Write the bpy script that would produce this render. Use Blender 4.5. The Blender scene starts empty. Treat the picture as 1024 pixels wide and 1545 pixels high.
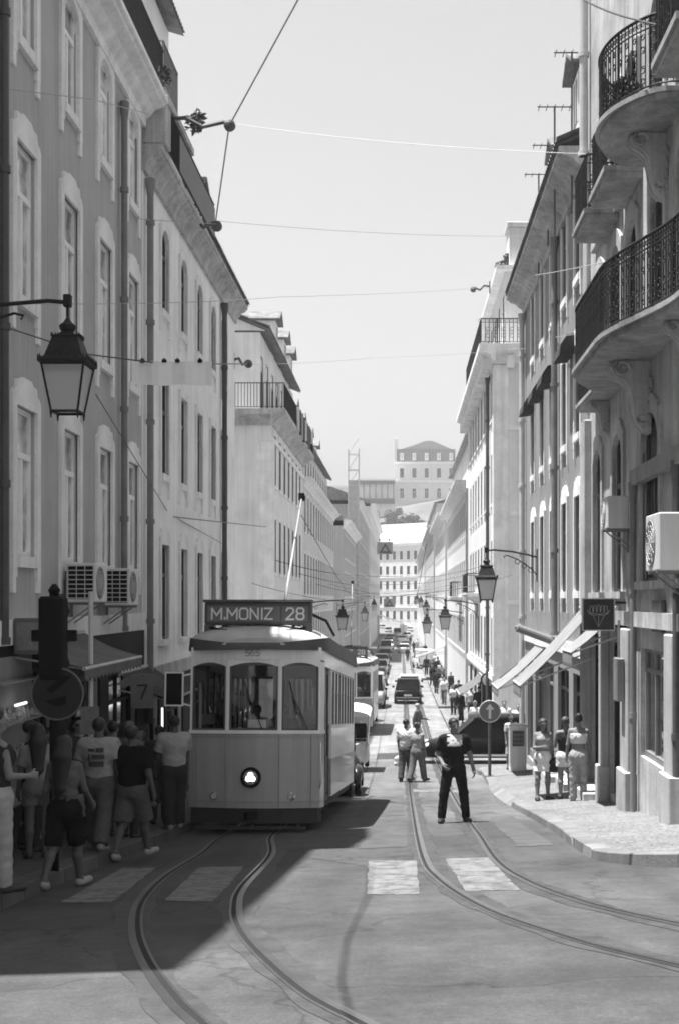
import bpy, math, random
import numpy as np
from mathutils import Vector, Matrix
random.seed(7)
R = math.radians
SC = bpy.context.scene
COL = SC.collection
CAMZ = 8.6
# ---------------------------------------------------------------- ground
PROF = [(-40, -1.2), (-10, .55), (0, 1.45), (7.5, 2.27), (13.5, 2.95), (19.75, 3.6), (22.9, 3.95), (30, 4.6), (37.8, 5.17),
        (46, 5.65), (60, 6.2), (88, 6.85), (155, 7.7), (200, 8.2), (400, 8.6), (2000, 8.6)]
PY = [p[0] for p in PROF]
PD = [p[1] for p in PROF]
def _slopes():
    n = len(PY); s = []
    for i in range(n):
        a = max(i - 1, 0); b = min(i + 1, n - 1)
        s.append((PD[b] - PD[a]) / (PY[b] - PY[a]))
    return s
PS = _slopes()
def base_d(y):
    if y <= PY[0]: return PD[0]
    if y >= PY[-1]: return PD[-1]
    i = 0
    while PY[i + 1] < y: i += 1
    h = PY[i + 1] - PY[i]; t = (y - PY[i]) / h
    t2 = t * t; t3 = t2 * t
    return (2*t3 - 3*t2 + 1) * PD[i] + (t3 - 2*t2 + t) * h * PS[i] + (-2*t3 + 3*t2) * PD[i+1] + (t3 - t2) * h * PS[i+1]
def gz(x, y):
    k = 1 - min(max((y - 30) / 15, 0), 1)
    return CAMZ - base_d(y) + .03 * max(-6, min(6, x)) * k
def at(px, py):
    """point of the road that the photograph shows at (px, py)"""
    t = (py - 905) / 2000; u = (px - 605) / 2000
    lo, hi = 3., 600.
    for _ in range(60):
        m = (lo + hi) / 2
        if CAMZ - gz(u * m, m) > t * m: lo = m
        else: hi = m
    return u * lo, lo
def atp(px, py):
    """point of the pavement seen at (px, py)"""
    t = (py - 905) / 2000; u = (px - 605) / 2000; lo, hi = 3., 600.
    for _ in range(60):
        m = (lo + hi) / 2
        if CAMZ - pavz(u * m, m) > t * m: lo = m
        else: hi = m
    return u * lo, lo
XL, XR = -5.4, 4.0            # the two street walls
KL, KR = -3.75, 2.3           # the two kerbs
def pavz(x, y):
    if x < KL: return gz(x, y) + .16 + .02 * (KL - x)
    if x > KR: return gz(x, y) + .12 + .05 * (min(x, 5) - KR)
    return gz(x, y)
# ---------------------------------------------------------------- materials
MATS = {}
def nt_of(name):
    m = bpy.data.materials.new(name); m.use_nodes = True
    nt = m.node_tree; b = nt.nodes['Principled BSDF']
    return m, nt, b
def N(nt, t, **kw):
    n = nt.nodes.new(t)
    for k, v in kw.items():
        if k in n.inputs.keys(): n.inputs[k].default_value = v
        else: setattr(n, k, v)
    return n
def mapr(nt, src, a, b, c, d):
    n = N(nt, 'ShaderNodeMapRange'); n.inputs[1].default_value = a; n.inputs[2].default_value = b
    n.inputs[3].default_value = c; n.inputs[4].default_value = d
    nt.links.new(src, n.inputs[0]); return n.outputs[0]
def mth(nt, op, a, b):
    n = N(nt, 'ShaderNodeMath', operation=op)
    for i, v in enumerate((a, b)):
        if isinstance(v, (int, float)): n.inputs[i].default_value = v
        else: nt.links.new(v, n.inputs[i])
    return n.outputs[0]
def noise(nt, co, scale, detail=4, rough=.6):
    n = N(nt, 'ShaderNodeTexNoise', Scale=scale, Detail=detail, Roughness=rough)
    nt.links.new(co, n.inputs['Vector']); return n.outputs['Fac']
def scaled(nt, co, v):
    n = N(nt, 'ShaderNodeMapping'); n.inputs['Scale'].default_value = v
    nt.links.new(co, n.inputs['Vector']); return n.outputs[0]
def mat(name, v, rough=.8, var=.12, scale=1.5, fine=40, bump=0., streak=0., metal=0., spec=.4, stain=0., coat=0.):
    """grey paint, plaster, stone, metal or cloth: broad and fine noise, run-off streaks, blotches"""
    if name in MATS: return MATS[name]
    m, nt, b = nt_of(name)
    co = N(nt, 'ShaderNodeTexCoord').outputs['Object']
    x = mapr(nt, noise(nt, co, scale), .3, .7, v * (1 - var), v * (1 + var))
    f = noise(nt, co, fine, 3)
    x = mth(nt, 'MULTIPLY', x, mapr(nt, f, .3, .7, 1 - var * .5, 1 + var * .5))
    if streak:
        s = noise(nt, scaled(nt, co, (3.5, 3.5, .16)), 1.2, 5, .7)
        x = mth(nt, 'MULTIPLY', x, mapr(nt, s, .42, .75, 1, 1 - streak))
    if stain:
        s = noise(nt, co, .55, 8, .72)
        x = mth(nt, 'MULTIPLY', x, mapr(nt, s, .5, .72, 1, 1 - stain))
    nt.links.new(x, b.inputs['Base Color'])
    b.inputs['Roughness'].default_value = rough; b.inputs['Metallic'].default_value = metal
    b.inputs['Specular IOR Level'].default_value = spec
    if coat: b.inputs['Coat Weight'].default_value = coat; b.inputs['Coat Roughness'].default_value = .06
    if bump:
        bn = N(nt, 'ShaderNodeBump', Strength=bump, Distance=.02)
        nt.links.new(f, bn.inputs['Height']); nt.links.new(bn.outputs[0], b.inputs['Normal'])
    MATS[name] = m
    return m
def glass_dark(name, v=.02, rough=.04, spec=.6, wob=.02):
    if name in MATS: return MATS[name]
    m, nt, b = nt_of(name)
    co = N(nt, 'ShaderNodeTexCoord').outputs['Object']
    oi = N(nt, 'ShaderNodeObjectInfo').outputs['Random']
    x = mth(nt, 'MULTIPLY', mapr(nt, noise(nt, co, 2.2, 2), .35, .65, .5, 1.6), v)
    x = mth(nt, 'MULTIPLY', x, mapr(nt, oi, 0, 1, .4, 1.8))
    nt.links.new(x, b.inputs['Base Color'])
    b.inputs['Roughness'].default_value = rough; b.inputs['Specular IOR Level'].default_value = spec
    b.inputs['IOR'].default_value = 1.52
    bn = N(nt, 'ShaderNodeBump', Strength=wob, Distance=.05)
    nt.links.new(noise(nt, co, 1.6, 1), bn.inputs['Height']); nt.links.new(bn.outputs[0], b.inputs['Normal'])
    MATS[name] = m; return m
def glass_clear(name, tint=.75):
    if name in MATS: return MATS[name]
    m, nt, b = nt_of(name)
    out = nt.nodes['Material Output']
    tr = N(nt, 'ShaderNodeBsdfTransparent', Color=(tint, tint, tint, 1))
    gl = N(nt, 'ShaderNodeBsdfGlossy', Roughness=.03)
    fr = N(nt, 'ShaderNodeFresnel', IOR=1.5)
    mx = N(nt, 'ShaderNodeMixShader')
    nt.links.new(mth(nt, 'MULTIPLY', fr.outputs[0], 1.7), mx.inputs[0]); nt.links.new(tr.outputs[0], mx.inputs[1]); nt.links.new(gl.outputs[0], mx.inputs[2])
    nt.links.new(mx.outputs[0], out.inputs[0]); MATS[name] = m; return m
def frosted(name, v=.6):
    if name in MATS: return MATS[name]
    m, nt, b = nt_of(name)
    b.inputs['Base Color'].default_value = (v, v, v, 1); b.inputs['Roughness'].default_value = .35
    b.inputs['Transmission Weight'].default_value = .55
    MATS[name] = m; return m
def emit(name, s, v=1.):
    if name in MATS: return MATS[name]
    m, nt, b = nt_of(name)
    b.inputs['Base Color'].default_value = (.8, .8, .8, 1)
    b.inputs['Emission Color'].default_value = (v, v, v, 1); b.inputs['Emission Strength'].default_value = s
    MATS[name] = m; return m
def asphalt(name):
    m, nt, b = nt_of(name)
    co = N(nt, 'ShaderNodeTexCoord').outputs['Object']
    big = mapr(nt, noise(nt, co, .35, 5, .65), .32, .68, .04, .083)
    long_ = mapr(nt, noise(nt, scaled(nt, co, (1.2, .09, 1)), 1.5, 4), .35, .68, 1.12, .82)
    fine = noise(nt, co, 70, 3, .7)
    mid = mapr(nt, noise(nt, co, 3.3, 8, .75), .3, .7, .78, 1.2)
    x = mth(nt, 'MULTIPLY', mth(nt, 'MULTIPLY', big, long_), mth(nt, 'MULTIPLY', mid, mth(nt, 'MULTIPLY', mapr(nt, fine, .25, .75, .66, 1.36), mapr(nt, noise(nt, co, 24, 4, .75), .3, .7, .82, 1.2))))
    cr = N(nt, 'ShaderNodeTexVoronoi', feature='DISTANCE_TO_EDGE', Scale=.33)
    dist = N(nt, 'ShaderNodeMapping'); nt.links.new(co, dist.inputs[0])
    w = N(nt, 'ShaderNodeVectorMath', operation='ADD'); nn = N(nt, 'ShaderNodeTexNoise', Scale=1.3, Detail=5)
    nt.links.new(co, nn.inputs['Vector']); nt.links.new(co, w.inputs[0]); nt.links.new(nn.outputs['Color'], w.inputs[1])
    nt.links.new(w.outputs[0], cr.inputs['Vector'])
    crack = mapr(nt, cr.outputs['Distance'], .002, .009, .68, 1)
    x = mth(nt, 'MULTIPLY', x, crack)
    # road lightens with distance: haze and bounced light put into its colour
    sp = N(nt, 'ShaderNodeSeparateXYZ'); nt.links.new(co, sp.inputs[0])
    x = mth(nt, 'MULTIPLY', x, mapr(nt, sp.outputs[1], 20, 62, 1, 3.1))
    nt.links.new(x, b.inputs['Base Color']); b.inputs['Roughness'].default_value = .82; b.inputs['Specular IOR Level'].default_value = .3
    bn = N(nt, 'ShaderNodeBump', Strength=.35, Distance=.01)
    nt.links.new(fine, bn.inputs['Height']); nt.links.new(bn.outputs[0], b.inputs['Normal'])
    return m
def cobble(name, v, sc=11.):
    m, nt, b = nt_of(name)
    co = N(nt, 'ShaderNodeTexCoord').outputs['Object']
    vo = N(nt, 'ShaderNodeTexVoronoi', feature='DISTANCE_TO_EDGE', Scale=sc); nt.links.new(co, vo.inputs['Vector'])
    vc = N(nt, 'ShaderNodeTexVoronoi', Scale=sc); nt.links.new(co, vc.inputs['Vector'])
    sep = N(nt, 'ShaderNodeSeparateColor'); nt.links.new(vc.outputs['Color'], sep.inputs[0])
    x = mapr(nt, sep.outputs[0], 0, 1, v * .78, v * 1.18)
    x = mth(nt, 'MULTIPLY', x, mapr(nt, vo.outputs['Distance'], .01, .07, .45, 1))
    x = mth(nt, 'MULTIPLY', x, mapr(nt, noise(nt, co, .8, 6, .7), .32, .7, 1.12, .74))
    nt.links.new(x, b.inputs['Base Color']); b.inputs['Roughness'].default_value = .7
    bn = N(nt, 'ShaderNodeBump', Strength=.6, Distance=.015)
    nt.links.new(mapr(nt, vo.outputs['Distance'], 0, .12, 0, 1), bn.inputs['Height']); nt.links.new(bn.outputs[0], b.inputs['Normal'])
    return m
def worn_paint(name):
    m, nt, b = nt_of(name)
    co = N(nt, 'ShaderNodeTexCoord').outputs['Object']
    n1 = noise(nt, co, 5, 8, .75); n2 = noise(nt, co, 60, 3, .7)
    s = mth(nt, 'ADD', mth(nt, 'MULTIPLY', n1, .8), mth(nt, 'MULTIPLY', n2, .3))
    x = mapr(nt, s, .5, .64, .175, .06)
    nt.links.new(x, b.inputs['Base Color']); b.inputs['Roughness'].default_value = .75
    return m
# ---------------------------------------------------------------- mesh builder
class MB:
    def __init__(s): s.v = []; s.f = []; s.mi = []; s.cur = 0
    def add(s, vs, fs):
        o = len(s.v); s.v += [tuple(p) for p in vs]
        for f in fs: s.f.append(tuple(i + o for i in f)); s.mi.append(s.cur)
        return s
    def box(s, x0, x1, y0, y1, z0, z1):
        if x0 > x1: x0, x1 = x1, x0
        if y0 > y1: y0, y1 = y1, y0
        if z0 > z1: z0, z1 = z1, z0
        return s.add([(x0,y0,z0),(x1,y0,z0),(x1,y1,z0),(x0,y1,z0),(x0,y0,z1),(x1,y0,z1),(x1,y1,z1),(x0,y1,z1)],
                     [(0,3,2,1),(4,5,6,7),(0,1,5,4),(1,2,6,5),(2,3,7,6),(3,0,4,7)])
    def bbox(s, x0, x1, y0, y1, z0, z1, b=.01):
        """box with chamfered edges"""
        xs = (x0, x0+b, x1-b, x1); ys = (y0, y0+b, y1-b, y1); zs = (z0, z0+b, z1-b, z1)
        P = {}
        vs = []
        def vid(i, j, k):
            if (i,j,k) not in P: P[(i,j,k)] = len(vs); vs.append((xs[i], ys[j], zs[k]))
            return P[(i,j,k)]
        fs = []
        for a, q in ((0, 0), (3, 1)):
            for kind in range(3):
                pts = [(1,1),(2,1),(2,2),(1,2)]
                l = [vid(*((a,)+p if kind == 0 else (p[0],a,p[1]) if kind == 1 else p+(a,))) for p in pts]
                if (kind in (0, 2)) ^ bool(q): l = l[::-1]
                if kind == 1: l = l[::1]
                fs.append(l)
        ax = [(0, 1), (0, 2), (1, 2)]
        for (p, q) in ax:
            r = 3 - p - q
            for sp in (0, 3):
                for sq in (0, 3):
                    ip = 1 if sp == 0 else 2; iq = 1 if sq == 0 else 2
                    l = []
                    for (a, b_, c) in ((sp, iq, 1), (sp, iq, 2), (ip, sq, 2), (ip, sq, 1)):
                        t = [0, 0, 0]; t[p] = a; t[q] = b_; t[r] = c; l.append(vid(*t))
                    fs.append(l)
        for i in (0, 3):
            for j in (0, 3):
                for k in (0, 3):
                    a = 1 if i == 0 else 2; c = 1 if j == 0 else 2; d = 1 if k == 0 else 2
                    fs.append([vid(i, c, d), vid(a, j, d), vid(a, c, k)])
        return s.add(vs, fs)
    def cyl(s, p0, p1, r0, r1=None, n=10, cap=True):
        r1 = r0 if r1 is None else r1
        p0 = Vector(p0); p1 = Vector(p1); d = (p1 - p0)
        if d.length < 1e-6: return s
        q = d.to_track_quat('Z', 'Y').to_matrix()
        vs = []
        for p, r in ((p0, r0), (p1, r1)):
            for i in range(n):
                a = 2 * math.pi * i / n
                vs.append(p + q @ Vector((r * math.cos(a), r * math.sin(a), 0)))
        fs = [(i, (i+1) % n, n + (i+1) % n, n + i) for i in range(n)]
        if cap: fs += [tuple(range(n))[::-1], tuple(range(n, 2*n))]
        return s.add(vs, fs)
    def tube(s, pts, r, n=6):
        pts = [Vector(p) for p in pts]; m = len(pts); vs = []
        for i, p in enumerate(pts):
            d = (pts[min(i+1, m-1)] - pts[max(i-1, 0)]).normalized()
            up = Vector((0, 0, 1)) if abs(d.z) < .95 else Vector((0, 1, 0))
            a = d.cross(up).normalized(); b = d.cross(a)
            rr = r[i] if isinstance(r, (list, tuple)) else r
            for k in range(n):
                t = 2 * math.pi * k / n
                vs.append(p + a * math.cos(t) * rr + b * math.sin(t) * rr)
        fs = []
        for i in range(m-1):
            for k in range(n): fs.append((i*n+k, i*n+(k+1) % n, (i+1)*n+(k+1) % n, (i+1)*n+k))
        fs += [tuple(range(n))[::-1], tuple(range((m-1)*n, m*n))]
        return s.add(vs, fs)
    def lathe(s, prof, c=(0,0,0), n=16, sx=1, sy=1):
        vs = []; fs = []; m = len(prof)
        for (r, z) in prof:
            for k in range(n):
                a = 2 * math.pi * (k + .5) / n
                vs.append((c[0] + sx*r*math.cos(a), c[1] + sy*r*math.sin(a), c[2] + z))
        for i in range(m-1):
            for k in range(n): fs.append((i*n+k, i*n+(k+1) % n, (i+1)*n+(k+1) % n, (i+1)*n+k))
        fs += [tuple(range(n))[::-1], tuple(range((m-1)*n, m*n))]
        return s.add(vs, fs)
    def prism(s, pts, axis, a0, a1):
        """polygon pts in the plane across 'axis' swept from a0 to a1"""
        n = len(pts); vs = []
        for a in (a0, a1):
            for (p, q) in pts:
                vs.append((a, p, q) if axis == 'x' else (p, a, q) if axis == 'y' else (p, q, a))
        fs = [(i, (i+1) % n, n+(i+1) % n, n+i) for i in range(n)] + [tuple(range(n))[::-1], tuple(range(n, 2*n))]
        return s.add(vs, fs)
    def loft(s, rings, cap=True, closed=True):
        n = len(rings[0]); vs = [p for r in rings for p in r]; fs = []
        for i in range(len(rings)-1):
            for k in range(n if closed else n-1): fs.append((i*n+k, i*n+(k+1) % n, (i+1)*n+(k+1) % n, (i+1)*n+k))
        if cap: fs += [tuple(range(n))[::-1], tuple(range((len(rings)-1)*n, len(rings)*n))]
        return s.add(vs, fs)
    def ball(s, c, r, n=10, sx=1, sy=1, sz=1):
        pr = [(max(1e-4, math.sin(math.pi*i/(n-1)))*r, -math.cos(math.pi*i/(n-1))*r*sz) for i in range(n)]
        return s.lathe(pr, c, n+2, sx, sy)
    def ring(s, c, r, t, axis='y', n=18, m=5):
        vs = []; fs = []
        for i in range(n):
            a = 2*math.pi*i/n
            for k in range(m):
                b = 2*math.pi*k/m; rr = r + t*math.cos(b); o = t*math.sin(b)
                p, q = rr*math.cos(a), rr*math.sin(a)
                vs.append((c[0]+p, c[1]+o, c[2]+q) if axis == 'y' else (c[0]+o, c[1]+p, c[2]+q) if axis == 'x' else (c[0]+p, c[1]+q, c[2]+o))
        for i in range(n):
            for k in range(m):
                fs.append((i*m+k, i*m+(k+1) % m, ((i+1) % n)*m+(k+1) % m, ((i+1) % n)*m+k))
        return s.add(vs, fs)
    def mesh(s, name, mats, smooth=False):
        me = bpy.data.meshes.new(name); me.from_pydata(s.v, [], s.f)
        for m in (mats if isinstance(mats, (list, tuple)) else [mats]): me.materials.append(m)
        me.polygons.foreach_set('material_index', s.mi)
        me.validate(); me.update()
        import bmesh
        bm = bmesh.new(); bm.from_mesh(me); bmesh.ops.recalc_face_normals(bm, faces=bm.faces); bm.to_mesh(me); bm.free()
        if smooth is True: me.polygons.foreach_set('use_smooth', [True] * len(me.polygons))
        elif smooth: me.shade_smooth() if False else smooth_by_angle(me, smooth)
        return me
def smooth_by_angle(me, ang):
    import bmesh
    bm = bmesh.new(); bm.from_mesh(me)
    for f in bm.faces: f.smooth = True
    for e in bm.edges:
        if len(e.link_faces) == 2 and e.calc_face_angle(0) > R(ang): e.smooth = False
    bm.to_mesh(me); bm.free()
def link(name, me, parent=None, loc=(0,0,0), rotz=0, label=None):
    o = bpy.data.objects.new(name, me); COL.objects.link(o)
    o.location = loc; o.rotation_euler = (0, 0, rotz)
    if parent: o.parent = parent
    if label: o['label'] = label
    return o
def obj(name, mb, mats, parent=None, loc=(0,0,0), rotz=0, smooth=False, label=None):
    return link(name, mb.mesh(name, mats, smooth), parent, loc, rotz, label)
def thing(name, label, cat, loc=(0,0,0), rotz=0, group=None):
    o = bpy.data.objects.new(name, None); COL.objects.link(o); o.empty_display_size = .2
    o.location = loc; o.rotation_euler = (0, 0, rotz); o['label'] = label; o['category'] = cat
    if group: o['group'] = group
    return o
def tag(o, label, cat, group=None):
    o['label'] = label; o['category'] = cat
    if group: o['group'] = group
    return o
def struct(name, mb, m, smooth=False, kind='structure'):
    o = obj(name, mb, m, smooth=smooth); o['kind'] = kind; return o
def dup(o, loc=None, rotz=None, label=None, group=None, parent=None):
    c = o.copy(); COL.objects.link(c)
    if parent: c.parent = parent
    if loc is not None: c.location = loc
    if rotz is not None: c.rotation_euler = (0, 0, rotz)
    if label: c['label'] = label
    if group: c['group'] = group
    for ch in list(o.children): dup(ch, parent=c)
    return c
# ---------------------------------------------------------------- signed-distance modelling (figures, carved stone, foliage clumps)
def surface_nets(D, o, vx):
    neg = D < 0
    nx, ny, nz = D.shape
    cs = np.zeros((nx-1, ny-1, nz-1), np.int8)
    for i in (0, 1):
        for j in (0, 1):
            for k in (0, 1): cs += neg[i:nx-1+i, j:ny-1+j, k:nz-1+k]
    act = (cs > 0) & (cs < 8)
    I = np.argwhere(act)
    idx = -np.ones(act.shape, np.int64); idx[act] = np.arange(len(I))
    S = np.zeros((len(I), 3)); C = np.zeros(len(I))
    cor = [(i, j, k) for i in (0, 1) for j in (0, 1) for k in (0, 1)]
    for a in cor:
        for ax in range(3):
            if a[ax]: continue
            b = list(a); b[ax] = 1
            da = D[I[:,0]+a[0], I[:,1]+a[1], I[:,2]+a[2]]; db = D[I[:,0]+b[0], I[:,1]+b[1], I[:,2]+b[2]]
            m = (da < 0) != (db < 0)
            t = np.where(m, da / np.where(m, da - db, 1), 0)
            p = np.tile(np.array(a, float), (len(I), 1)); p[:, ax] += t
            S += p * m[:, None]; C += m
    V = (I + S / C[:, None]) * vx + o
    F = []
    for ax in range(3):
        sl0 = [slice(1, -1)] * 3; sl0[ax] = slice(0, -1)
        sl1 = [slice(1, -1)] * 3; sl1[ax] = slice(1, None)
        a = neg[tuple(sl0)]; b = neg[tuple(sl1)]
        E = np.argwhere(a != b)
        if not len(E): continue
        fl = a[tuple(E.T)]
        E = E + 1; E[:, ax] -= 1
        u, w = (ax+1) % 3, (ax+2) % 3
        q = []
        for du, dw in ((-1,-1), (0,-1), (0,0), (-1,0)):
            P = E.copy(); P[:, u] += du; P[:, w] += dw; q.append(idx[P[:,0], P[:,1], P[:,2]])
        q = np.stack(q, 1); q[~fl] = q[~fl][:, ::-1]
        F.append(q)
    return V, np.concatenate(F)
def cap(a, b, ra, rb=None, ky=1., k=.03, flat=False, kx=1.):
    return (np.array(a, float), np.array(b, float), ra, ra if rb is None else rb, ky, k, flat, kx)
def sdf_mesh(name, prims, vx, mats, cuts=(), subs=(), fold=0):
    lo = np.min([np.minimum(p[0], p[1]) - max(p[2], p[3]) * max(1, p[4], p[7]) - .05 for p in prims], 0) - vx * 2
    hi = np.max([np.maximum(p[0], p[1]) + max(p[2], p[3]) * max(1, p[4], p[7]) + .05 for p in prims], 0) + vx * 2
    n = np.ceil((hi - lo) / vx).astype(int) + 1
    D = np.full(n, .5, np.float32)
    ax = [lo[i] + np.arange(n[i]) * vx for i in range(3)]
    def ev(p):
        a, b, ra, rb, ky, k, flat, kx = p
        r = max(ra, rb) * max(1, ky, kx) + max(k, .02) + vx * 3
        i0 = np.maximum(np.floor((np.minimum(a, b) - r - lo) / vx).astype(int), 0)
        i1 = np.minimum(np.ceil((np.maximum(a, b) + r - lo) / vx).astype(int) + 1, n)
        if np.any(i1 <= i0): return None
        X, Y, Z = np.meshgrid(ax[0][i0[0]:i1[0]], ax[1][i0[1]:i1[1]], ax[2][i0[2]:i1[2]], indexing='ij')
        ba = b - a; L = float(ba @ ba)
        if L > 1e-10:
            t0 = ((X-a[0])*ba[0] + (Y-a[1])*ba[1] + (Z-a[2])*ba[2]) / L; t = np.clip(t0, 0, 1)
        else: t0 = t = np.zeros_like(X)
        vx_ = (X - a[0] - t*ba[0]) / kx; vy_ = (Y - a[1] - t*ba[1]) / ky; vz_ = Z - a[2] - t*ba[2]
        d = (np.sqrt(vx_**2 + vy_**2 + vz_**2) - (ra + (rb - ra) * t)) * min(1, ky, kx)
        if flat: d = np.maximum(d, (t0 - 1) * math.sqrt(L))
        return tuple(slice(i0[i], i1[i]) for i in range(3)), d
    for p in prims:
        e = ev(p)
        if e is None: continue
        s, d = e; c = D[s]; k = p[5]
        h = np.maximum(k - np.abs(c - d), 0) / k
        D[s] = np.minimum(c, d) - h * h * k * .25
    for p in subs:
        e = ev(p)
        if e is None: continue
        s, d = e; D[s] = np.maximum(D[s], -d)
    if fold:        # creases of cloth: slanting waves that run into each other
        X, Y, Z = ax[0][:,None,None], ax[1][None,:,None], ax[2][None,None,:]
        D = D + fold * (np.sin(29*Z + 31*X + 12*Y + 2.6*np.sin(13*Z + 23*X)) * .6 + np.sin(61*Z - 33*X + 14*Y + 1.7*np.sin(19*X - 7*Z)) * .4)
    for (pt, nn) in cuts:
        D = np.maximum(D, ((ax[0]-pt[0])*nn[0])[:,None,None] + ((ax[1]-pt[1])*nn[1])[None,:,None] + ((ax[2]-pt[2])*nn[2])[None,None,:])
    D[0] = D[-1] = .5; D[:,0] = D[:,-1] = .5; D[:,:,0] = D[:,:,-1] = .5
    V, F = surface_nets(D, lo, vx)
    me = bpy.data.meshes.new(name); me.from_pydata(V.tolist(), [], F.tolist())
    for m in (mats if isinstance(mats, (list, tuple)) else [mats]): me.materials.append(m)
    me.update(); me.polygons.foreach_set('use_smooth', [True] * len(me.polygons))
    return me
GLYPH = {'M': [[(0,0),(0,1),(.45,.35),(.9,1),(.9,0)]], 'O': [[(.15,0),(.6,0),(.75,.18),(.75,.82),(.6,1),(.15,1),(0,.82),(0,.18),(.15,0)]], 'N': [[(0,0),(0,1),(.72,0),(.72,1)]], 'I': [[(.1,0),(.1,1)]],
  'Z': [[(0,1),(.7,1),(0,0),(.7,0)]], '.': [[(.05,0),(.05,.14)]], '2': [[(0,.8),(.12,1),(.5,1),(.62,.85),(.62,.65),(0,0),(.65,0)]], '8': [[(.12,.52),(.02,.66),(.02,.86),(.14,1),(.5,1),(.62,.86),(.62,.66),(.5,.52),(.12,.52),(0,.36),(0,.14),(.14,0),(.5,0),(.64,.14),(.64,.36),(.5,.52)]],
  '5': [[(.6,1),(.06,1),(.02,.55),(.45,.58),(.62,.4),(.6,.14),(.45,0),(.1,0),(0,.12)]], '6': [[(.55,.9),(.4,1),(.15,.95),(0,.6),(0,.16),(.14,0),(.48,0),(.62,.16),(.62,.4),(.48,.55),(.14,.55),(0,.4)]], '7': [[(0,1),(.65,1),(.25,0)]]}
def text_mesh(name, s, size, m, depth=.004, bold=.0):
    """block lettering built from strokes; stands up and reads from -y, centred"""
    b = MB(); x = 0; w = .15 + bold; gap = .26; h = size; tot = 0
    for ch in s: tot += max(p[0] for l in GLYPH[ch] for p in l) + gap
    tot -= gap; x = -tot/2; j = 0
    for ch in s:
        for l in GLYPH[ch]:
            for (p, q) in zip(l[:-1], l[1:]):
                p = Vector(p); q = Vector(q); d = (q-p).normalized(); n = Vector((-d.y, d.x))*w/2; e = d*w*.42; j += 1; dp = depth*(1 + .05*(j % 5))
                b.prism([((x + c.x)*h, (c.y - .5)*h) for c in (p - e - n, q + e - n, q + e + n, p - e + n)], 'y', -dp, 0)
        x += max(p[0] for l in GLYPH[ch] for p in l) + gap
    return b.mesh(name, m)
# ================================================================ building kit
PL_GREY = mat('grey_plaster', .44, .9, .1, .8, 30, .12, streak=.22, stain=.12)
PL_GREY2 = mat('pale_grey_plaster', .27, .9, .1, .7, 30, .12, streak=.2, stain=.12)
PL_WHITE = mat('weathered_white_plaster', .92, .9, .07, .6, 25, .12, streak=.22, stain=.2)
PL_PALE = mat('pale_plaster', .66, .9, .08, .5, 25, .1, streak=.22, stain=.15)
PL_CREAM = mat('cream_plaster', .78, .9, .08, .5, 25, .1, streak=.2, stain=.14)
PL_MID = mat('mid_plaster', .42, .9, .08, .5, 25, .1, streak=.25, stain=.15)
STONE = mat('pale_limestone', .84, .8, .12, 1.6, 20, .2, streak=.22, stain=.12)
STONE_D = mat('dark_limestone', .3, .8, .2, 1.2, 18, .25, streak=.35, stain=.3)
STONE_M = mat('worn_limestone', .5, .8, .2, 1.3, 18, .25, streak=.5, stain=.5)
WOODW = mat('white_window_paint', .85, .5, .06, 4, 50)
WOODD = mat('dark_window_paint', .06, .5, .1, 4, 50)
IRON = mat('black_iron', .018, .6, .3, 6, 60, .1, spec=.2)
IRON_G = mat('grey_iron', .09, .6, .3, 6, 60, .1)
ZINC = mat('grey_zinc', .2, .5, .2, 2, 40, .1)
ZINC_L = mat('pale_zinc', .5, .5, .15, 2, 40, .1)
ZINC_DK = mat('dark_zinc', .07, .5, .2, 2, 40, .1)
TILE = mat('old_roof_tile', .2, .9, .35, 2.5, 14, .3, stain=.3)
PANE = glass_dark('window_glass', .03)
PANE_REFL = glass_dark('reflection_toned_glass', .42, .04, .9)  # pale base imitates the reflection of the sunlit house opposite
PANE_B = glass_dark('dim_shop_glass', .012, .06)
CURT = mat('net_curtain', .5, .9, .2, 8, 40)
DOORM = mat('dark_door_paint', .025, .6, .2, 3, 40, spec=.2)
_wm = {}
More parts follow.
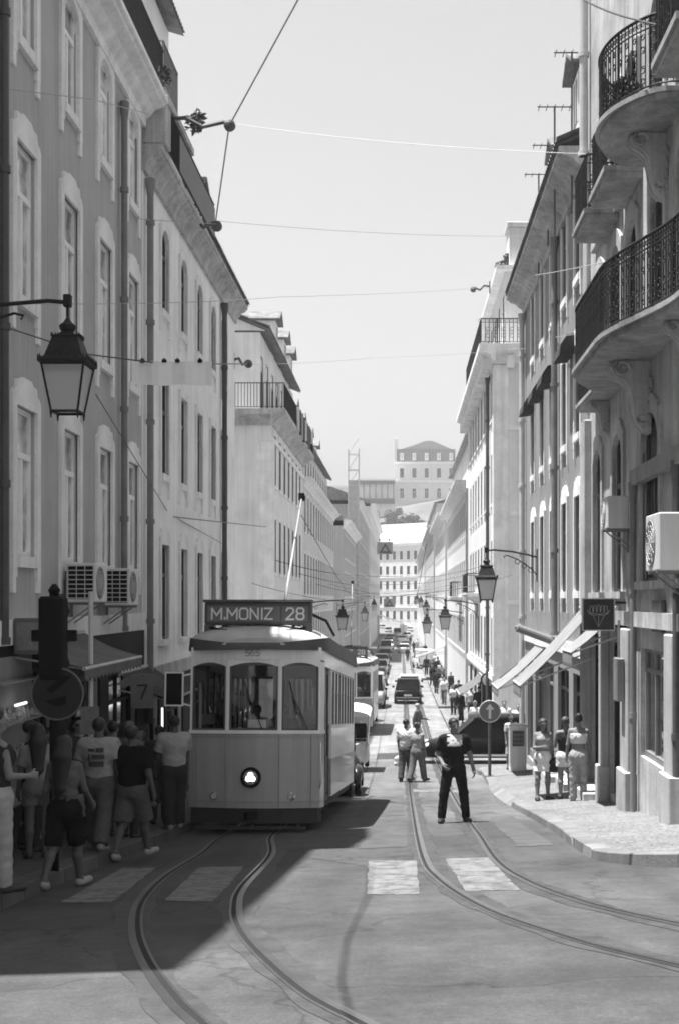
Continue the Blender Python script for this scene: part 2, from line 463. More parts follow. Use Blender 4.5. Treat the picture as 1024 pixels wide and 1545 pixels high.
def window_meshes(w, h, style, far=False):
    key = (round(w, 3), round(h, 3), style, far)
    if key in _wm: return _wm[key]
    dark = 'dark' in style
    W2 = w / 2; f = MB(); t = .075 if 'wide' in style and not dark else .055
    arch = 'arch' in style
    y0, y1 = (.05, .11) if not far else (.0, .05)
    if 'door' in style or 'slim' in style: tr = .0
    else: tr = .66 * h
    for x in (-W2, W2 - t): f.box(x, x + t, y0, y1, 0, h)
    f.box(-W2 + t, W2 - t, y0, y1, 0, t); f.box(-W2 + t, W2 - t, y0, y1, h - t, h)
    if tr:
        f.box(-W2 + t, W2 - t, y0 - .02, y1 - .002, tr, tr + .09)
    top = tr if tr else h - t
    f.box(-.045, .045, y0 - .012, y1 - .004, t, top)
    if not far:
        for s in (-1, 1):       # casement stiles
            xa, xb = (s * .045, s * (W2 - t)); xa, xb = min(xa, xb), max(xa, xb)
            f.box(xa, xa + .03, y0 + .012, y1 - .006, t, top); f.box(xb - .03, xb, y0 + .012, y1 - .006, t, top)
            if 'bars' in style:
                for q in (1, 2): f.box(xa + .03, xb - .03, y0 + .02, y1 - .01, t + q * (top - t) / 3 - .012, t + q * (top - t) / 3 + .012)
    fr = f.mesh('window', WOODD if dark else WOODW)
    p = MB(); yp = .085 if not far else .02; p.box(-W2, W2, yp, yp + .01, 0, h); pane = p.mesh('pane', PANE_REFL if 'curt' in style else PANE)
    s = MB(); j = .2 if 'wide' in style else .15 if not far else .12; o = -.05 if not far else -.02
    if 'none' not in style:
        for sx in (-1, 1): s.box(sx * W2, sx * (W2 + j), o, .02, -.02 if not 'feet' in style else -.3, h)
        s.box(-W2 - j - .04, W2 + j + .04, o - .06, .049, -.13, 0) if 'feet' not in style else s.box(-W2, W2, o - .03, .049, -.16, 0)
        if 'feet' in style:
            for sx in (-1, 1): s.box(sx * (W2 + j * .25), sx * (W2 + j), o + .005, .018, -.52, -.3)
        if 'step' in style:
            pts = [(-W2-j, h), (-W2-j, h+.14), (-W2-j+.06, h+.2), (-W2-.02, h+.24), (-W2+.02, h+.36), (-W2+.2, h+.36), (-W2+.3, h+.42)]
            s.prism(pts + [(-x, z) for x, z in pts[::-1]], 'y', o, .02)
        elif arch:
            hs = h - W2 * .75; n = 10
            arc = [(-W2 * math.cos(math.pi * i / n), hs + W2 * .74 * math.sin(math.pi * i / n)) for i in range(n + 1)]
            out = [(-(W2+j) * math.cos(math.pi * i / n), hs + .1 + (W2 * .75 + j) * math.sin(math.pi * i / n)) for i in range(n + 1)]
            out[0] = (-W2-j, h * .0 + hs); out[-1] = (W2+j, hs)
            # two halves so the polygon stays simple; they also close the corners of the opening above the arch
            for half in (0, 1):
                a = arc[:n//2+1] if not half else arc[n//2:]; b = out[:n//2+1] if not half else out[n//2:]
                for i in range(len(a)-1):
                    s.prism([a[i], a[i+1], b[i+1], b[i]], 'y', o - .005, .048)
        else:
            s.box(-W2 - j, W2 + j, o, .02, h, h + j * 1.15)
            if 'cap' in style: s.box(-W2 - j - .08, W2 + j + .08, o - .1, .0, h + j * 1.15, h + j * 1.15 + .07)
    su = s.mesh('surround', STONE if 'dstone' not in style else STONE_M) if s.v else None
    _wm[key] = (fr, pane, su); return _wm[key]
class Bld:
    """one house: an Empty at the foot of its street wall; local x runs along the wall, -y faces the street"""
    def __init__(s, name, label, side, a, b, zt, wall, depth=9., X=None, cat='building', z0=None, rot=None, org=None):
        s.side = side; s.a = a; s.b = b; s.W = b - a; s.zt = zt; s.wall = wall; s.depth = depth; s.op = []
        if side == 'L':
            X = XL if X is None else X; rz = math.pi / 2; loc = (X, a); mid = (X, (a + b) / 2)
        elif side == 'R':
            X = XR if X is None else X; rz = -math.pi / 2; loc = (X, b); mid = (X, (a + b) / 2)
        else:
            rz = rot or 0; loc = org
        if z0 is None: z0 = min(gz(X, a), gz(X, b)) - .3
        s.z0 = z0
        s.root = thing(name, label, cat, (loc[0], loc[1], z0), rz)
        s.win_n = 0
    def u(s, Y): return Y - s.a if s.side == 'L' else s.b - Y if s.side == 'R' else Y
    def window(s, Y, zb, w, h, style='plain', far=False, label=None, name='window'):
        u = s.u(Y); s.op.append((u - w/2, u + w/2, zb - s.z0, zb + h - s.z0))
        fr, pane, su = window_meshes(w, h, style, far)
        o = link(name, fr, s.root, (u, 0, zb - s.z0), label=label)
        link('pane', pane, o)
        if su: link('surround', su, o)
        s.win_n += 1
        return o
    def opening(s, Ya, Yb, za, zb):
        ua, ub = sorted((s.u(Ya), s.u(Yb))); s.op.append((ua, ub, za - s.z0, zb - s.z0)); return ua, ub, za - s.z0, zb - s.z0
    def shop(s, Ya, Yb, za, zb, frame=None, n=2, kind='shop_window', stall=.4, pane=None):
        ua, ub, a, b = s.opening(Ya, Yb, za, zb)
        f = MB(); t = .07; f.box(ua, ua+t, .08, .16, a, b); f.box(ub-t, ub, .08, .16, a, b); f.box(ua+t, ub-t, .08, .16, b-t, b)
        f.box(ua+t, ub-t, .07, .17, a, a + stall)
        for i in range(1, n):
            x = ua + (ub-ua) * i / n; f.box(x-t/2, x+t/2, .085, .155, a + stall, b-t)
        f.box(ua+t, ub-t, .088, .15, b - (b-a)*.22, b - (b-a)*.22 + t)
        o = obj(kind, f, frame or DOORM, s.root); p = MB(); p.box(ua, ub, .12, .13, a, b); obj('pane', p, pane or PANE_B, o); return o
    def wallmesh(s, W, zb, zt, ops, depth, mats, name, parent, y=0., rev=.3, loc=(0,0,0)):
        us = sorted({0, W} | {max(0, min(W, v)) for o in ops for v in o[:2]}); zs = sorted({zb, zt} | {max(zb, min(zt, v)) for o in ops for v in o[2:]})
        m = MB()
        for i in range(len(us)-1):
            for k in range(len(zs)-1):
                cx = (us[i]+us[i+1])/2; cz = (zs[k]+zs[k+1])/2
                if any(o[0] < cx < o[1] and o[2] < cz < o[3] for o in ops): continue
                m.add([(us[i], y, zs[k]), (us[i+1], y, zs[k]), (us[i+1], y, zs[k+1]), (us[i], y, zs[k+1])], [(0,1,2,3)])
        for (a, b, c, d) in ops:
            for q in ([(a,c),(a,d)], [(b,d),(b,c)], [(a,d),(b,d)], [(b,c),(a,c)]):
                (x0, z0), (x1, z1) = q
                m.add([(x0, y, z0), (x1, y, z1), (x1, y+rev, z1), (x0, y+rev, z0)], [(0,1,2,3)])
            m.add([(a, y+rev, c), (b, y+rev, c), (b, y+rev, d), (a, y+rev, d)], [(0,1,2,3)])
        D = y + depth
        m.add([(0,y,zb),(0,y,zt),(0,D,zt),(0,D,zb)], [(0,1,2,3)]); m.add([(W,y,zb),(W,D,zb),(W,D,zt),(W,y,zt)], [(0,1,2,3)])
        m.add([(0,D,zb),(0,D,zt),(W,D,zt),(W,D,zb)], [(0,1,2,3)]); m.add([(0,y,zt),(W,y,zt),(W,D,zt),(0,D,zt)], [(0,1,2,3)])
        o = obj(name, m, mats, parent, loc); return o
    def finish(s): return s.wallmesh(s.W, -1.0, s.zt - s.z0, s.op, s.depth, s.wall, 'wall', s.root)
    def band(s, za, zb, out=.06, m=None, name='string_course', e0=0, e1=0, ua=None, ub=None):
        b = MB(); b.box((0 if ua is None else ua) - e0, (s.W if ub is None else ub) + e1, -out, .0 - .001, za - s.z0, zb - s.z0)
        return obj(name, b, m or STONE, s.root)
    def cornice(s, z, out=.5, h=.45, m=None, e0=0., e1=0., dent=False):
        zz = z - s.z0
        pr = [(.02, zz - h), (-.08, zz - h), (-.1, zz - h*.72), (-out*.35, zz - h*.6), (-out*.5, zz - h*.42), (-out*.85, zz - h*.3), (-out*.87, zz - h*.22), (-out, zz - h*.18), (-out, zz), (.02, zz)]
        b = MB(); b.prism(pr, 'x', -e0, s.W + e1)
        if dent:
            n = int(s.W / .6)
            for i in range(n):
                x = (i + .5) * s.W / n; b.box(x - .12, x + .12, -out*.8, -.08, zz - h - .16, zz - h*.38)
        return obj('cornice', b, m or STONE, s.root)
    def tiles(s, y0, z0, y1, z1, ua, ub, name='roof', parent=None, pitch=.24, under=True):
        b = MB(); n = max(2, int((ub - ua) / pitch * 4)); pts = [ua + (ub - ua) * i / n for i in range(n + 1)]
        rows = 5
        for r in range(rows):
            t0, t1 = r / rows, (r + 1) / rows + .02
            vs = []
            for (t, dz) in ((t0, .045), (t1, 0.)):
                for i, x in enumerate(pts):
                    vs.append((x, y0 + (y1-y0)*t, z0 - s.z0 + (z1-z0)*t + dz + .045 * math.cos(2*math.pi*(x-ua)/pitch)))
            b.add(vs, [(i, i+1, n+2+i, n+1+i) for i in range(n)])
        if under: b.add([(ua, y0+.02, z0-s.z0-.06), (ub, y0+.02, z0-s.z0-.06), (ub, y1, z1-s.z0-.06), (ua, y1, z1-s.z0-.06)], [(0,1,2,3)])
        return obj(name, b, TILE, parent or s.root)
    def plainroof(s, rise=2.2, ov=.3, m=None, eave=None):
        z = (s.zt if eave is None else eave) - s.z0; D = s.depth
        b = MB(); b.prism([(-ov, z), (D + ov, z), (D + ov, z + .12), (D/2, z + rise), (-ov, z + .12)], 'x', -.02, s.W + .02)
        return obj('roof', b, m or TILE, s.root)
    def pipe(s, Y, za, zb, r=.055, m=None, hop=True):
        u = s.u(Y); b = MB(); y = -r - .05; b.cyl((u, y, za - s.z0), (u, y, zb - s.z0), r, n=10)
        z = za
        while z < zb: b.cyl((u, y, z - s.z0), (u, y, z - s.z0 + .1), r * 1.35, n=10); z += 2.1
        if hop: b.lathe([(r, -.3), (r*1.5, -.05), (r*1.6, .08)], (u, y, zb - s.z0), 10)
        return obj('drainpipe', b, m or ZINC, s.root, smooth=40)
def rail_mb(pts, z, h=.95, gap=.12, orn=0, r=.011, bot=.06):
    """iron railing along a polyline of (x, y) at floor height z; orn adds scrolls and rings"""
    b = MB(); P = [Vector((p[0], p[1], 0)) for p in pts]
    for zz, rr in ((z + bot, .014), (z + h, .024)) + (((z + h * .84, .012),) if orn else ()):
        b.tube([(p.x, p.y, zz) for p in P], rr, 6)
    seg = [(P[i], P[i+1]) for i in range(len(P)-1)]; tot = sum((q-p).length for p, q in seg)
    n = max(2, int(tot / gap)); k = 0
    for i in range(n + 1):
        d = tot * i / n; a = 0
        for p, q in seg:
            L = (q-p).length
            if a + L >= d - 1e-6: pos = p + (q-p) * ((d-a)/L); dr = (q-p).normalized(); break
            a += L
        x, y = pos.x, pos.y
        big = orn and i % 8 == 0
        b.cyl((x, y, z + (0 if big else bot)), (x, y, z + h + (.0)), r * (2.2 if big else 1), n=5, cap=False)
        if orn and i < n:
            c = pos + dr * (tot / n / 2)
            th = math.atan2(dr.y, dr.x)
            def scr(cz, R0, turns, sg, r_=.008):
                q = []
                for j in range(9):
                    t = j / 8; rr = R0 * (1 - .6 * t); aa = sg * (t * turns * 2 * math.pi + .6)
                    q.append((c.x + dr.x * rr * math.cos(aa), c.y + dr.y * rr * math.cos(aa), cz + rr * math.sin(aa)))
                b.tube(q, r_, 4)
            g = tot / n
            scr(z + h * .91, g * .42, 1., 1)
            if i % 2 == 0:
                scr(z + h * .3, g * .75, 1.2, 1, .011); scr(z + h * .58, g * .7, 1.2, -1, .011)
                if orn > 1: scr(z + h * .16, g * .6, 1., -1, .011); scr(z + h * .74, g * .55, 1., 1, .011)
    return b
def slab_mb(out, z, t=.16):
    """balcony slab from its outline [(x, y)], with a moulded underside step"""
    b = MB(); b.prism(out, 'z', z - t * .45, z)
    cx = sum(p[0] for p in out) / len(out)
    inn = [(cx + (p[0]-cx)*.985, p[1]*.93) for p in out]
    b.prism(inn, 'z', z - t, z - t * .45 - .001); return b
# ================================================================ left side of the street
def balcony(B, ua, ub, z, out, h=.95, orn=0, gap=.12, m=STONE, railm=None, corbel=True, t=.18, label=None):
    zz = z - B.z0
    s = obj('balcony', slab_mb([(ua, .0), (ua, -out), (ub, -out), (ub, .0)], zz, t), m, B.root, label=label)
    if corbel:
        c = MB(); n = max(2, int((ub-ua) / 1.1))
        for i in range(n):
            x = ua + (ub-ua) * (i + .5) / n
            c.prism([(-.001, zz-t-.002), (-out*.8, zz-t-.002), (-out*.75, zz-t-.12), (-out*.3, zz-t-.22), (-.001, zz-t-.42)], 'x', x-.09, x+.09)
        obj('corbel', c, m, s)
    obj('railing', rail_mb([(ua+.04, -.02), (ua+.04, -out+.06), (ub-.04, -out+.06), (ub-.04, -.02)], zz, h, gap, orn), railm or IRON, s)
    return s
def dormer(B, u, z, w, h, y, d=1.6, ov=.18, wall=PL_CREAM):
    zz = z - B.z0
    m = MB(); m.box(u-w/2, u+w/2, y, y+d, zz, zz+h); o = obj('dormer', m, wall, B.root)
    p = MB(); p.box(u-w*.28, u+w*.28, y-.012, y-.002, zz+h*.2, zz+h*.9); obj('pane', p, PANE, o)
    f = MB(); f.box(u-w*.34, u-w*.28, y-.03, y-.001, zz+h*.15, zz+h*.95); f.box(u+w*.28, u+w*.34, y-.03, y-.001, zz+h*.15, zz+h*.95); f.box(u-.02, u+.02, y-.03, y-.013, zz+h*.2, zz+h*.9); obj('frame', f, WOODW, o)
    r = MB()
    n = 8
    for k in range(n):
        a, b = u-w/2-ov + (w+2*ov)*k/n, u-w/2-ov + (w+2*ov)*(k+1)/n
        g = lambda x: zz + h + .06 + (w/2+ov-abs(x-u)) * .55
        r.prism([(a+.008, g(a)-.05), (b-.008, g(b)-.05), (b-.008, g(b)+.02), ((a+b)/2, g((a+b)/2)+.06), (a+.008, g(a)+.02)], 'y', y-ov*1.4, y+d)
    obj('dormer_roof', r, TILE, o); return o
# ---- near left house, grey plaster with stepped stone window surrounds
L1 = Bld('grey_house', 'grey plastered house at the left edge with stepped stone window surrounds above the crowd', 'L', 8.9, 27.65, 18.8, PL_GREY)
for Y in (11.4, 13.95, 16.5, 19.02, 21.62, 24.12, 26.62):
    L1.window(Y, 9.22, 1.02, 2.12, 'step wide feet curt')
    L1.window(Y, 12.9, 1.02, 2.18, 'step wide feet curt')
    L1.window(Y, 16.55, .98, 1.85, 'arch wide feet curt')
for (a, b, top) in ((9.6, 11.2, 8.2), (12.2, 14.6, 7.9), (15.4, 18.3, 7.8), (19.1, 20.5, 7.6), (21.2, 23.6, 7.4), (24.3, 26.9, 7.2)):
    L1.shop(a, b, gz(XL, a) + .2, top, n=2 if b - a > 2 else 1)
L1.finish()
def shade_facing(B, Ya, Yb, zt, m):
    # added dark facing between the shop openings; its colour imitates street-level shade
    ua, ub = sorted((B.u(Ya), B.u(Yb))); ops = sorted([o for o in B.op if o[2] < zt - B.z0 - 1.2]); b = MB(); x = ua; zz = zt - B.z0
    for o in ops + [(ub, ub, 0, 0)]:
        if o[0] > x + .02: b.box(x, o[0], -.05, -.001, -.9, zz)
        if o[1] > o[0]: b.box(o[0], o[1], -.05, -.001, o[3], zz)
        x = o[1]
    return obj('shade_facing', b, m, B.root)
SHOP_SHADE = mat('shop_shade_paint', .02, .7, .2, 2, 30, streak=.2, spec=.15)
shade_facing(L1, 8.9, 27.65, 7.97, SHOP_SHADE)
L1.band(7.98, 8.32, .09, STONE)
L1.cornice(19.05, .55, .6, e1=.0)
L1.pipe(25.38, 8.0, 18.05, .06, ZINC)
L1.pipe(17.7, 8.0, 18.05, .06, ZINC_DK)
AU = 13.6
at_ = L1.wallmesh(AU, 19.0 - L1.z0, 23.1 - L1.z0, [(L1.u(y)-.45, L1.u(y)+.45, 19.3 - L1.z0, 21.2 - L1.z0) for y in (12.5, 15.5, 18.3, 21.2)], 7, PL_CREAM, 'attic', L1.root, .75)
for y in (12.5, 15.5, 18.3, 21.2):
    fr, pa, su = window_meshes(.9, 1.9, 'none dark'); o = link('attic_window', fr, at_, (L1.u(y), .75, 19.3 - L1.z0)); link('pane', pa, o)
L1.tiles(.1, 23.2, 4.5, 25.0, -.1, AU + .1)
q = MB(); q.prism([(9.9, 23.3 - L1.z0), (AU + .7, 23.3 - L1.z0), (AU + .7, 25.6 - L1.z0), (12., 26.2 - L1.z0), (9.9, 25.6 - L1.z0)], 'y', .12, 4); obj('roof_gable', q, PL_CREAM, L1.root)
q = MB(); q.box(AU + .1, L1.W, 2.2, 7, 19.01 - L1.z0, 21.6 - L1.z0); obj('set_back_attic', q, PL_CREAM, L1.root)
e = MB(); e.box(0, AU, .14, .74, 23.06 - L1.z0, 23.14 - L1.z0); obj('eaves_board', e, STONE, L1.root)
obj('roof_railing', rail_mb([(0, -.45), (L1.W - .05, -.45), (L1.W - .05, .6)], 19.06 - L1.z0, .95, .11, 0, .013), IRON, L1.root)
# ---- second left house, weathered white plaster
L2 = Bld('weathered_house', 'white weathered house with peeling plaster next to the grey house', 'L', 27.65, 43.1, 17.75, PL_WHITE)
for Y in (30.2, 32.8, 35.38, 37.95, 40.5):
    L2.window(Y, 7.7, .95, 2.15, 'plain dark step'); L2.window(Y, 11.45, .95, 2.1, 'plain dark feet'); L2.window(Y, 15.15, .95, 1.85, 'arch dark feet')
for (a, b, t) in ((28.1, 29.4, 6.6), (30.4, 32.6, 6.5), (33.6, 36, 6.4), (37, 39, 6.3), (40, 42.4, 6.2)): L2.shop(a, b, gz(XL, a) + .2, t)
L2.finish(); shade_facing(L2, 27.65, 43.1, 6.84, SHOP_SHADE); L2.band(6.85, 7.15, .08, STONE_M); L2.cornice(18.12, .42, .55, STONE_M)
L2.pipe(39.7, 5.0, 17.4, .075, ZINC_DK); L2.pipe(27.95, 6, 17.4, .07, ZINC)
at2 = L2.wallmesh(7.0, 18.1 - L2.z0, 19.65 - L2.z0, [], 7, PL_CREAM, 'attic', L2.root, .35, loc=(.2, 0, 0))
o = MB(); o.box(.0, 5.4, -.25, 7.3, 19.66 - L2.z0, 19.82 - L2.z0); obj('terrace_slab', o, STONE_M, L2.root)
pl = MB(); pl.bbox(.02, .62, -.5, .3, 18.14 - L2.z0, 19.0 - L2.z0, .02); pl.bbox(-.02, .66, -.54, .34, 19.0 - L2.z0, 19.14 - L2.z0, .02); obj('parapet_pier', pl, STONE_M, L2.root)
obj('terrace_railing', rail_mb([(1.35, .8), (1.35, -.2), (3.2, -.2)], 19.83 - L2.z0, 1.0, .12, 0, .013), IRON_G, L2.root)
rp = MB(); rp.box(2.0, 7.6, -.46, -.44, 18.2 - L2.z0, 19.0 - L2.z0); ro = obj('roof_railing', rail_mb([(.7, -.42), (7.65, -.42), (7.65, .3)], 18.14 - L2.z0, .98, .12, 0, .013), IRON, L2.root); obj('panel', rp, ZINC_DK, ro)
L2.tiles(-.48, 18.2, 4.5, 20.6, 7.5, L2.W + .1)
dormer(L2, 8.6, 18.75, 1.0, .95, .15)
dormer(L2, 12.2, 18.9, 1.0, .9, .7)
hp = MB(); hp.box(3.5, 8.6, .95, 5, 19.2 - L2.z0, 24.1 - L2.z0); obj('stair_hut', hp, PL_CREAM, L2.root); L2.tiles(.55, 24.2, 4.8, 25.4, 3.3, 8.9); hp = MB(); hp.box(6.2, 7.0, .93, .948, 20.6 - L2.z0, 22.9 - L2.z0); obj('hut_window', hp, PANE, L2.root)
# ---- third left house: corner house beyond the side street, balcony round its top
def corner_windows(B, Ys, rows, w, style, far=True):
    for Y in Ys:
        for (z, h) in rows: B.window(Y, z, w, h, style, far)
L3 = Bld('corner_house', 'pale left corner house with balcony and washing along its top floor', 'L', 55.4, 73.0, 16.05, PL_CREAM, depth=10)
L3Y = [56.75 + 2.33 * i for i in range(7)]
corner_windows(L3, L3Y, ((13.45, 2.15), (9.75, 2.3), (6.2, 2.3)), .95, 'plain dark')
for i in range(5): L3.shop(56 + 3.4*i, 58.4 + 3.4*i, gz(XL, 56 + 3.4*i) + .15, 5.2)
L3.finish(); L3.band(5.6, 5.9, .07); L3.band(15.2, 15.4, .08, STONE)
for (ua, ub) in ((-.06, .5),):
    q = MB(); q.bbox(ua, ub, -.09, .6, -.5, 15.2 - L3.z0, .02); obj('corner_pier', q, STONE, L3.root)
co = MB()
co.prism([(0, 15.9 - L3.z0), (-.1, 15.9 - L3.z0), (-.2, 16.1 - L3.z0), (-.5, 16.25 - L3.z0), (-.62, 16.3 - L3.z0), (-.62, 16.52 - L3.z0), (0, 16.52 - L3.z0)], 'x', -.62, L3.W)
co.prism([(-.62, 16.3 - L3.z0), (-.5, 16.25 - L3.z0), (-.2, 16.1 - L3.z0), (-.1, 15.9 - L3.z0), (-.001, 15.9 - L3.z0), (-.001, 16.518 - L3.z0), (-.618, 16.518 - L3.z0)], 'y', .001, 10)
obj('cornice', co, STONE_M, L3.root)
obj('balcony_railing', rail_mb([(-.55, 9), (-.55, -.55), (L3.W, -.55)], 16.53 - L3.z0, 1.05, .13, 0, .014), IRON, L3.root)
at3 = L3.wallmesh(L3.W - .6, 16.5 - L3.z0, 19.9 - L3.z0, [(L3.u(y) - 1.05, L3.u(y) - .15, 16.7 - L3.z0, 19. - L3.z0) for y in L3Y], 8.5, PL_CREAM, 'attic', L3.root, .55, loc=(.6, 0, 0))
for y in L3Y:
    fr, pa, su = window_meshes(.9, 2.3, 'none dark', True); o = link('attic_window', fr, at3, (L3.u(y) - .6, .55, 16.7 - L3.z0)); link('pane', pa, o)
ar = MB(); ar.box(1.5, 3.3, .52, .549, 18.2 - L3.z0, 19.6 - L3.z0)
L3.tiles(.1, 20.05, 4.6, 21.8, .35, L3.W)
gb = MB(); gb.prism([(.35, 20.0 - L3.z0), (9, 20.0 - L3.z0), (4.6, 21.75 - L3.z0)], 'x', .62, .8); obj('gable', gb, PL_CREAM, L3.root)
dormer(L3, 7.5, 20.2, 1.5, 1.5, .5); dormer(L3, 12.0, 20.2, 1.5, 1.5, .5); dormer(L3, 15.8, 20.2, 1.5, 1.4, .5)
# ---- farther left blocks
L4 = Bld('long_house', 'long pale house with close rows of narrow windows next to the left corner house', 'L', 73.0, 106.0, 15.1, PL_PALE, depth=10)
Y4 = [74.6 + 2.5 * i for i in range(13)]
corner_windows(L4, Y4, ((12.4, 2.1), (8.9, 2.3), (5.5, 2.3)), .95, 'plain dark')
for i in range(8): L4.shop(74 + 4*i, 77 + 4*i, gz(XL, 74 + 4*i) + .1, 4.6)
L4.finish(); L4.band(4.95, 5.2, .07); L4.cornice(15.4, .5, .55)
at4 = L4.wallmesh(L4.W, 15.4 - L4.z0, 18.1 - L4.z0, [(L4.u(y)-.45, L4.u(y)+.45, 15.8 - L4.z0, 17.6 - L4.z0) for y in Y4], 8.5, PL_PALE, 'attic', L4.root, .5)
for y in Y4:
    fr, pa, su = window_meshes(.9, 1.8, 'none dark', True); o = link('attic_window', fr, at4, (L4.u(y), .5, 15.8 - L4.z0)); link('pane', pa, o)
L4.tiles(.1, 18.15, 4.8, 20.2, 0, L4.W, pitch=.5)
for y in (77, 83, 90, 97): dormer(L4, L4.u(y), 18.3, 1.6, 1.4, .8)
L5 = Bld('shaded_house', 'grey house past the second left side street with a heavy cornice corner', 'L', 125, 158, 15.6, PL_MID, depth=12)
Y5 = [127 + 2.7 * i for i in range(11)]
corner_windows(L5, Y5, ((12.6, 2.2), (8.9, 2.3), (5.2, 2.3)), 1., 'plain dark')
L5.finish(); L5.cornice(16.1, .7, .8, e0=.7); L5.plainroof(3.2, .5, eave=16.1)
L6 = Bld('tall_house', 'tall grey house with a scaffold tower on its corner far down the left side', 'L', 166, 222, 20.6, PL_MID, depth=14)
for Y in [168 + 3.4 * i for i in range(15)]:
    for z in (4.2, 8.2, 12.2, 16.2): L6.window(Y, z, 1.1, 2.3, 'plain dark', True)
L6.finish(); L6.cornice(21.1, .6, .7); L6.plainroof(3, .5, eave=21.1)
L7 = Bld('far_house', 'farthest grey house on the left, cornice rising above the street lamps', 'L', 232, 330, 25.0, PL_PALE, depth=14)
for Y in [235 + 4.6 * i for i in range(20)]:
    for z in (5, 9.5, 14, 18.5): L7.window(Y, z, 1.3, 2.6, 'plain dark', True)
L7.finish(); L7.cornice(25.5, .8, .9); L7.plainroof(3, .6, eave=25.5)
sc = thing('scaffold_tower', 'slim pale scaffold tower rising above the roofs on the left', 'scaffold', (-5.9, 164.5, gz(-5.9, 164)))
b = MB()
for x in (-.65, .65):
    for y in (-.6, .6): b.cyl((x, y, 0), (x, y, 26.5), .06, n=6)
obj('standard', b, ZINC_L, sc); b = MB()
for k in range(14):
    z = .5 + k * 1.95
    for y in (-.6, .6): b.cyl((-.65, y, z), (.65, y, z), .05, n=5)
    for x in (-.65, .65): b.cyl((x, -.6, z), (x, .6, z), .05, n=5)
    b.cyl((-.65, -.6, z), (.65, -.6, z + 1.95), .04, n=5)
obj('ledger', b, ZINC_L, sc); b = MB()
for k in range(12): b.box(-.6, .6, -.55, .55, 1.0 + k*1.95, 1.06 + k*1.95)
b.box(-.62, .62, -.63, -.615, .2, 22.6)
obj('net', b, mat('scaffold_net', .4, .9), sc)
# ================================================================ right side of the street
R1 = Bld('balcony_house', 'stone house at the right edge with wavy ironwork balconies', 'R', 15.2, 28.6, 26., STONE_M, depth=9)
STONE_B = mat('stained_balcony_stone', .36, .85, .25, 1.6, 16, .3, streak=.4, stain=.6)
STONE_P = mat('pilaster_stone', .46, .8, .16, 1.3, 18, .25, streak=.35, stain=.35)
S1 = 'arch dark dstone wide'
for Y in (26.9, 24.4): R1.window(Y, 8.75, 1.05, 2.9, S1)
R1.window(21.2, 8.9, 1.5, 2.7, S1); R1.window(18.2, 8.9, 1.1, 2.7, S1)
for Y in (26.6, 24.6, 22.9, 20.6, 18.6, 16.6):
    R1.window(Y, 12.66, 1.05, 2.5, S1); R1.window(Y, 15.86, 1.05, 2.2, 'arch dark dstone')
# street floor: door, shop front, stall risers
R1.shop(26.0, 27.9, gz(XR, 26) + .3, 7.9, n=1, stall=.05, kind='shop_door')
R1.shop(23.9, 25.4, gz(XR, 24) + .25, 7.8, n=1, stall=.05, kind='shop_door')
R1.shop(19.6, 22.2, gz(XR, 20) + .9, 7.8, ZINC, 3, stall=.1, pane=glass_clear('shop_glass', .85))
R1.shop(16.0, 18.6, gz(XR, 17) + .9, 8.2, ZINC, 3, stall=.1)
R1.finish()
shade_facing(R1, 22.4, 28.6, 8.14, mat('stone_facing', .2, .8, .2, 1.2, 18, .2, streak=.35, stain=.3)) if False else None
R1.band(10.52, 10.78, .14, STONE_D, ua=R1.u(22.45)); R1.band(8.15, 8.4, .1, STONE_M)
for (Y, w, z1) in ((28.25, .62, 12.4), (25.7, .34, 8.1), (22.95, .75, 8.1), (19.15, .6, 8.1)):
    q = MB(); u = R1.u(Y); q.bbox(u - w/2, u + w/2, -.16, -.001, -1, z1 - R1.z0, .02); q.bbox(u - w/2 - .06, u + w/2 + .06, -.22, -.001, -1, gz(XR, Y) + .9 - R1.z0, .02); obj('pilaster', q, STONE_P, R1.root)
q = MB(); q.bbox(R1.u(28.55), R1.u(28.05), -.1, -.001, 12.7 - R1.z0, 18. - R1.z0, .02); obj('corner_pier', q, STONE_P, R1.root)
def wavy(B, Ya, Yb, z, prof, orn=2, h=1.05, t=.16, label=None):
    n = 44; pts = []
    for i in range(n + 1):
        Y = Yb + (Ya - Yb) * i / n; pts.append((B.u(Y), -prof(Y)))
    zz = z - B.z0
    s = obj('balcony', slab_mb([(pts[0][0], 0)] + pts + [(pts[-1][0], 0)], zz, t), STONE_B, B.root, label=label)
    rl = [(pts[0][0], -.02)] + [(x, y + .07) for x, y in pts] + [(pts[-1][0], -.02)]
    obj('railing', rail_mb(rl, zz, h, .085, orn, .01), IRON, s); return s
def gs(Y, c, w): return math.exp(-((Y - c) / w) ** 2)
def sst(a, b, x):
    t = min(max((x-a)/(b-a), 0), 1); return t*t*(3-2*t)
wavy(R1, 15.4, 27.3, 12.6, lambda Y: .42 + .62 * sst(17.0, 20.3, Y) * (1 - sst(23.0, 25.0, Y)) + .06 * sst(15.9, 15.4, Y), label='long wavy stone balcony with ornate iron railing')
wavy(R1, 18.55, 21.6, 15.8, lambda Y: .3 + .75 * math.sin(math.pi * (Y - 18.55) / 3.05) ** .6 if 18.56 < Y < 21.59 else .3, label='bulging stone balcony with a shrub')
for (a, b) in ((24.35, 26.05), (21.95, 23.75), (16.2, 17.8)):
    balcony(R1, R1.u(b), R1.u(a), 15.8, .65, 1.0, 1, .1, STONE_B, corbel=False, t=.2)
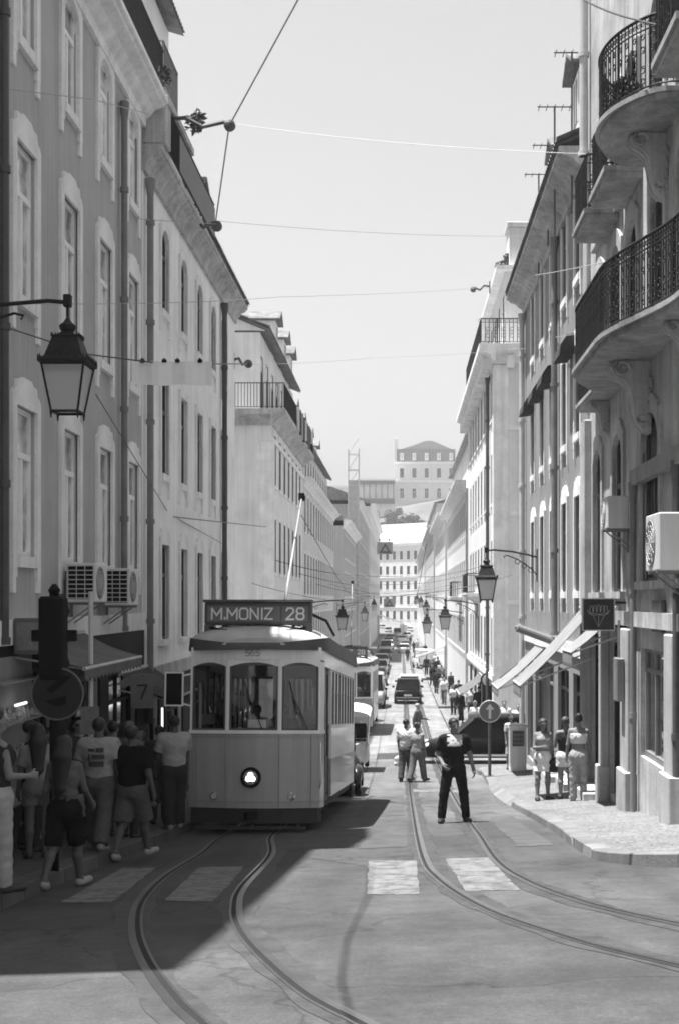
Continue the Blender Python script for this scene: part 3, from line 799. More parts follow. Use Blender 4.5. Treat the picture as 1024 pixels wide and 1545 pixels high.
# carved brackets under the balconies
def bracket(Y, z, s, B=R1):
    """scrolled console: S-shaped profile with volutes, ribs and a drop of leaves"""
    b = MB(); pr = [(-.001, 0), (-.62, 0), (-.66, -.1), (-.6, -.24), (-.46, -.3), (-.36, -.42), (-.3, -.62), (-.27, -.85), (-.2, -1.05), (-.1, -1.18), (-.001, -1.22)]
    b.prism(pr, 'x', -.2, .2); b.prism([(y*1.04 - .02 if y < -.01 else y, zz*.985 - .0) for y, zz in pr], 'x', -.06, .06)
    for sx in (-1, 1):
        for (cy, cz, r) in ((-.5, -.15, .15), (-.18, -1.02, .1)):
            q = [(sx*.215, cy + r*(1-t/16)*math.cos(t*.7), cz + r*(1-t/16)*math.sin(t*.7)) for t in range(15)]; b.tube(q, [.04 - .0015*t for t in range(15)], 6)
        b.tube([(sx*.17, y - .01, zz) for y, zz in pr[2:-1]], .035, 6)
        for k in range(4): b.tube([(sx*.2, -.02, -.3 - k*.2), (sx*(.34 - k*.03), -.05, -.34 - k*.2), (sx*(.4 - k*.04), -.03, -.5 - k*.2)], [.05, .06, .02], 6)
    for k in range(5): b.ball((0, -.33 + k*.055, -.5 - k*.16), .075 - k*.006, 7, sy=.8)
    o = obj('carved_bracket', b, STONE_M, B.root, (B.u(Y), 0, z - B.z0), smooth=50); o.scale = (s, s, s); return o
bracket(21.4, 12.43, .95)
for (Y, z, s) in ((25.6, 12.43, .55), (20.1, 15.63, .8), (18.3, 12.43, .55)): bracket(Y, z, s)
R1.pipe(28.1, 18.0, 25.5, .09, ZINC_L, hop=False)
R1.pipe(22.35, 4.5, 10.5, .05, ZINC); R1.pipe(18.85, 4.5, 10.5, .05, IRON_G)
# ---- second right house
R2 = Bld('pipe_house', 'pale grey house on the right with two drainpipes and small box awnings over its windows', 'R', 28.6, 42.9, 17.95, PL_GREY2, depth=9)
Y2 = (40.06, 37.4, 34.9, 32.35, 29.94)
for i, Y in enumerate(Y2):
    R2.window(Y, 8.8, .95, 2.15, 'step dark feet'); R2.window(Y, 12.35, .95, 2.05, 'step dark feet'); R2.window(Y, 15.9, .95, 2.0, 'plain dark feet')
for i, Y in enumerate((40.06, 37.4, 34.9, 30.9)):
    a = MB(); u = R2.u(Y); z = 14.2 - R2.z0
    a.prism([(-.06, z + .5), (-.22, z + .46), (-.36, z + .25), (-.4, z), (-.36, z), (-.06, z + .04)], 'x', u - .62, u + .62)
    o = obj('box_awning', a, mat('dark_canvas', .035, .9), R2.root)
for (a, b) in ((29.2, 30.9), (31.7, 33.9), (34.8, 36.6), (37.5, 39.6), (40.3, 42.1)): R2.shop(a, b, gz(XR, a) + .35, 6.9, ZINC if a > 34 else None, 2, stall=.25)
R2.finish(); R2.band(7.3, 7.6, .07); R2.cornice(18.4, .6, .6, STONE_M, e1=.0)
R2.pipe(42.55, 3.8, 17.7, .085, ZINC_L); R2.pipe(33.6, 7.7, 17.7, .08, ZINC)
R2.tiles(-.66, 18.5, 4.5, 20.9, -.1, R2.W)
dormer(R2, R2.u(38.6), 20.0, 1.3, 1.5, .5, 3); dormer(R2, R2.u(32.6), 20.0, 1.3, 1.5, .3, 3)
# ---- third right house, corner balcony
R3 = Bld('pale_corner_house', 'pale corner house beyond the right side street with iron balcony under its attic', 'R', 57, 79.5, 19.0, PL_CREAM, depth=12)
Y3 = [58.4 + 2.55 * i for i in range(8)]
corner_windows(R3, Y3, ((16.5, 2.1), (12.8, 2.2), (9.0, 2.2), (5.6, 2.2)), .95, 'plain dark')
for i in range(5): R3.shop(58 + 4.2*i, 61 + 4.2*i, gz(XR, 58 + 4.2*i) + .15, 4.9)
R3.finish(); R3.band(5.1, 5.35, .1, ub=R3.W + .06)
q = MB(); q.bbox(R3.W - .5, R3.W + .05, -.07, .6, -1, 18.7 - R3.z0, .02); obj('corner_pier', q, STONE, R3.root)
q = MB()
for z in (5.2, 8.4, 12.2, 15.9): q.box(R3.W + .001, R3.W + .06, .6, 12, z - R3.z0, z + .2 - R3.z0)
obj('string_course', q, STONE, R3.root)
co = MB(); z = -R3.z0
pr = [(-.001, 18.75+z), (-.1, 18.75+z), (-.2, 19.0+z), (-.6, 19.2+z), (-.7, 19.25+z), (-.7, 19.5+z), (-.001, 19.5+z)]
co.prism(pr, 'x', 0, R3.W + .7); co.prism([(R3.W - y, zz - .002) for y, zz in pr], 'y', .001, 12)
for i in range(24): co.box(i*.95 + .2, i*.95 + .5, -.5, -.1, 18.55+z, 19.05+z)
for i in range(9): co.box(R3.W + .1, R3.W + .5, .5 + i*1.2, .8 + i*1.2, 18.55+z, 19.05+z)
obj('cornice', co, STONE, R3.root)
obj('balcony_railing', rail_mb([(R3.W + .62, 11), (R3.W + .62, -.62), (R3.W - 12, -.62)], 19.52 + z, 1.05, .17, 1, .016), IRON, R3.root)
at6 = R3.wallmesh(R3.W - .7, 19.5+z, 22.9+z, [(R3.u(y)-.45, R3.u(y)+.45, 19.7+z, 22+z) for y in Y3], 9, PL_CREAM, 'attic', R3.root, .5)
for y in Y3:
    fr, pa, su = window_meshes(.9, 2.3, 'none dark', True); o = link('attic_window', fr, at6, (R3.u(y), .5, 19.7+z)); link('pane', pa, o)
co = MB(); co.box(0, R3.W - .4, .1, 9.5, 22.9+z, 23.1+z); obj('attic_cornice', co, STONE, R3.root)
q = MB(); q.bbox(R3.W - 2.4, R3.W - .9, .7, 2.6, 23.1+z, 24.9+z, .03); q.bbox(R3.W - 2.5, R3.W - .8, .6, 2.7, 24.9+z, 25.1+z, .03); obj('chimney', q, PL_PALE, R3.root)
R3.pipe(59.7, 4.0, 18.6, .08, ZINC_DK)
balcony(R3, R3.u(72.5), R3.u(67.5), 8.95, .7, 1.0, 0, .13)
# ---- farther right blocks
def far_block(name, label, side, a, b, zt, wall, step, rows, rise=2.6, att=0.):
    B = Bld(name, label, side, a, b, zt, wall, depth=12)
    Y = a + step * .6
    while Y < b - 1:
        for z in rows: B.window(Y, z, 1.0, 2.2, 'plain dark', True)
        Y += step
    B.finish(); B.cornice(zt + .45, .7, .7, e0=.7 if side == 'L' else 0, e1=.7 if side == 'R' else 0)
    if att:
        o = MB(); o.box(0, B.W, .5, 11, zt + .45 - B.z0, zt + att - B.z0); obj('attic', o, wall, B.root)
        B.plainroof(1.8, -.1, eave=zt + att)
    else: B.plainroof(rise, .4, eave=zt + .45)
    for i in range(int(B.W / 5)): B.shop(a + 1 + 5*i, a + 4.4 + 5*i, gz(B.root.location.x, a + 5*i) + .1, rows[-1] - .8)
    return B
R4 = far_block('white_house', 'white lit house on the right after the corner house with a projecting cornice', 'R', 83, 116, 15.6, PL_PALE, 2.6, (12.6, 8.9, 5.3), att=3.6)
balcony(R4, R4.u(92), R4.u(88), 8.8, .7, 1.0, 0, .13)
R5 = far_block('far_corner_house', 'pale house with deep eaves farther down the right side', 'R', 122, 158, 16.2, PL_CREAM, 2.8, (12.8, 9, 5.2))
R6 = far_block('far_terrace', 'long pale terrace in haze at the far right of the street', 'R', 166, 222, 17.5, PL_PALE, 3.4, (13.5, 9.4, 5.4), att=3.2)
R7 = far_block('last_terrace', 'farthest hazy terrace on the right before the street ends', 'R', 232, 330, 17.5, PL_CREAM, 4.6, (13.5, 9.4, 5.4))
# ---- the street's end and the hill
EB = Bld('end_house', 'pale many-windowed house closing the far end of the street below the hill', 'F', 0, 70, 25.5, PL_PALE, depth=14, rot=R(-42), org=(-34, 438), z0=-.5)
for i in range(24):
    for z in (2.6, 7.2, 11.8, 16.4, 21.0):
        if i * 1.0 < 20: EB.window(8 + 2.9 * i, z, 1.2, 2.6, 'plain dark', True)
EB.finish()
for z in (6.2, 15.4): EB.band(z, z + .3, .2)
EB.cornice(26.0, .9, .8); EB.plainroof(6.5, .6, mat('pale_roof_tile', .33, .9, .15), 26.0)
h = MB(); NX, NY = 36, 26; vs = []
for j in range(NY):
    for i in range(NX):
        x = -220 + 440 * i / (NX-1); y = 455 + 240 * j / (NY-1)
        z = 2 + 46 * sst(455, 560, y) + 3 * math.sin(x * .05) + 2 * math.sin(y * .09 + x * .03); vs.append((x, y, z))
h.add(vs, [(j*NX+i, j*NX+i+1, (j+1)*NX+i+1, (j+1)*NX+i) for j in range(NY-1) for i in range(NX-1)])
struct('hill', h, mat('scrub_hillside', .14, .95, .35, .06, 1), True)
MZ = 46.
M = Bld('hilltop_mansion', 'big hilltop house with a dark mansard roof and small dormers above the street end', 'F', 0, 26, 66.2, PL_PALE, depth=16, rot=0, org=(-2.6, 560), z0=40)
for i in range(5):
    u = 2.8 + 5.2 * i
    M.window(u, 60.2, 1.7, 4.0, 'plain dark', True); M.window(u, 51.5, 1.7, 4.2, 'plain', True)
M.finish(); M.band(58.2, 59.0, .5); M.cornice(66.9, .9, .8)
q = MB(); z = -M.z0; q.prism([(.2, 66.9+z), (15.8, 66.9+z), (14.6, 72.4+z), (1.4, 72.4+z)], 'x', .6, 25.4); mr = obj('mansard_roof', q, mat('slate', .06, .7, .15), M.root)
for i in range(5):
    u = 2.8 + 5.2 * i; q = MB(); q.box(u-.75, u+.75, -.1, 2, 67.6+z, 70.6+z); o = obj('dormer', q, STONE, mr); q = MB(); q.box(u-.4, u+.4, -.14, -.11, 67.9+z, 70.2+z); obj('pane', q, CURT, o)
q = MB(); q.prism([(2.0, 72.4+z), (24, 72.4+z), (20, 74.2+z), (15.6, 76+z), (12.6, 76+z), (8, 74.2+z)], 'y', 2, 14); obj('roof', q, mat('pale_slate', .3, .8), M.root)
q = MB(); q.bbox(-.6, 1.2, 2, 4, 66+z, 77+z, .1); obj('chimney', q, PL_PALE, M.root)
G = thing('loggia_house', 'low hillside house with a columned loggia over three arches left of the mansion', 'building', (-18.5, 545, 36))
q = MB(); q.box(0, 16, 1.2, 12, 0, 21.6); q.box(-14, 0, 2, 12, 0, 19); obj('wall', q, PL_PALE, G.root if hasattr(G, 'root') else G)
q = MB(); q.box(0, 16, -.6, 12.5, 21.61, 22.4); obj('roof', q, STONE, G)
q = MB(); q.box(.3, 15.7, -1, 1.199, 12.2, 14.2); obj('gallery_floor', q, mat('dark_gallery', .09), G)
q = MB()
for i in range(7): q.box(.4 + i*2.45, .8 + i*2.45, -.8, -.4, 14.21, 20.2)
q.box(.2, 15.8, -.9, -.3, 20.21, 21.6); obj('colonnade', q, mat('dark_gallery', .09), G)
q = MB(); q.box(.5, 15.5, 1.15, 1.195, 14.3, 20.1); obj('loggia_back', q, PL_CREAM, G)
for i in range(3):
    q = MB(); c = 3 + i * 5.; pts = [(c-1.8, 3), (c+1.8, 3)] + [(c + 1.8*math.cos(a), 8 + 1.9*math.sin(a)) for a in [k*math.pi/8 for k in range(9)]]; q.prism(pts, 'y', 1.1, 1.19); obj('arch', q, PL_MID, G)
q = MB(); q.box(-14, 0, 1.9, 12.2, 19.01, 19.8); obj('parapet', q, STONE, G)
# ================================================================ ground, pavements, rails, paint
def axis_steps(parts):
    o = []
    for a, b, s in parts:
        n = max(1, round((b - a) / s)); o += [a + (b - a) * i / n for i in range(n)]
    return o + [parts[-1][1]]
gx = axis_steps([(-420, -30, 65), (-30, -8, 4), (-8, 8, .5), (8, 30, 4), (30, 420, 65)])
gy = axis_steps([(-38, 0, 4), (0, 60, .6), (60, 200, 5), (200, 470, 30), (470, 900, 100)])
g = MB(); g.add([(x, y, gz(x, y) - (0 if y < 440 else 0)) for y in gy for x in gx],
      [(j*len(gx)+i, j*len(gx)+i+1, (j+1)*len(gx)+i+1, (j+1)*len(gx)+i) for j in range(len(gy)-1) for i in range(len(gx)-1)])
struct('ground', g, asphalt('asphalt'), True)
PAVE = cobble('limestone_setts', .195); PAVE_SHADE = cobble('shaded_setts', .055);  # second setts: darker copy with the left side's shade put into its colour
def kerb(name, v):
    m = mat(name, v, .75, .2, 2, 30, .2, stain=.35); nt = m.node_tree; b = nt.nodes['Principled BSDF']; src = b.inputs['Base Color'].links[0].from_socket
    sp = N(nt, 'ShaderNodeSeparateXYZ'); nt.links.new(N(nt, 'ShaderNodeTexCoord').outputs['Object'], sp.inputs[0])
    f = mth(nt, 'FRACT', mth(nt, 'DIVIDE', sp.outputs[1], .85), 0); j = mapr(nt, mth(nt, 'ABSOLUTE', mth(nt, 'SUBTRACT', f, .5), 0), .47, .485, 1, .35)
    w = N(nt, 'ShaderNodeTexWhiteNoise', noise_dimensions='1D'); nt.links.new(mth(nt, 'FLOOR', mth(nt, 'DIVIDE', sp.outputs[1], .85), 0), w.inputs['W'])
    nt.links.new(mth(nt, 'MULTIPLY', mth(nt, 'MULTIPLY', src, j), mapr(nt, w.outputs['Value'], 0, 1, .8, 1.15)), b.inputs['Base Color']); return m
KERB = kerb('kerb_stone', .19); KERB_SHADE = kerb('shaded_kerb_stone', .08)  # second kerb darkened to carry the shade of the left side
def pavement(side, Ya, Yb, edge, far, mats, step=.5):
    n = max(2, int((Yb - Ya) / step)); b = MB(); rows = []
    for i in range(n + 1):
        y = Ya + (Yb - Ya) * i / n; e = edge(y); sg = -1 if side == 'L' else 1
        xs = [e, e + sg * .26] + [e + sg * .26 + (far - e - sg * .26) * k / 6 for k in range(1, 7)]
        rows.append([(e, y, gz(e, y) - .15)] + [(e + sg * .015, y, pavz(e, y) - .012)] + [(x, y, pavz(x, y)) for x in [e + sg * .03] + xs[1:]])
    m = len(rows[0]); vs = [p for r in rows for p in r]; b.v = vs
    for i in range(n):
        for k in range(m - 1):
            b.f.append((i*m+k, i*m+k+1, (i+1)*m+k+1, (i+1)*m+k)); b.mi.append(1 if k < 3 else 0)
    for r, i in ((rows[0], 0), (rows[-1], n)):
        o = len(b.v); b.v += [(p[0], p[1], gz(p[0], p[1]) - .15) for p in r]
        for k in range(m - 1): b.f.append((i*m+k, i*m+k+1, o+k+1, o+k)); b.mi.append(1)
    struct('pavement', b, mats)
def eR(y):
    if y > 16.3: return KR + .1 * math.sin(y * .35)  * min(1, (y - 16.3) / 3)
    return KR + 1.7 - math.sqrt(max(0, 1.7**2 - (16.3 - y)**2))
def eR2(y):
    e = eR(y) if y < 40 else KR
    return e if y < 40.8 else KR + 2.2 - math.sqrt(max(0, 2.2**2 - (y - 40.8)**2))
pavement('R', 14.62, 42.9, eR2, 9.5, [PAVE, KERB], .25)
pavement('L', -6, 43.0, lambda y: KL + .12 * math.sin(y * .3) * (1 if y < 22 else 0), -5.9, [PAVE_SHADE, KERB_SHADE])
for s, a, b in (('R', 56.2, 80), ('R', 82.4, 117), ('R', 121.4, 159), ('R', 165.5, 223), ('R', 231, 400)): pavement(s, a, b, lambda y: KR, 4.5, [PAVE, KERB], 3)
for s, a, b in (('L', 54.6, 106.5), ('L', 124.4, 158.6), ('L', 165.3, 223), ('L', 231, 400)): pavement(s, a, b, lambda y: KL, -5.9, [PAVE, KERB], 3)
STEEL = mat('worn_rail_steel', .36, .33, .15, 3, 30, .05, metal=1.); GROOVE = mat('rail_groove', .012, .9, .2); BITU = mat('bitumen_strip', .048, .7, .35, 3, 20, .2)
def catmull(P, n=14):
    P = [Vector(p) for p in P]; Q = [P[0]*2 - P[1]] + P + [P[-1]*2 - P[-2]]; o = []
    for i in range(1, len(Q) - 2):
        for k in range(n):
            t = k / n; a, b, c, d = Q[i-1:i+3]
            o.append(.5 * (2*b + (c-a)*t + (2*a - 5*b + 4*c - d)*t*t + (3*b - a - 3*c + d)*t**3))
    return o + [P[-1]]
def rail(P, parent, sg):
    pts = catmull(P); b = MB()
    for (o0, o1, dz, mi) in ((-.16, .17, .004, 2), (-.03, .028, .0085, 0), (.028, .07, .0065, 1), (.07, .092, .008, 0)):
        vs = []
        for i, p in enumerate(pts):
            d = pts[min(i+1, len(pts)-1)] - pts[max(i-1, 0)]; nn = Vector((d.y, -d.x)).normalized() * sg
            wob = (.02 * math.sin(p.y * 2.1) + .015 * math.sin(p.y * 5.3 + p.x)) if mi == 2 else 0
            for o in (o0 - wob, o1 + wob):
                q = p + nn * o; vs.append((q.x, q.y, gz(q.x, q.y) + dz))
        b.cur = mi; b.add(vs, [(2*i, 2*i+1, 2*i+3, 2*i+2) for i in range(len(pts)-1)])
    return obj('rail', b, [STEEL, GROOVE, BITU], parent)
t = thing('tram_track', 'left tram track curving out from under the yellow tram towards the bottom centre', 'tram track', (0, 0, 0))
far_ = [(24, 0), (30, 0), (38, 0), (50, 0), (75, 0), (110, 0), (160, 0), (220, 0), (300, 0), (390, 0)]
TX = -2.58
rail([at(*p) for p in ((700, 1620), (620, 1578), (552, 1541), (470, 1497), (402, 1440), (370, 1402), (361, 1370), (371, 1338), (412, 1290))] + [(TX + .5, 21.5)] + [(TX + .45, y) for y, _ in far_], t, -1)
rail([at(*p) for p in ((400, 1650), (345, 1604), (293, 1548), (255, 1511), (214, 1452), (199, 1403), (208, 1360), (245, 1322), (300, 1288))] + [(TX - .42, 21.5)] + [(TX - .45, y) for y, _ in far_], t, 1)
t = thing('tram_track', 'right tram track curving from under the man in black to the lower right edge', 'tram track', (0, 0, 0))
ff = [(.3, y) for y in (44, 55, 75, 110, 160, 220, 300, 390)]
rail([at(*p) for p in ((1200, 1492), (1100, 1473), (1024, 1455), (942, 1436), (860, 1413), (740, 1371), (667, 1326), (641, 1290), (627, 1230), (620, 1185))] + ff, t, -1)
rail([at(*p) for p in ((1200, 1432), (1100, 1414), (1024, 1397), (945, 1380), (868, 1360), (790, 1330), (742, 1297), (712, 1252))] + [(1.2, 30), (1.2, 36)] + [(x + .9, y) for x, y in ff], t, 1)
PAINT = worn_paint('worn_road_paint')
def road_patch(name, quad, m, n=14, dz=.005, jag=.012):
    rj = random.Random(int(quad[0][0]*100))
    b = MB(); a, bb, c, d = [Vector(q) for q in quad]; vs = []
    for j in range(n+1):
        for i in range(n+1):
            p = (a*(1-i/n) + bb*(i/n)) * (1-j/n) + (d*(1-i/n) + c*(i/n)) * (j/n); 
            if i in (0, n) or j in (0, n): p = p + Vector((rj.uniform(-jag, jag), rj.uniform(-jag, jag)*1.6))
            vs.append((p.x, p.y, gz(p.x, p.y) + dz))
    b.add(vs, [(j*(n+1)+i, j*(n+1)+i+1, (j+1)*(n+1)+i+1, (j+1)*(n+1)+i) for j in range(n) for i in range(n)])
    struct(name, b, m)
for q in (((702, 1345), (782, 1343), (738, 1294), (671, 1296)), ((553, 1350), (632, 1350), (628, 1299), (556, 1299)), ((248, 1360), (322, 1360), (369, 1308), (300, 1309)), ((92, 1362), (168, 1362), (235, 1310), (185, 1310))):
    road_patch('crosswalk_stripe', [at(*p) for p in q], PAINT)
road_patch('stop_line', [at(*p) for p in ((622, 1195), (700, 1196), (700, 1192), (622, 1191))], PAINT)
road_patch('stop_line', [at(*p) for p in ((548, 1231), (600, 1223), (600, 1220), (548, 1228))], PAINT)
PATCH = mat('tar_patch', .042, .9, .3, 2, 60, .2); PATCH2 = mat('pale_asphalt_patch', .15, .9, .2, 2, 60, .2)
PATCH3 = mat('grey_asphalt_patch', .07, .9, .3, 2, 60, .2)
road_patch('road_repair', [(-.6, 18.6), (.1, 18.7), (.1, 21.5), (-.55, 21.3)], PATCH3, jag=.02)
road_patch('road_repair', [(1.6, 18.2), (2.1, 18.2), (2.1, 25.), (1.65, 25.)], PATCH3, jag=.02)
road_patch('road_repair', [(-.9, 26), (.05, 26.2), (.05, 32.5), (-.8, 32)], PATCH3, jag=.02)
road_patch('road_repair', [(-.9, 47.5), (2.2, 48.5), (2.2, 51.5), (-.9, 50.5)], PATCH)
pz = MB(); vs = []; n = 12  # unseen pale paving added behind the camera to bounce light forward
for j in range(n + 1):
    for i in range(n + 1): x = -14 + 30*i/n; y = -32 + 28.*j/n; vs.append((x, y, gz(x, y) + .06))
pz.add(vs, [(j*(n+1)+i, j*(n+1)+i+1, (j+1)*(n+1)+i+1, (j+1)*(n+1)+i) for j in range(n) for i in range(n)])
struct('bounce_paving', pz, cobble('bounce_setts', .24))
# ================================================================ tram
YEL = mat('tram_yellow', .38, .32, .06, 1.2, 30, coat=.35, streak=.22); TWH = mat('tram_white', .9, .35, .05, 1.2, 30, coat=.25, streak=.18)
TROOF = mat('tram_roof', .5, .6, .1, 1.5, 30, streak=.1); TDK = mat('tram_rim', .09, .6, .2, 2, 30); BLK = mat('black_rubber', .01, .8, .2, spec=.08); CHR = mat('chrome', .7, .12, .03, metal=1.)
TGL = glass_clear('tram_glass', .7); INT = mat('tram_interior', .16, .7, .2, 3); LAMPON = emit('lit_headlamp', 6.); LENS = frosted('lens', .7)
SIGNB = mat('sign_blind', .15, .5, .1, 5); LETW = mat('sign_letters', .75, .5, .03); LETD = mat('number_paint', .3, .5, .03)
def strip(b, plan, z0, z1, th=.05, z0b=None):
    """upright panel that follows a plan polyline; thickness goes inwards (to the left of travel)"""
    n = len(plan); rings = []
    for i in range(n):
        p = Vector(plan[i]); d = (Vector(plan[min(i+1, n-1)]) - Vector(plan[max(i-1, 0)])).normalized(); q = p + Vector((-d.y, d.x)) * th
        rings.append([(p.x, p.y, z0), (p.x, p.y, z1), (q.x, q.y, z1), (q.x, q.y, z0)])
    b.loft(rings)
def make_tram(label, loc, rx, full=True):
    T = thing('tram', label, 'tram', loc); T.rotation_euler = (rx, 0, 0)
    L = 8.4; HW = 1.19
    FP = [(-HW, .62), (-1.182, .4), (-1.15, .26), (-.46, .045), (-.23, .012), (0, 0), (.23, .012), (.46, .045), (1.15, .26), (1.182, .4), (HW, .62)]
    RP = [(-x, L - y) for x, y in FP]
    bd = MB(); strip(bd, FP, .4, 1.7, .05)                                   # dash
    DS = 2.0; side = [(HW, DS), (HW, L - .62)]
    strip(bd, side, .5, 1.2, .05); strip(bd, [(-HW, L-.62), (-HW, .62)], .5, 1.7, .05); strip(bd, RP, .4, 1.7, .05)
    body = obj('body', bd, YEL, T, smooth=35)
    up = MB(); strip(up, side, 1.2, 1.84, .049)
    for i, y in enumerate([DS + k * (L - .62 - DS) / 8 for k in range(9)]):
        for s in (-1, 1): up.box(s*HW, s*(HW-.055), y - .06, y + .06, 1.84 if s > 0 else 1.7, 2.885)
    strip(up, [(HW, .62), (HW, L - .62)], 2.84 if False else 2.88, 3.2, .049); strip(up, [(-HW, L-.62), (-HW, .62)], 2.84, 3.2, .049)
    strip(up, FP, 2.98, 3.2, .05); strip(up, RP, 2.98, 3.2, .05)
    # posts of the two ends: arched window heads filled at the corners
    for P in (FP, RP):
        pans = [(Vector(P[2]), Vector(P[3])), (Vector(P[3]), Vector(P[7])), (Vector(P[7]), Vector(P[8]))]
        for (a, c) in pans:
            d = (c - a).normalized(); nn = Vector((-d.y, d.x)); w = (c-a).length
            def pt(s, z, dep): q = a + d * s + nn * dep; return (q.x, q.y, z)
            for s0, s1 in ((0, .035), (w-.035, w)):
                up.loft([[pt(s0, z, 0.002), pt(s1, z, 0.002), pt(s1, z, .06), pt(s0, z, .06)] for z in (1.7, 2.985)])
            n = 8; ar = [(.035 + (w-.07) * k / n, 2.93 - .075 * (2 * k / n - 1) ** 2) for k in range(n + 1)]
            for k in range(n):
                (s0, z0), (s1, z1) = ar[k], ar[k+1]
                up.loft([[pt(s0, z0, .002), pt(s0, 2.985, .002), pt(s0, 2.985, .05), pt(s0, z0, .05)], [pt(s1, z1, .002), pt(s1, 2.985, .002), pt(s1, 2.985, .05), pt(s1, z1, .05)]])
        strip(up, [P[0], P[1], P[2]], 1.7, 2.95, .05); strip(up, [P[8], P[9], P[10]], 1.7, 2.95, .05)
    # belt moulding
    off = [(x * 1.012, y - .018) for x, y in FP]; strip(up, off, 1.685, 1.745, .03)
    obj('upper_body', up, TWH, T, smooth=35)
    def panes(P, nm):
        for (ia, ib) in ((2, 3), (3, 7), (7, 8)):
            a, c = Vector(P[ia]), Vector(P[ib]); d = (c-a).normalized(); nn = Vector((-d.y, d.x)); w = (c-a).length
            def pt(s, z, dep): q = a + d*s + nn*dep; return (q.x, q.y, z)
            f = MB()
            for s0, s1, z0, z1 in ((.035, .07, 1.74, 2.93), (w-.07, w-.035, 1.74, 2.93), (.07, w-.07, 1.74, 1.78), (.07, w-.07, 2.88, 2.93)):
                f.loft([[pt(s0, z0, .012), pt(s1, z0, .012), pt(s1, z0, .045), pt(s0, z0, .045)], [pt(s0, z1, .012), pt(s1, z1, .012), pt(s1, z1, .045), pt(s0, z1, .045)]])
            o = obj('windscreen', f, TDK, T)
            p = MB(); p.loft([[pt(.05, z, .03), pt(w-.05, z, .03), pt(w-.05, z, .036), pt(.05, z, .036)] for z in (1.74, 2.93)]); obj('pane', p, TGL, o)
    panes(FP, 'front'); panes(RP, 'rear')
    for k in range(8):
        ya = DS + k * (L - .62 - DS) / 8 + .06; yb = DS + (k+1) * (L - .62 - DS) / 8 - .06
        for s in (-1, 1):
            zb = 1.84 if s > 0 else 1.7
            f = MB(); x0, x1 = s*(HW-.012), s*(HW-.045)
            f.box(x0, x1, ya, ya+.03, zb, 2.84); f.box(x0, x1, yb-.03, yb, zb, 2.84); f.box(x0, x1, ya+.03, yb-.03, 2.45, 2.48); f.box(x0, x1, ya+.03, yb-.03, zb, zb+.03)
            o = obj('side_window', f, TDK, T); p = MB(); p.box(s*(HW-.025), s*(HW-.03), ya, yb, zb, 2.84); obj('pane', p, TGL, o)
    # door on the offside, set back in its opening
    d = MB()
    for (ya, yb) in ((.66, 1.3), (1.33, 1.97)):
        d.box(HW-.06, HW-.1, ya, ya+.05, .45, 2.86); d.box(HW-.06, HW-.1, yb-.05, yb, .45, 2.86); d.box(HW-.06, HW-.1, ya+.05, yb-.05, .45, 1.25); d.box(HW-.06, HW-.1, ya+.05, yb-.05, 2.75, 2.86)
    dr = obj('folding_door', d, TDK, T); d = MB(); d.box(HW-.075, HW-.082, .68, 1.95, 1.2, 2.8); obj('pane', d, PANE_B, dr)
    d = MB(); d.box(HW-.02, HW-.14, .6, 2.02, .28, .33); d.cyl((HW-.01, .64, .9), (HW-.01, .64, 2.2), .018, n=6); obj('step', d, BLK, T)
    # roof: dark rim and domed canvas
    def half(y):
        e = min(y + .12, L + .12 - y)
        return 1.26 if e > .8 else 1.26 * math.sqrt(max(0.02, 1 - ((.8 - e) / .8) ** 2.6))
    ys = [-.12, -.09, -.04, .04, .16, .34, .55, .85, 1.3, 2, 3, 4, 5, 6, 6.7, 7.2, 7.6, 7.85, 8.04, 8.16, 8.24, 8.29, 8.32]
    def hgt(y):
        e = min(y + .12, L + .12 - y); t = min(1, e / 1.25); return .03 + .44 * math.sqrt(max(0, 1 - (1 - t) ** 2))
    rm = MB(); rf = MB(); A = 16
    rm.loft([[(-half(y), y, 3.15), (-half(y), y, 3.2), (-half(y)*.985, y, 3.2 + hgt(y)*.45), (half(y)*.985, y, 3.2 + hgt(y)*.45), (half(y), y, 3.2), (half(y), y, 3.15)] for y in ys])
    rf.loft([[(half(y) * .985 * -math.cos(math.pi*k/A), y, 3.2 + hgt(y) * (.18 + .82 * math.sin(math.pi*k/A) ** .8)) for k in range(A+1)] for y in [min(max(v, -.07), L + .07) for v in ys]], closed=True)
    obj('roof_rim', rm, TDK, T, smooth=40); roof = obj('roof', rf, TROOF, T, smooth=40)
    rib = MB()
    for y in (1.6, 2.9, 4.2, 5.5, 6.8): rib.tube([(1.2 * -math.cos(math.pi*k/A), y, 3.22 + hgt(y) * (.18 + .82 * math.sin(math.pi*k/A) ** .8)) for k in range(1, A)], .022, 5)
    for s in (-1, 1): rib.box(s*.62, s*.56, 1.0, 7.2, 3.5, 3.66)
    obj('roof_batten', rib, TDK, roof)
    # destination sign
    sg = MB(); sg.bbox(-.96, .96, .42, .66, 3.62, 4.02, .02); sb = obj('destination_sign', sg, TDK, T)
    q = MB(); q.box(-.9, .4, .405, .419, 3.67, 3.95); q.box(.43, .9, .405, .419, 3.67, 3.95); obj('blind', q, SIGNB, sb)
    q = MB(); q.box(-.98, .98, .36, .7, 4.02, 4.06)
    for s in (-1, 1): q.box(s*.96, s*.8, .44, .64, 3.3, 3.62)
    for x in (-.6, -.2, .2, .6): q.box(x, x + .05, .5, .58, 3.4, 3.62)
    obj('sign_frame', q, TDK, sb)
    link('lettering', text_mesh('lettering', 'M.MONIZ', .19, LETW), sb, (-.28, .40, 3.81)); link('lettering', text_mesh('lettering', '28', .2, LETW), sb, (.67, .40, 3.81))
    link('number', text_mesh('number', '565', .1, LETD, .003), T, (-.02, -.004, 3.09))
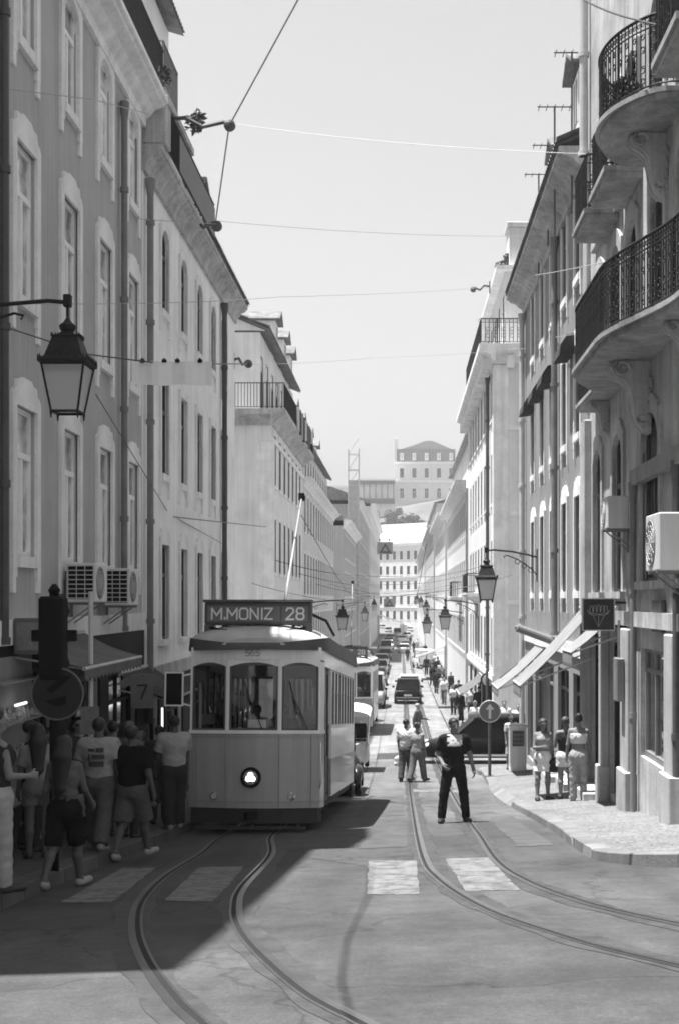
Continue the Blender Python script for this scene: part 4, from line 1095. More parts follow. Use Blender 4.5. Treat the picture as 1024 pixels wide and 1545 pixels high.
    # lamps
    h = MB(); h.lathe([(.1, 0), (.17, .0), (.18, .04), (.165, .075), (.13, .08), (.125, .05)], n=24); me = h.mesh('headlamp', BLK, 40); me.transform(Matrix.Rotation(math.pi/2, 4, 'X')); hl = link('headlamp', me, T, (-.02, .01, .93))
    h = MB(); h.ball((0, -.05, 0), .125, 12, sy=.35); obj('lens', h, LENS, hl)
    h = MB()
    for (x, z) in ((-.04, -.02), (.04, -.02), (0, .045)): h.ball((x, -.085, z), .042, 8, sy=.5)
    obj('bulb', h, LAMPON, hl)
    for x in (-.68, .66):
        h = MB(); h.lathe([(.07, 0), (.075, .03), (.06, .05)], n=16); me = h.mesh('marker_lamp', CHR, 40); me.transform(Matrix.Rotation(math.pi/2, 4, 'X')); ml = link('marker_lamp', me, T, (x, .14, .6)); h = MB(); h.ball((0, -.045, 0), .055, 8, sy=.5); obj('lens', h, LENS, ml)
    em = MB(); em.ring((-1.0, .27, 1.4), .075, .016, 'y', 18); em.ball((-1.0, .285, 1.4), .03, 6, sy=.3); obj('number_plate_ring', em, TWH, T)
    # wipers, grab rails, seams and rivets, coupler
    for x in (-.75, 0, .78):
        w_ = MB(); y_ = .02 if x == 0 else .11; w_.tube([(x + .16, y_, 1.76), (x + .02, y_ - .02, 2.1), (x - .1, y_ - .01, 2.32)], .009, 5); w_.tube([(x - .02, y_ - .02, 2.02), (x - .16, y_ - .005, 2.6)], .008, 4); obj('wiper', w_, BLK, T)
    for s in (-1, 1):
        w_ = MB(); w_.tube([(s*1.15, .22, .75), (s*1.17, .18, .82), (s*1.17, .18, 1.5), (s*1.15, .22, 1.57)], .014, 6); obj('grab_rail', w_, CHR, T)
    sm = MB()
    for z in (.5, 1.62): strip(sm, [(x*1.004, y - .008) for x, y in FP], z, z + .018, .012)
    for (x, y) in ((-.46, .037), (.46, .037), (-1.0, .208), (1.0, .208)): sm.box(x - .008, x + .008, y - .008, y + .01, .42, 1.68)
    for i in range(25):
        x = -1.1 + i * 2.2/24; y = .045 * abs(x)/.46 if abs(x) < .46 else .045 + (abs(x) - .46) * .312
        for z in (.46, 1.66): sm.ball((x, y - .002, z), .011, 5)
    obj('dash_seams', sm, mat('seam_paint', .3, .5), T)
    cp = MB(); cp.bbox(-.1, .1, -.3, .2, .22, .36, .02); cp.cyl((0, -.3, .22), (0, -.3, .36), .09, n=12); obj('coupler', cp, BLK, T)
    hd = MB(); hd.tube([(-.9, .9, 3.62), (-.95, .5, 3.58), (-.5, .25, 3.5)], .02, 5); hd.tube([(.9, .9, 3.62), (.95, .5, 3.58), (.5, .25, 3.5)], .02, 5); obj('roof_conduit', hd, BLK, roof)
    # underframe
    u = MB(); strip(u, [(x*.97, y + .03) for x, y in FP], .14, .4, .06); strip(u, [(x*.97, y - .03) for x, y in RP], .14, .4, .06)
    u.box(-1.1, 1.1, .6, L-.6, .34, .5); obj('bumper', u, mat('tram_underframe', .03, .7, .2), T)
    u = MB()
    for k in range(5): u.box(-.95, .95, -.02 - k*.05, .01 - k*.05, .06 + k*.0, .1)
    for x in (-.8, 0, .8): u.box(x, x+.04, -.25, .1, .1, .14)
    obj('lifeguard', u, mat('tram_underframe', .03), T)
    for y in (2.8, 5.4):
        for s in (-1, 1):
            w = MB(); w.cyl((s*.40, y, .33), (s*.52, y, .33), .33, n=20); obj('wheel', w, mat('cast_iron', .05, .5, .3, 20, 60, .3), T)
    w = MB(); w.box(-.75, .75, 2.0, 6.2, .3, .42)
    for s in (-1, 1): w.box(s*.6, s*.8, 2.3, 5.9, .22, .5)
    obj('truck', w, BLK, T)
    # trolley gear
    g = MB(); g.bbox(-.35, .35, 3.4, 4.6, 3.72, 3.86, .02); g.bbox(-.14, .14, 2.2, 2.9, 3.68, 4.1, .03); g.bbox(-.42, -.2, 2.3, 2.8, 3.68, 4.02, .02); g.bbox(.2, .34, 2.3, 2.8, 3.68, 4.0, .02)
    for s in (-1, 1):
        g.tube([(s*.3, 2.4, 4.0), (s*.7, 2.5, 3.98), (s*1.0, 2.8, 3.86), (s*1.12, 3.2, 3.6)], .03, 6)
        g.tube([(s*.12, 2.3, 4.05), (s*.5, 2.25, 4.08), (s*.9, 2.3, 3.9)], .02, 6)
    g.cyl((0, 4, 3.86), (0, 4, 4.1), .09, n=10); gear = obj('trolley_base', g, BLK, roof)
    g = MB(); g.cyl((0, 4.0, 4.1), (-.2, 8.9, 7.3), .032, .02, n=8); obj('trolley_pole', g, mat('pole_paint', .3, .6), gear)
    g = MB(); g.bbox(-.27, -.13, 8.85, 9.0, 7.26, 7.44, .01); obj('trolley_shoe', g, BLK, gear)
    # mirror on the nearside
    m = MB(); x0, x1, z0, z1 = -1.58, -1.25, 2.16, 2.76; t = .025
    m.box(x0, x1, .1, .14, z0, z0+t); m.box(x0, x1, .1, .14, z1-t, z1); m.box(x0, x0+t, .1, .14, z0+t, z1-t); m.box(x1-t, x1, .1, .14, z0+t, z1-t)
    m.cyl((x1, .14, 2.7), (-1.1, .4, 2.75), .016, n=6); m.cyl((x1, .14, 2.2), (-1.1, .4, 2.15), .016, n=6); mo = obj('mirror', m, TWH, T)
    m = MB(); m.box(x0+t, x1-t, .11, .125, z0+t, z1-t); obj('mirror_back', m, BLK, mo)
    # inside
    i_ = MB(); i_.box(-1.13, 1.13, .7, L-.7, .55, .62); obj('floor', i_, INT, T)
    for k in range(5):
        for s in (-1, 1):
            i_ = MB(); y = 2.1 + k*1.0; i_.bbox(s*1.1, s*.35, y, y+.42, .95, 1.05, .02) if s < 0 and False else i_.box(s*1.1, s*.35, y, y+.42, .95, 1.05); i_.box(s*1.1, s*.35, y+.38, y+.44, 1.05, 1.6); obj('seat', i_, mat('seat_leather', .1), T)
    i_ = MB(); i_.bbox(-.75, -.35, .55, .85, .62, 1.68, .03); i_.cyl((-.55, .7, 1.68), (-.55, .7, 1.76), .14, n=14); i_.cyl((-.55, .7, 1.74), (-.4, .62, 1.8), .015, n=6); obj('controller', i_, BLK, T)
    i_ = MB()
    for x in (-.62, .62): i_.box(x-.45, x+.45, 1.34, 1.38, .62, 1.75); i_.box(x-.45, x-.4, 1.34, 1.38, 1.75, 3.1); i_.box(x+.4, x+.45, 1.34, 1.38, 1.75, 3.1)
    obj('bulkhead', i_, INT, T)
    i_ = MB(); i_.box(-1.12, 1.12, 1.0, L - 1.0, 3.12, 3.149); obj('ceiling', i_, INT, T)
    i_ = MB(); i_.box(-.1, .22, .075, .08, 1.79, 1.93); i_.box(-.95, -.72, .3, .305, 1.85, 2.02); obj('windscreen_card', i_, LETW, T)
    return T
def slope(x, y, L=8.2): return math.atan2(gz(x, y + L) - gz(x, y), L)
T1 = make_tram('yellow and white tram with destination sign in front, standing beside the crowd', (TX, 22.9, gz(TX, 22.9) + .02), slope(TX, 22.9)); T1.rotation_euler.z = R(-2.1)
T2 = dup(T1, (TX + .05, 60.5, gz(TX, 60.5) + .02), label='second tram farther down the street, half hidden behind the near tram'); T2.rotation_euler = (slope(TX, 60.5), 0, R(-1))
# ================================================================ cars and other vehicles
TYRE = mat('tyre', .012, .9, .2, spec=.1); RIM = mat('alloy_rim', .45, .35, .1, metal=.7); CARG = glass_dark('car_glass', .006, .1, .1)
RED = mat('tail_lamp', .12, .25, .1, coat=.5); PLATE = mat('number_plate', .7, .5, .05); WLENS = mat('head_lamp', .7, .15, .05, coat=.5)
def paint(v): return mat('car_paint_%d' % round(v * 1000), v if v > .03 else v * .5, .3, .04, 1, 20, coat=.0 if v < .03 else .35, spec=.05 if v < .03 else .3)
def make_car(label, loc, rz, pv, L=4.2, W=1.74, H=1.48, kind='hatch', group=None, detail=True, cat='car', name='car'):
    C = thing(name, label, cat, loc, rz, group); P = paint(pv); h = W / 2; l = L / 2
    zb, zh = .24, .88 if kind != 'van' else 1.0
    def ring(y, w, z0, z1, tuck=.05):
        return [(-w + tuck, y, z0), (-w - .0, y, z0 + (z1-z0)*.28), (-w - .01, y, z0 + (z1-z0)*.62), (-w + .05, y, z1 - .04), (-w + .12, y, z1), (w - .12, y, z1), (w - .05, y, z1 - .04), (w + .01, y, z0 + (z1-z0)*.62), (w, y, z0 + (z1-z0)*.28), (w - tuck, y, z0)]
    if kind == 'van': S = [(-l, .8, .3, .8), (-l + .1, .95, .26, .92), (-l + .7, 1, .24, 1.08), (-l + 1.2, 1, .24, 1.12), (l - .1, 1, .24, 1.12), (l, .97, .28, 1.1)]
    else: S = [(-l, .72, .34, .62), (-l + .12, .9, .26, .7), (-l + .5, .98, .24, .78), (-l + 1.15, 1, .24, .92), (l - 1.0, 1, .24, .95), (l - .3, .97, .26, .93 if kind != 'hatch' else .95), (l - .06, .9, .3, .88), (l, .8, .36, .8)]
    b = MB(); b.loft([ring(y, h * w, z0, z1) for y, w, z0, z1 in S]); body = obj('body', b, P, C, smooth=45)
    # glasshouse
    if kind == 'van': G = [(-l + .75, 1.08, 1.08), (-l + 1.35, 1.82, 1.82), (l - .12, H, H), (l - .02, 1.1, H - .02)]; f0, f1, r1, r0 = -l + .72, -l + 1.35, l - .1, l - .02
    elif kind == 'hatch': f0, f1, r1, r0 = -l + .98, -l + 1.75, l - .62, l - .12
    else: f0, f1, r1, r0 = -l + 1.05, -l + 1.85, l - 1.15, l - .55
    zw = (.92 if kind != 'van' else 1.1); wt = h * .78 if kind != 'van' else h * .9; wb = h * .93
    g = MB(); g.loft([[(-wb, f0, zw), (-wb, r0, zw), (wb, r0, zw), (wb, f0, zw)], [(-wt, f1, H - .05), (-wt, r1, H - .05), (wt, r1, H - .05), (wt, f1, H - .05)]])
    obj('windows', g, CARG, C)
    r = MB(); r.loft([[(-wt - .02, f1 - .06, H - .07), (-wt - .02, r1 + .07, H - .07), (wt + .02, r1 + .07, H - .07), (wt + .02, f1 - .06, H - .07)], [(-wt + .02, f1 + .02, H - .01), (-wt + .02, r1, H - .01), (wt - .02, r1, H - .01), (wt - .02, f1 + .02, H - .01)], [(-wt + .14, f1 + .16, H + .02), (-wt + .14, r1 - .14, H + .02), (wt - .14, r1 - .14, H + .02), (wt - .14, f1 + .16, H + .02)]])
    for s in (-1, 1):
        e = .012
        for (ya, yb, w0, w1) in ((f0, f1, .07, .05), (r0, r1, -.12, -.1)):
            r.loft([[(s*(wb+e), ya, zw-.02), (s*(wb+e), ya + w0, zw-.02), (s*(wb-.05), ya + w0 , zw-.02), (s*(wb-.05), ya - .01*np.sign(w0), zw-.02)], [(s*(wt+e), yb, H-.05), (s*(wt+e), yb + w1, H-.05), (s*(wt-.05), yb + w1, H-.05), (s*(wt-.05), yb - .01*np.sign(w1), H-.05)]])
        ym = (f1 + r1) / 2 + .1; r.loft([[(s*(wb+e), ym - .05, zw-.02), (s*(wb+e), ym + .05, zw-.02), (s*(wb-.04), ym + .05, zw-.02), (s*(wb-.04), ym - .05, zw-.02)], [(s*(wt+e), ym - .04, H-.05), (s*(wt+e), ym + .04, H-.05), (s*(wt-.04), ym + .04, H-.05), (s*(wt-.04), ym - .04, H-.05)]])
    if kind == 'van':
        for s in (-1, 1): r.loft([[(s*(wb+.01), f1 + .55, zw-.05), (s*(wb+.01), r0, zw-.05), (s*(wb-.04), r0, zw-.05), (s*(wb-.04), f1 + .55, zw-.05)], [(s*(wt+.012), f1 + .55, H-.05), (s*(wt+.012), r1 + .05, H-.05), (s*(wt-.04), r1 + .05, H-.05), (s*(wt-.04), f1 + .55, H-.05)]])
        r.loft([[(-wb, r0 + .012, zw - .05), (-.05, r0 + .012, zw - .05), (-.05, r0 - .02, zw - .05), (-wb, r0 - .02, zw - .05)], [(-wt, r1 + .05, H-.05), (-.05, r1 + .05, H-.05), (-.05, r1, H-.05), (-wt, r1, H-.05)]])
        r.loft([[(wb, r0 + .012, zw - .05), (.05, r0 + .012, zw - .05), (.05, r0 - .02, zw - .05), (wb, r0 - .02, zw - .05)], [(wt, r1 + .05, H-.05), (.05, r1 + .05, H-.05), (.05, r1, H-.05), (wt, r1, H-.05)]])
    obj('roof', r, P, C, smooth=40)
    wr = .31 if kind != 'van' else .34
    for s in (-1, 1):
        for y in (-l + .82, l - .78):
            t = MB(); t.lathe([(wr*.62, -.1), (wr*.95, -.1), (wr, -.06), (wr, .06), (wr*.95, .1), (wr*.62, .1)], n=18); me = t.mesh('wheel', TYRE, 40); me.transform(Matrix.Rotation(math.pi/2, 4, 'Y')); w = link('wheel', me, C, (s*(h - .07), y, wr))
            t = MB(); t.lathe([(.03, -.085), (wr*.6, -.08), (wr*.63, -.1), (wr*.63, .1), (wr*.6, .08), (.03, .085)], n=12); me = t.mesh('rim', RIM, 40); me.transform(Matrix.Rotation(math.pi/2, 4, 'Y')); link('rim', me, w)
    if not detail: return C
    for s in (-1, 1):
        q = MB(); q.ball((s*h*.66, -l + .12, .64), .16, 8, sx=1.2, sy=.6, sz=.6); obj('headlight', q, WLENS, C)
        q = MB(); q.bbox(s*h*.9 - .11, s*h*.9 + .06, l - .18, l - .02, .68, .9, .03) if kind != 'van' else q.bbox(s*h*.93 - .06, s*h*.93 + .05, l - .1, l + .02, .7, 1.2, .02); obj('tail_light', q, RED, C)
        q = MB(); q.ball((s*(h + .1), f0 + .3, zw + .1), .11, 8, sx=.9, sy=.5, sz=.7); obj('wing_mirror', q, BLK, C)
    q = MB(); q.box(-.26, .26, l - .03, l + .012, .52, .64); q.box(-.26, .26, -l - .012, -l + .03, .38, .5); obj('number_plate', q, PLATE, C)
    q = MB(); q.bbox(-h*.9, h*.9, l - .14, l + .05, .26, .46, .03); q.bbox(-h*.85, h*.85, -l - .05, -l + .2, .26, .42, .03); obj('bumper', q, mat('bumper_plastic', .04, .6), C)
    if kind != 'van':
        q = MB()
        for s in (-1, 1): q.box(s*(h+.0), s*(h + .022), -l + 1.2, l - 1.15, .3, .37)
        obj('sill_trim', q, CHR, C)
    return C
def veh(label, X, Y, rz, pv, **k):
    a = rz
    o = make_car(label, (X, Y, gz(X, Y) + .01), rz, pv, **k)
    ux, uy = -math.sin(a), math.cos(a)      # nose points along -y rotated
    dz = math.atan2(gz(X + ux, Y + uy) - gz(X - ux, Y - uy), 2); o.rotation_mode = 'XYZ'
    o.rotation_euler = (dz, 0, rz); return o
veh('black car crossing the street behind the round arrow sign', 3.0, 46.2, R(-90), .012, L=4.45, W=1.8, H=1.62, kind='hatch')
veh('dark hatchback driving away down the middle of the street', .42, 88.5, R(180), .02, L=4.0, W=1.74, H=1.62, kind='hatch')
veh('pale silver car just ahead of the dark hatchback', .55, 96.5, R(180), .5, L=4.2, W=1.72, H=1.55)
veh('white delivery van parked at the right kerb beside the crowd', 2.45, 148, R(188), .75, L=4.8, W=1.85, H=2.1, kind='van')
veh('grey van parked on the left beyond the second tram', -2.0, 84, 0, .3, L=4.9, W=1.9, H=2.15, kind='van')
veh('white car with sunlit bonnet parked on the left behind the grey van', -1.95, 93, 0, .7, L=4.3, W=1.75, H=1.5)
veh('dark car parked farthest along the left kerb', -2.1, 112, 0, .05, L=4.3, W=1.75, H=1.5)
veh('pale estate car crossing the far end of the street', -5.5, 385, R(90), .55, L=4.4, W=1.8, H=1.5, kind='saloon', detail=False)
veh('white box-bodied van facing away near the far end', .5, 330, R(180), .7, L=5, W=2., H=2.5, kind='van', detail=False)
veh('white saloon waiting in the far traffic behind the motorcyclist', .1, 262, R(180), .7, L=4.3, W=1.8, H=1.45, kind='saloon', detail=False)
veh('dark saloon in the far traffic with a bright roof', -2.4, 245, R(180), .08, L=4.3, W=1.8, H=1.45, kind='saloon', detail=False)
veh('light hatchback farthest up in the distant queue', 1.2, 290, R(180), .5, L=4., W=1.75, H=1.5, kind='hatch', detail=False)
FG = 'cars queueing far down the street'
for i, (X, Y, v, k) in enumerate(((-2.2, 132, .35, 'hatch'), (-2.3, 152, .6, 'saloon'), (-2.2, 176, .06, 'hatch'), (-2.4, 205, .5, 'van'), (.4, 205, .6, 'hatch'), (.6, 222, .1, 'saloon'), (-2.2, 225, .7, 'hatch'), (-2.3, 270, .3, 'saloon'), (-.9, 305, .65, 'van'), (-3.4, 345, .2, 'hatch'), (2.2, 350, .5, 'saloon'))):
    lb = ['mid grey hatchback in the left queue behind the dark car', 'pale saloon in the left queue near the scaffold', 'small dark hatchback in the left queue past the scaffold', 'light van in the far left queue', 'pale hatchback in the far right lane', 'dark saloon following in the far right lane', 'white hatchback deep in the left queue', 'grey saloon close to the far tent roof', 'white van in the middle near the street end', 'dark hatchback at the very end on the left', 'pale saloon at the very end on the right'][i]
    veh(lb, X, Y, R(180) if X > 0 else 0, v, kind=k, H=2.0 if k == 'van' else 1.48, detail=Y < 160, group=FG)
# tourist tuk-tuk in front of the second tram
K = thing('tuk_tuk', 'open tuk-tuk with a white canopy between the two trams', 'tuk-tuk', (-1.75, 42.6, gz(-1.75, 42.6)), 0)
b = MB(); b.loft([[(-.25, -1.3, .35), (.25, -1.3, .35), (.3, -1.25, .95), (-.3, -1.25, .95)], [(-.6, -.8, .3), (.6, -.8, .3), (.62, -.75, 1.0), (-.62, -.75, 1.0)], [(-.68, 0, .3), (.68, 0, .3), (.7, 0, .75), (-.7, 0, .75)], [(-.7, 1.3, .3), (.7, 1.3, .3), (.7, 1.3, .95), (-.7, 1.3, .95)]]); obj('body', b, mat('tuk_paint', .5, .4, coat=.4), K, smooth=30)
b = MB(); n = 8; b.loft([[(.78*-math.cos(math.pi*k/n), y, 1.86 + dz + .2*math.sin(math.pi*k/n)) for k in range(n+1)] for y, dz in ((-1.0, -.06), (-.8, .0), (1.3, .03), (1.4, -.03))]); obj('canopy', b, mat('white_canvas', .72, .8, .08, streak=.1), K, smooth=40)
b = MB()
for s in (-1, 1):
    for (y0, y1) in ((-.85, -.9), (.3, .3), (1.25, 1.3)): b.cyl((s*.66, y0, .8), (s*.72, y1, 1.9), .025, n=6)
    b.cyl((s*.68, .3, 1.1), (s*.68, 1.25, 1.1), .02, n=6)
b.cyl((-.7, 1.27, 1.3), (.7, 1.27, 1.3), .02, n=6); obj('frame', b, CHR, K)
b = MB(); b.bbox(-.6, .6, .7, 1.2, .75, .9, .03); b.bbox(-.6, .6, 1.1, 1.24, .9, 1.4, .03); obj('seat', b, BLK, K)
b = MB(); b.ball((0, -1.32, .85), .13, 10, sy=.6); obj('headlight', b, WLENS, K)
for (x, y) in ((0, -1.15), (-.62, .85), (.62, .85)):
    b = MB(); b.lathe([(.1, -.07), (.24, -.07), (.27, 0), (.24, .07), (.1, .07)], n=16); me = b.mesh('wheel', TYRE, 40); me.transform(Matrix.Rotation(math.pi/2, 4, 'Y')); w = link('wheel', me, K, (x, y, .27)); b = MB(); b.cyl((-.075, 0, 0), (.075, 0, 0), .12, n=10); obj('rim', b, RIM, w)
# dark vintage-style tourist buggy tucked behind the first tram
V = thing('tourist_buggy', 'dark vintage-style buggy with round chrome headlamp showing behind the near tram', 'buggy', (-1.72, 34.2, gz(-1.72, 34.2)), 0)
b = MB(); b.loft([[(-w, y, z0), (-w*1.02, y, (z0+z1)/2), (-w*.7, y, z1), (w*.7, y, z1), (w*1.02, y, (z0+z1)/2), (w, y, z0)] for y, w, z0, z1 in ((-1.6, .3, .45, .95), (-1.3, .36, .4, 1.0), (-.4, .5, .35, 1.05), (.0, .62, .35, 1.1), (1.2, .66, .35, .95), (1.6, .6, .4, .85))]); obj('body', b, paint(.03), V, smooth=40)
for s in (-1, 1):
    b = MB(); b.tube([(s*.62, -1.75, .5), (s*.62, -1.5, .72), (s*.62, -1.15, .74), (s*.62, -.8, .5), (s*.62, -.3, .34), (s*.62, .3, .34)], [.1, .14, .14, .11, .08, .08], 8); obj('mudguard', b, paint(.03), V, smooth=True)
    b = MB(); b.ball((s*.42, -1.62, .95), .14, 10, sy=.8); b.cyl((s*.42, -1.5, .6), (s*.42, -1.5, .9), .03); obj('headlight', b, CHR, V)
    for y in (-1.2, 1.0):
        b = MB(); b.lathe([(.12, -.07), (.3, -.07), (.34, 0), (.3, .07), (.12, .07)], n=18); me = b.mesh('wheel', TYRE, 40); me.transform(Matrix.Rotation(math.pi/2, 4, 'Y')); w = link('wheel', me, V, (s*.64, y, .34)); b = MB(); b.cyl((-.075, 0, 0), (.075, 0, 0), .13, n=10); obj('rim', b, RIM, w)
b = MB(); b.prism([(-.35, 1.1), (-.3, 1.1), (-.1, 1.6), (-.15, 1.6)], 'x', -.55, .55); obj('windscreen', b, CARG, V)
b = MB(); b.bbox(-.5, .5, .5, .95, .95, 1.08, .03); b.bbox(-.5, .5, .9, 1.05, 1.0, 1.4, .03); obj('seat', b, BLK, V)
# scooter in the far traffic
S = thing('scooter', 'dark scooter stopped in front of the white saloon far down the street', 'scooter', (-.4, 232, gz(0, 232)), 0)
b = MB(); b.ball((0, .35, .6), .3, 8, sx=.6, sy=1.5, sz=.7); b.ball((0, -.5, .65), .3, 8, sx=.8, sy=.4, sz=1.1); b.cyl((0, -.5, .8), (0, -.45, 1.1), .03); obj('body', b, paint(.03), S, smooth=True)
b = MB(); b.cyl((-.35, -.45, 1.1), (.35, -.45, 1.1), .02); obj('handlebar', b, BLK, S)
for y in (-.6, .6):
    b = MB(); b.ring((0, y, .24), .2, .06, 'x', 16); obj('wheel', b, TYRE, S)
# ================================================================ people
SKIN = {k: mat('skin_' + k, v, .6, .06, 9, 60, spec=.35) for k, v in (('light', .28), ('tan', .17), ('dark', .08))}
def cloth(v, pat=0): return mat('cloth_%d%s' % (round(v*1000), 'p' if pat else ''), v, .9, .5 if pat else .14, 9 if pat else 5, 70, .15, spec=.06)
HAIRM = {k: mat('hair_' + k, v, .5, .3, 30, 90, .3) for k, v in (('black', .012), ('brown', .05), ('grey', .3), ('fair', .22))}
LEATH = mat('shoe_leather', .02, .5); SHOEW = mat('white_shoe', .26, .6, .1)
def V3(*a): return np.array(a, float)
class Fig:
    pass
def pose(H=1.75, legs=((0, 0), (0, 0)), arms=((5, 8, 10, 0), (5, 8, 10, 0)), lean=0, head=(0, 0), fem=False, stance=.0, turn=0):
    """joints of a figure that faces -y; side 0 is its right (x < 0). legs: (hip forward, knee bend); arms: (forward, out, elbow, forearm inwards)"""
    J = Fig(); s = H / 1.75; J.s = s; J.fem = fem
    hw = .095 if fem else .092; sw = .165 if fem else .195
    hip = V3(0, 0, .93)
    J.hipc = hip; J.hip = []; J.knee = []; J.ank = []; J.toe = []; J.sh = []; J.el = []; J.wr = []; J.hd = []
    for i, sg in enumerate((-1, 1)):
        a, k = R(legs[i][0]), R(legs[i][1]); st = stance + .015
        h = hip + V3(sg*hw, 0, -.02); kn = h + .43 * V3(sg*st, -math.sin(a), -math.cos(a)); an = kn + .41 * V3(sg*st*.6, -math.sin(a-k), -math.cos(a-k))
        pitch = max(-.9, min(.3, (a - k) * .6)) if (a-k) < -.2 else 0
        out = sg * .25
        J.hip.append(h); J.knee.append(kn); J.ank.append(an)
        J.toe.append(an + V3(out*.17, -.17*math.cos(pitch), -.045 + .17*math.sin(pitch)))
    l = R(lean); up = V3(0, -math.sin(l), math.cos(l))
    J.waist = hip + up * .15; J.chest = hip + up * .37; J.shc = hip + up * .52; J.neck = hip + up * .585
    hy, hp = R(head[0]), R(head[1]); hu = V3(math.sin(hy)*math.sin(hp)*0, -math.sin(l*.6 + hp), math.cos(l*.6 + hp))
    J.head = J.neck + hu * .135; J.hu = hu; J.hf = V3(math.sin(hy)*math.cos(hp), -math.cos(hy)*math.cos(hp), -math.sin(hp+l*.6)); J.hr = np.cross(J.hf, hu)
    for i, sg in enumerate((-1, 1)):
        f, o, e, inw = [R(v) for v in arms[i]]
        sh = J.shc + V3(sg*sw, 0, -.03); el = sh + .29 * V3(sg*math.sin(o), -math.sin(f)*math.cos(o), -math.cos(f)*math.cos(o))
        ff = f + e; d = V3(sg*math.sin(o*.5)*math.cos(inw) - sg*math.sin(inw), -math.sin(ff)*math.cos(inw), -math.cos(ff)*math.cos(inw)); d /= np.linalg.norm(d)
        wr = el + .25 * d; J.sh.append(sh); J.el.append(el); J.wr.append(wr); J.hd.append(d)
    zmin = min(min(a[2] - .075, t[2] - .028) for a, t in zip(J.ank, J.toe)); J.drop = zmin
    for n in ('hipc', 'waist', 'chest', 'shc', 'neck', 'head'): setattr(J, n, getattr(J, n) - V3(0, 0, zmin))
    for n in ('hip', 'knee', 'ank', 'toe', 'sh', 'el', 'wr'): setattr(J, n, [p - V3(0, 0, zmin) for p in getattr(J, n)])
    return J
def head_prims(J, k=.03):
    h, f, u, r = J.head, J.hf, J.hu, J.hr
    P = [cap(h + u*.035 + f*.005, h + u*.035 - f*.03, .082, k=k, kx=.93), cap(h - u*.02 + f*.03, h - u*.065 + f*.045, .058, .04, k=.04), cap(h + u*.02 + f*.088, h - u*.022 + f*.108, .011, .016, k=.02)]
    P += [cap(h - r*s*.078 + u*.012, h - r*s*.08 - u*.018, .018, .014, k=.012) for s in (-1, 1)]
    P += [cap(h - u*.075 + f*.085, h - u*.075 + f*.085, .016, k=.015), cap(h - u*.052 - r*.018 + f*.088, h - u*.052 + r*.018 + f*.088, .010, k=.012)]
    return P
def hand_prims(J, i, fine):
    w, d = J.wr[i], J.hd[i]; sg = -1 if i == 0 else 1
    side = np.cross(d, V3(sg, 0, 0)); n = np.linalg.norm(side); side = side / n if n > .2 else V3(0, -1, 0)
    if side[1] > 0: side = -side                       # thumb side looks forward
    palm = V3(-sg, 0, 0) - d * (V3(-sg, 0, 0) @ d); palm /= max(1e-6, np.linalg.norm(palm))
    P = [cap(w, w + d*.03, .026, .03, k=.02), cap(w + d*.045 + side*.018, w + d*.075 + side*.018, .024, k=.02), cap(w + d*.045 - side*.018, w + d*.075 - side*.018, .022, k=.02)]
    if not fine:
        return P + [cap(w + d*.09 + palm*.01, w + d*.15 + palm*.035, .028, .018, k=.02), cap(w + d*.03 + side*.03, w + d*.08 + side*.055, .013, .011, k=.012)]
    for q, L in ((.033, .075), (.011, .085), (-.011, .078), (-.033, .062)):
        a = w + d*.085 + side*q; b = a + (d*.9 + palm*.42) * L*.5; c = b + (d*.55 + palm*.85) * L*.5
        P += [cap(a, b, .0105, .0098, k=.006), cap(b, c, .0098, .0085, k=.006)]
    a = w + d*.035 + side*.03; b = a + (d*.55 + side*.75 + palm*.25) * .042; P += [cap(a, b, .014, .012, k=.012), cap(b, b + (d*.9 + palm*.3 + side*.1)*.034, .0115, .0095, k=.006)]
    return P
def body_prims(J, fine):
    F = J.fem; P = []
    P += [cap(J.hipc + V3(-.06, 0, 0), J.hipc + V3(.06, 0, 0), .112 if F else .105, ky=.95, k=.05), cap(J.hipc + V3(-.055, .05, -.03), J.hipc + V3(.055, .05, -.03), .085, k=.05)]
    P += [cap(J.hipc + V3(0, 0, .03), J.waist, .135 if F else .145, .118 if F else .138, ky=.72, k=.06), cap(J.waist, J.chest, .118 if F else .138, .15 if F else .165, ky=.7, k=.06)]
    P += [cap(J.chest + V3(-.07, 0, .0), J.chest + V3(.07, 0, 0), .1 if F else .112, ky=.9, k=.06), cap(J.sh[0] + V3(.05, 0, 0), J.sh[1] - V3(.05, 0, 0), .062 if F else .075, ky=.9, k=.06)]
    if F: P += [cap(J.chest + V3(s*.075, -.075, .02), J.chest + V3(s*.075, -.08, .015), .058, k=.05) for s in (-1, 1)]
    P += [cap(J.shc + (J.neck - J.shc)*.0 + V3(0, .015, 0), J.head - J.hu*.04, .064 if not F else .054, .054 if not F else .046, k=.04)]
    P += head_prims(J)
    for i in (0, 1):
        a = .95 if F else 1.08
        P += [cap(J.hip[i], J.knee[i], .088, .054, k=.05), cap(J.knee[i] + V3(0, -.01, 0), J.knee[i] + V3(0, -.01, -.02), .055, k=.03)]
        kn, an = J.knee[i], J.ank[i]; cf = kn + (an-kn)*.3 + V3(0, .022, 0)
        P += [cap(kn, cf, .052, .056, k=.03), cap(cf, an, .056, .036, k=.03), cap(an, an + (J.toe[i]-an)*.25 - V3(0, 0, .03), .04, .04, k=.03), cap(an - V3(0, 0, .04), J.toe[i], .042, .03, k=.02)]
        P += [cap(J.sh[i], J.el[i], .05*a, .04*a, k=.04), cap(J.el[i], J.wr[i], .041*a, .027*a, k=.02)]
        P += hand_prims(J, i, fine)
    return P
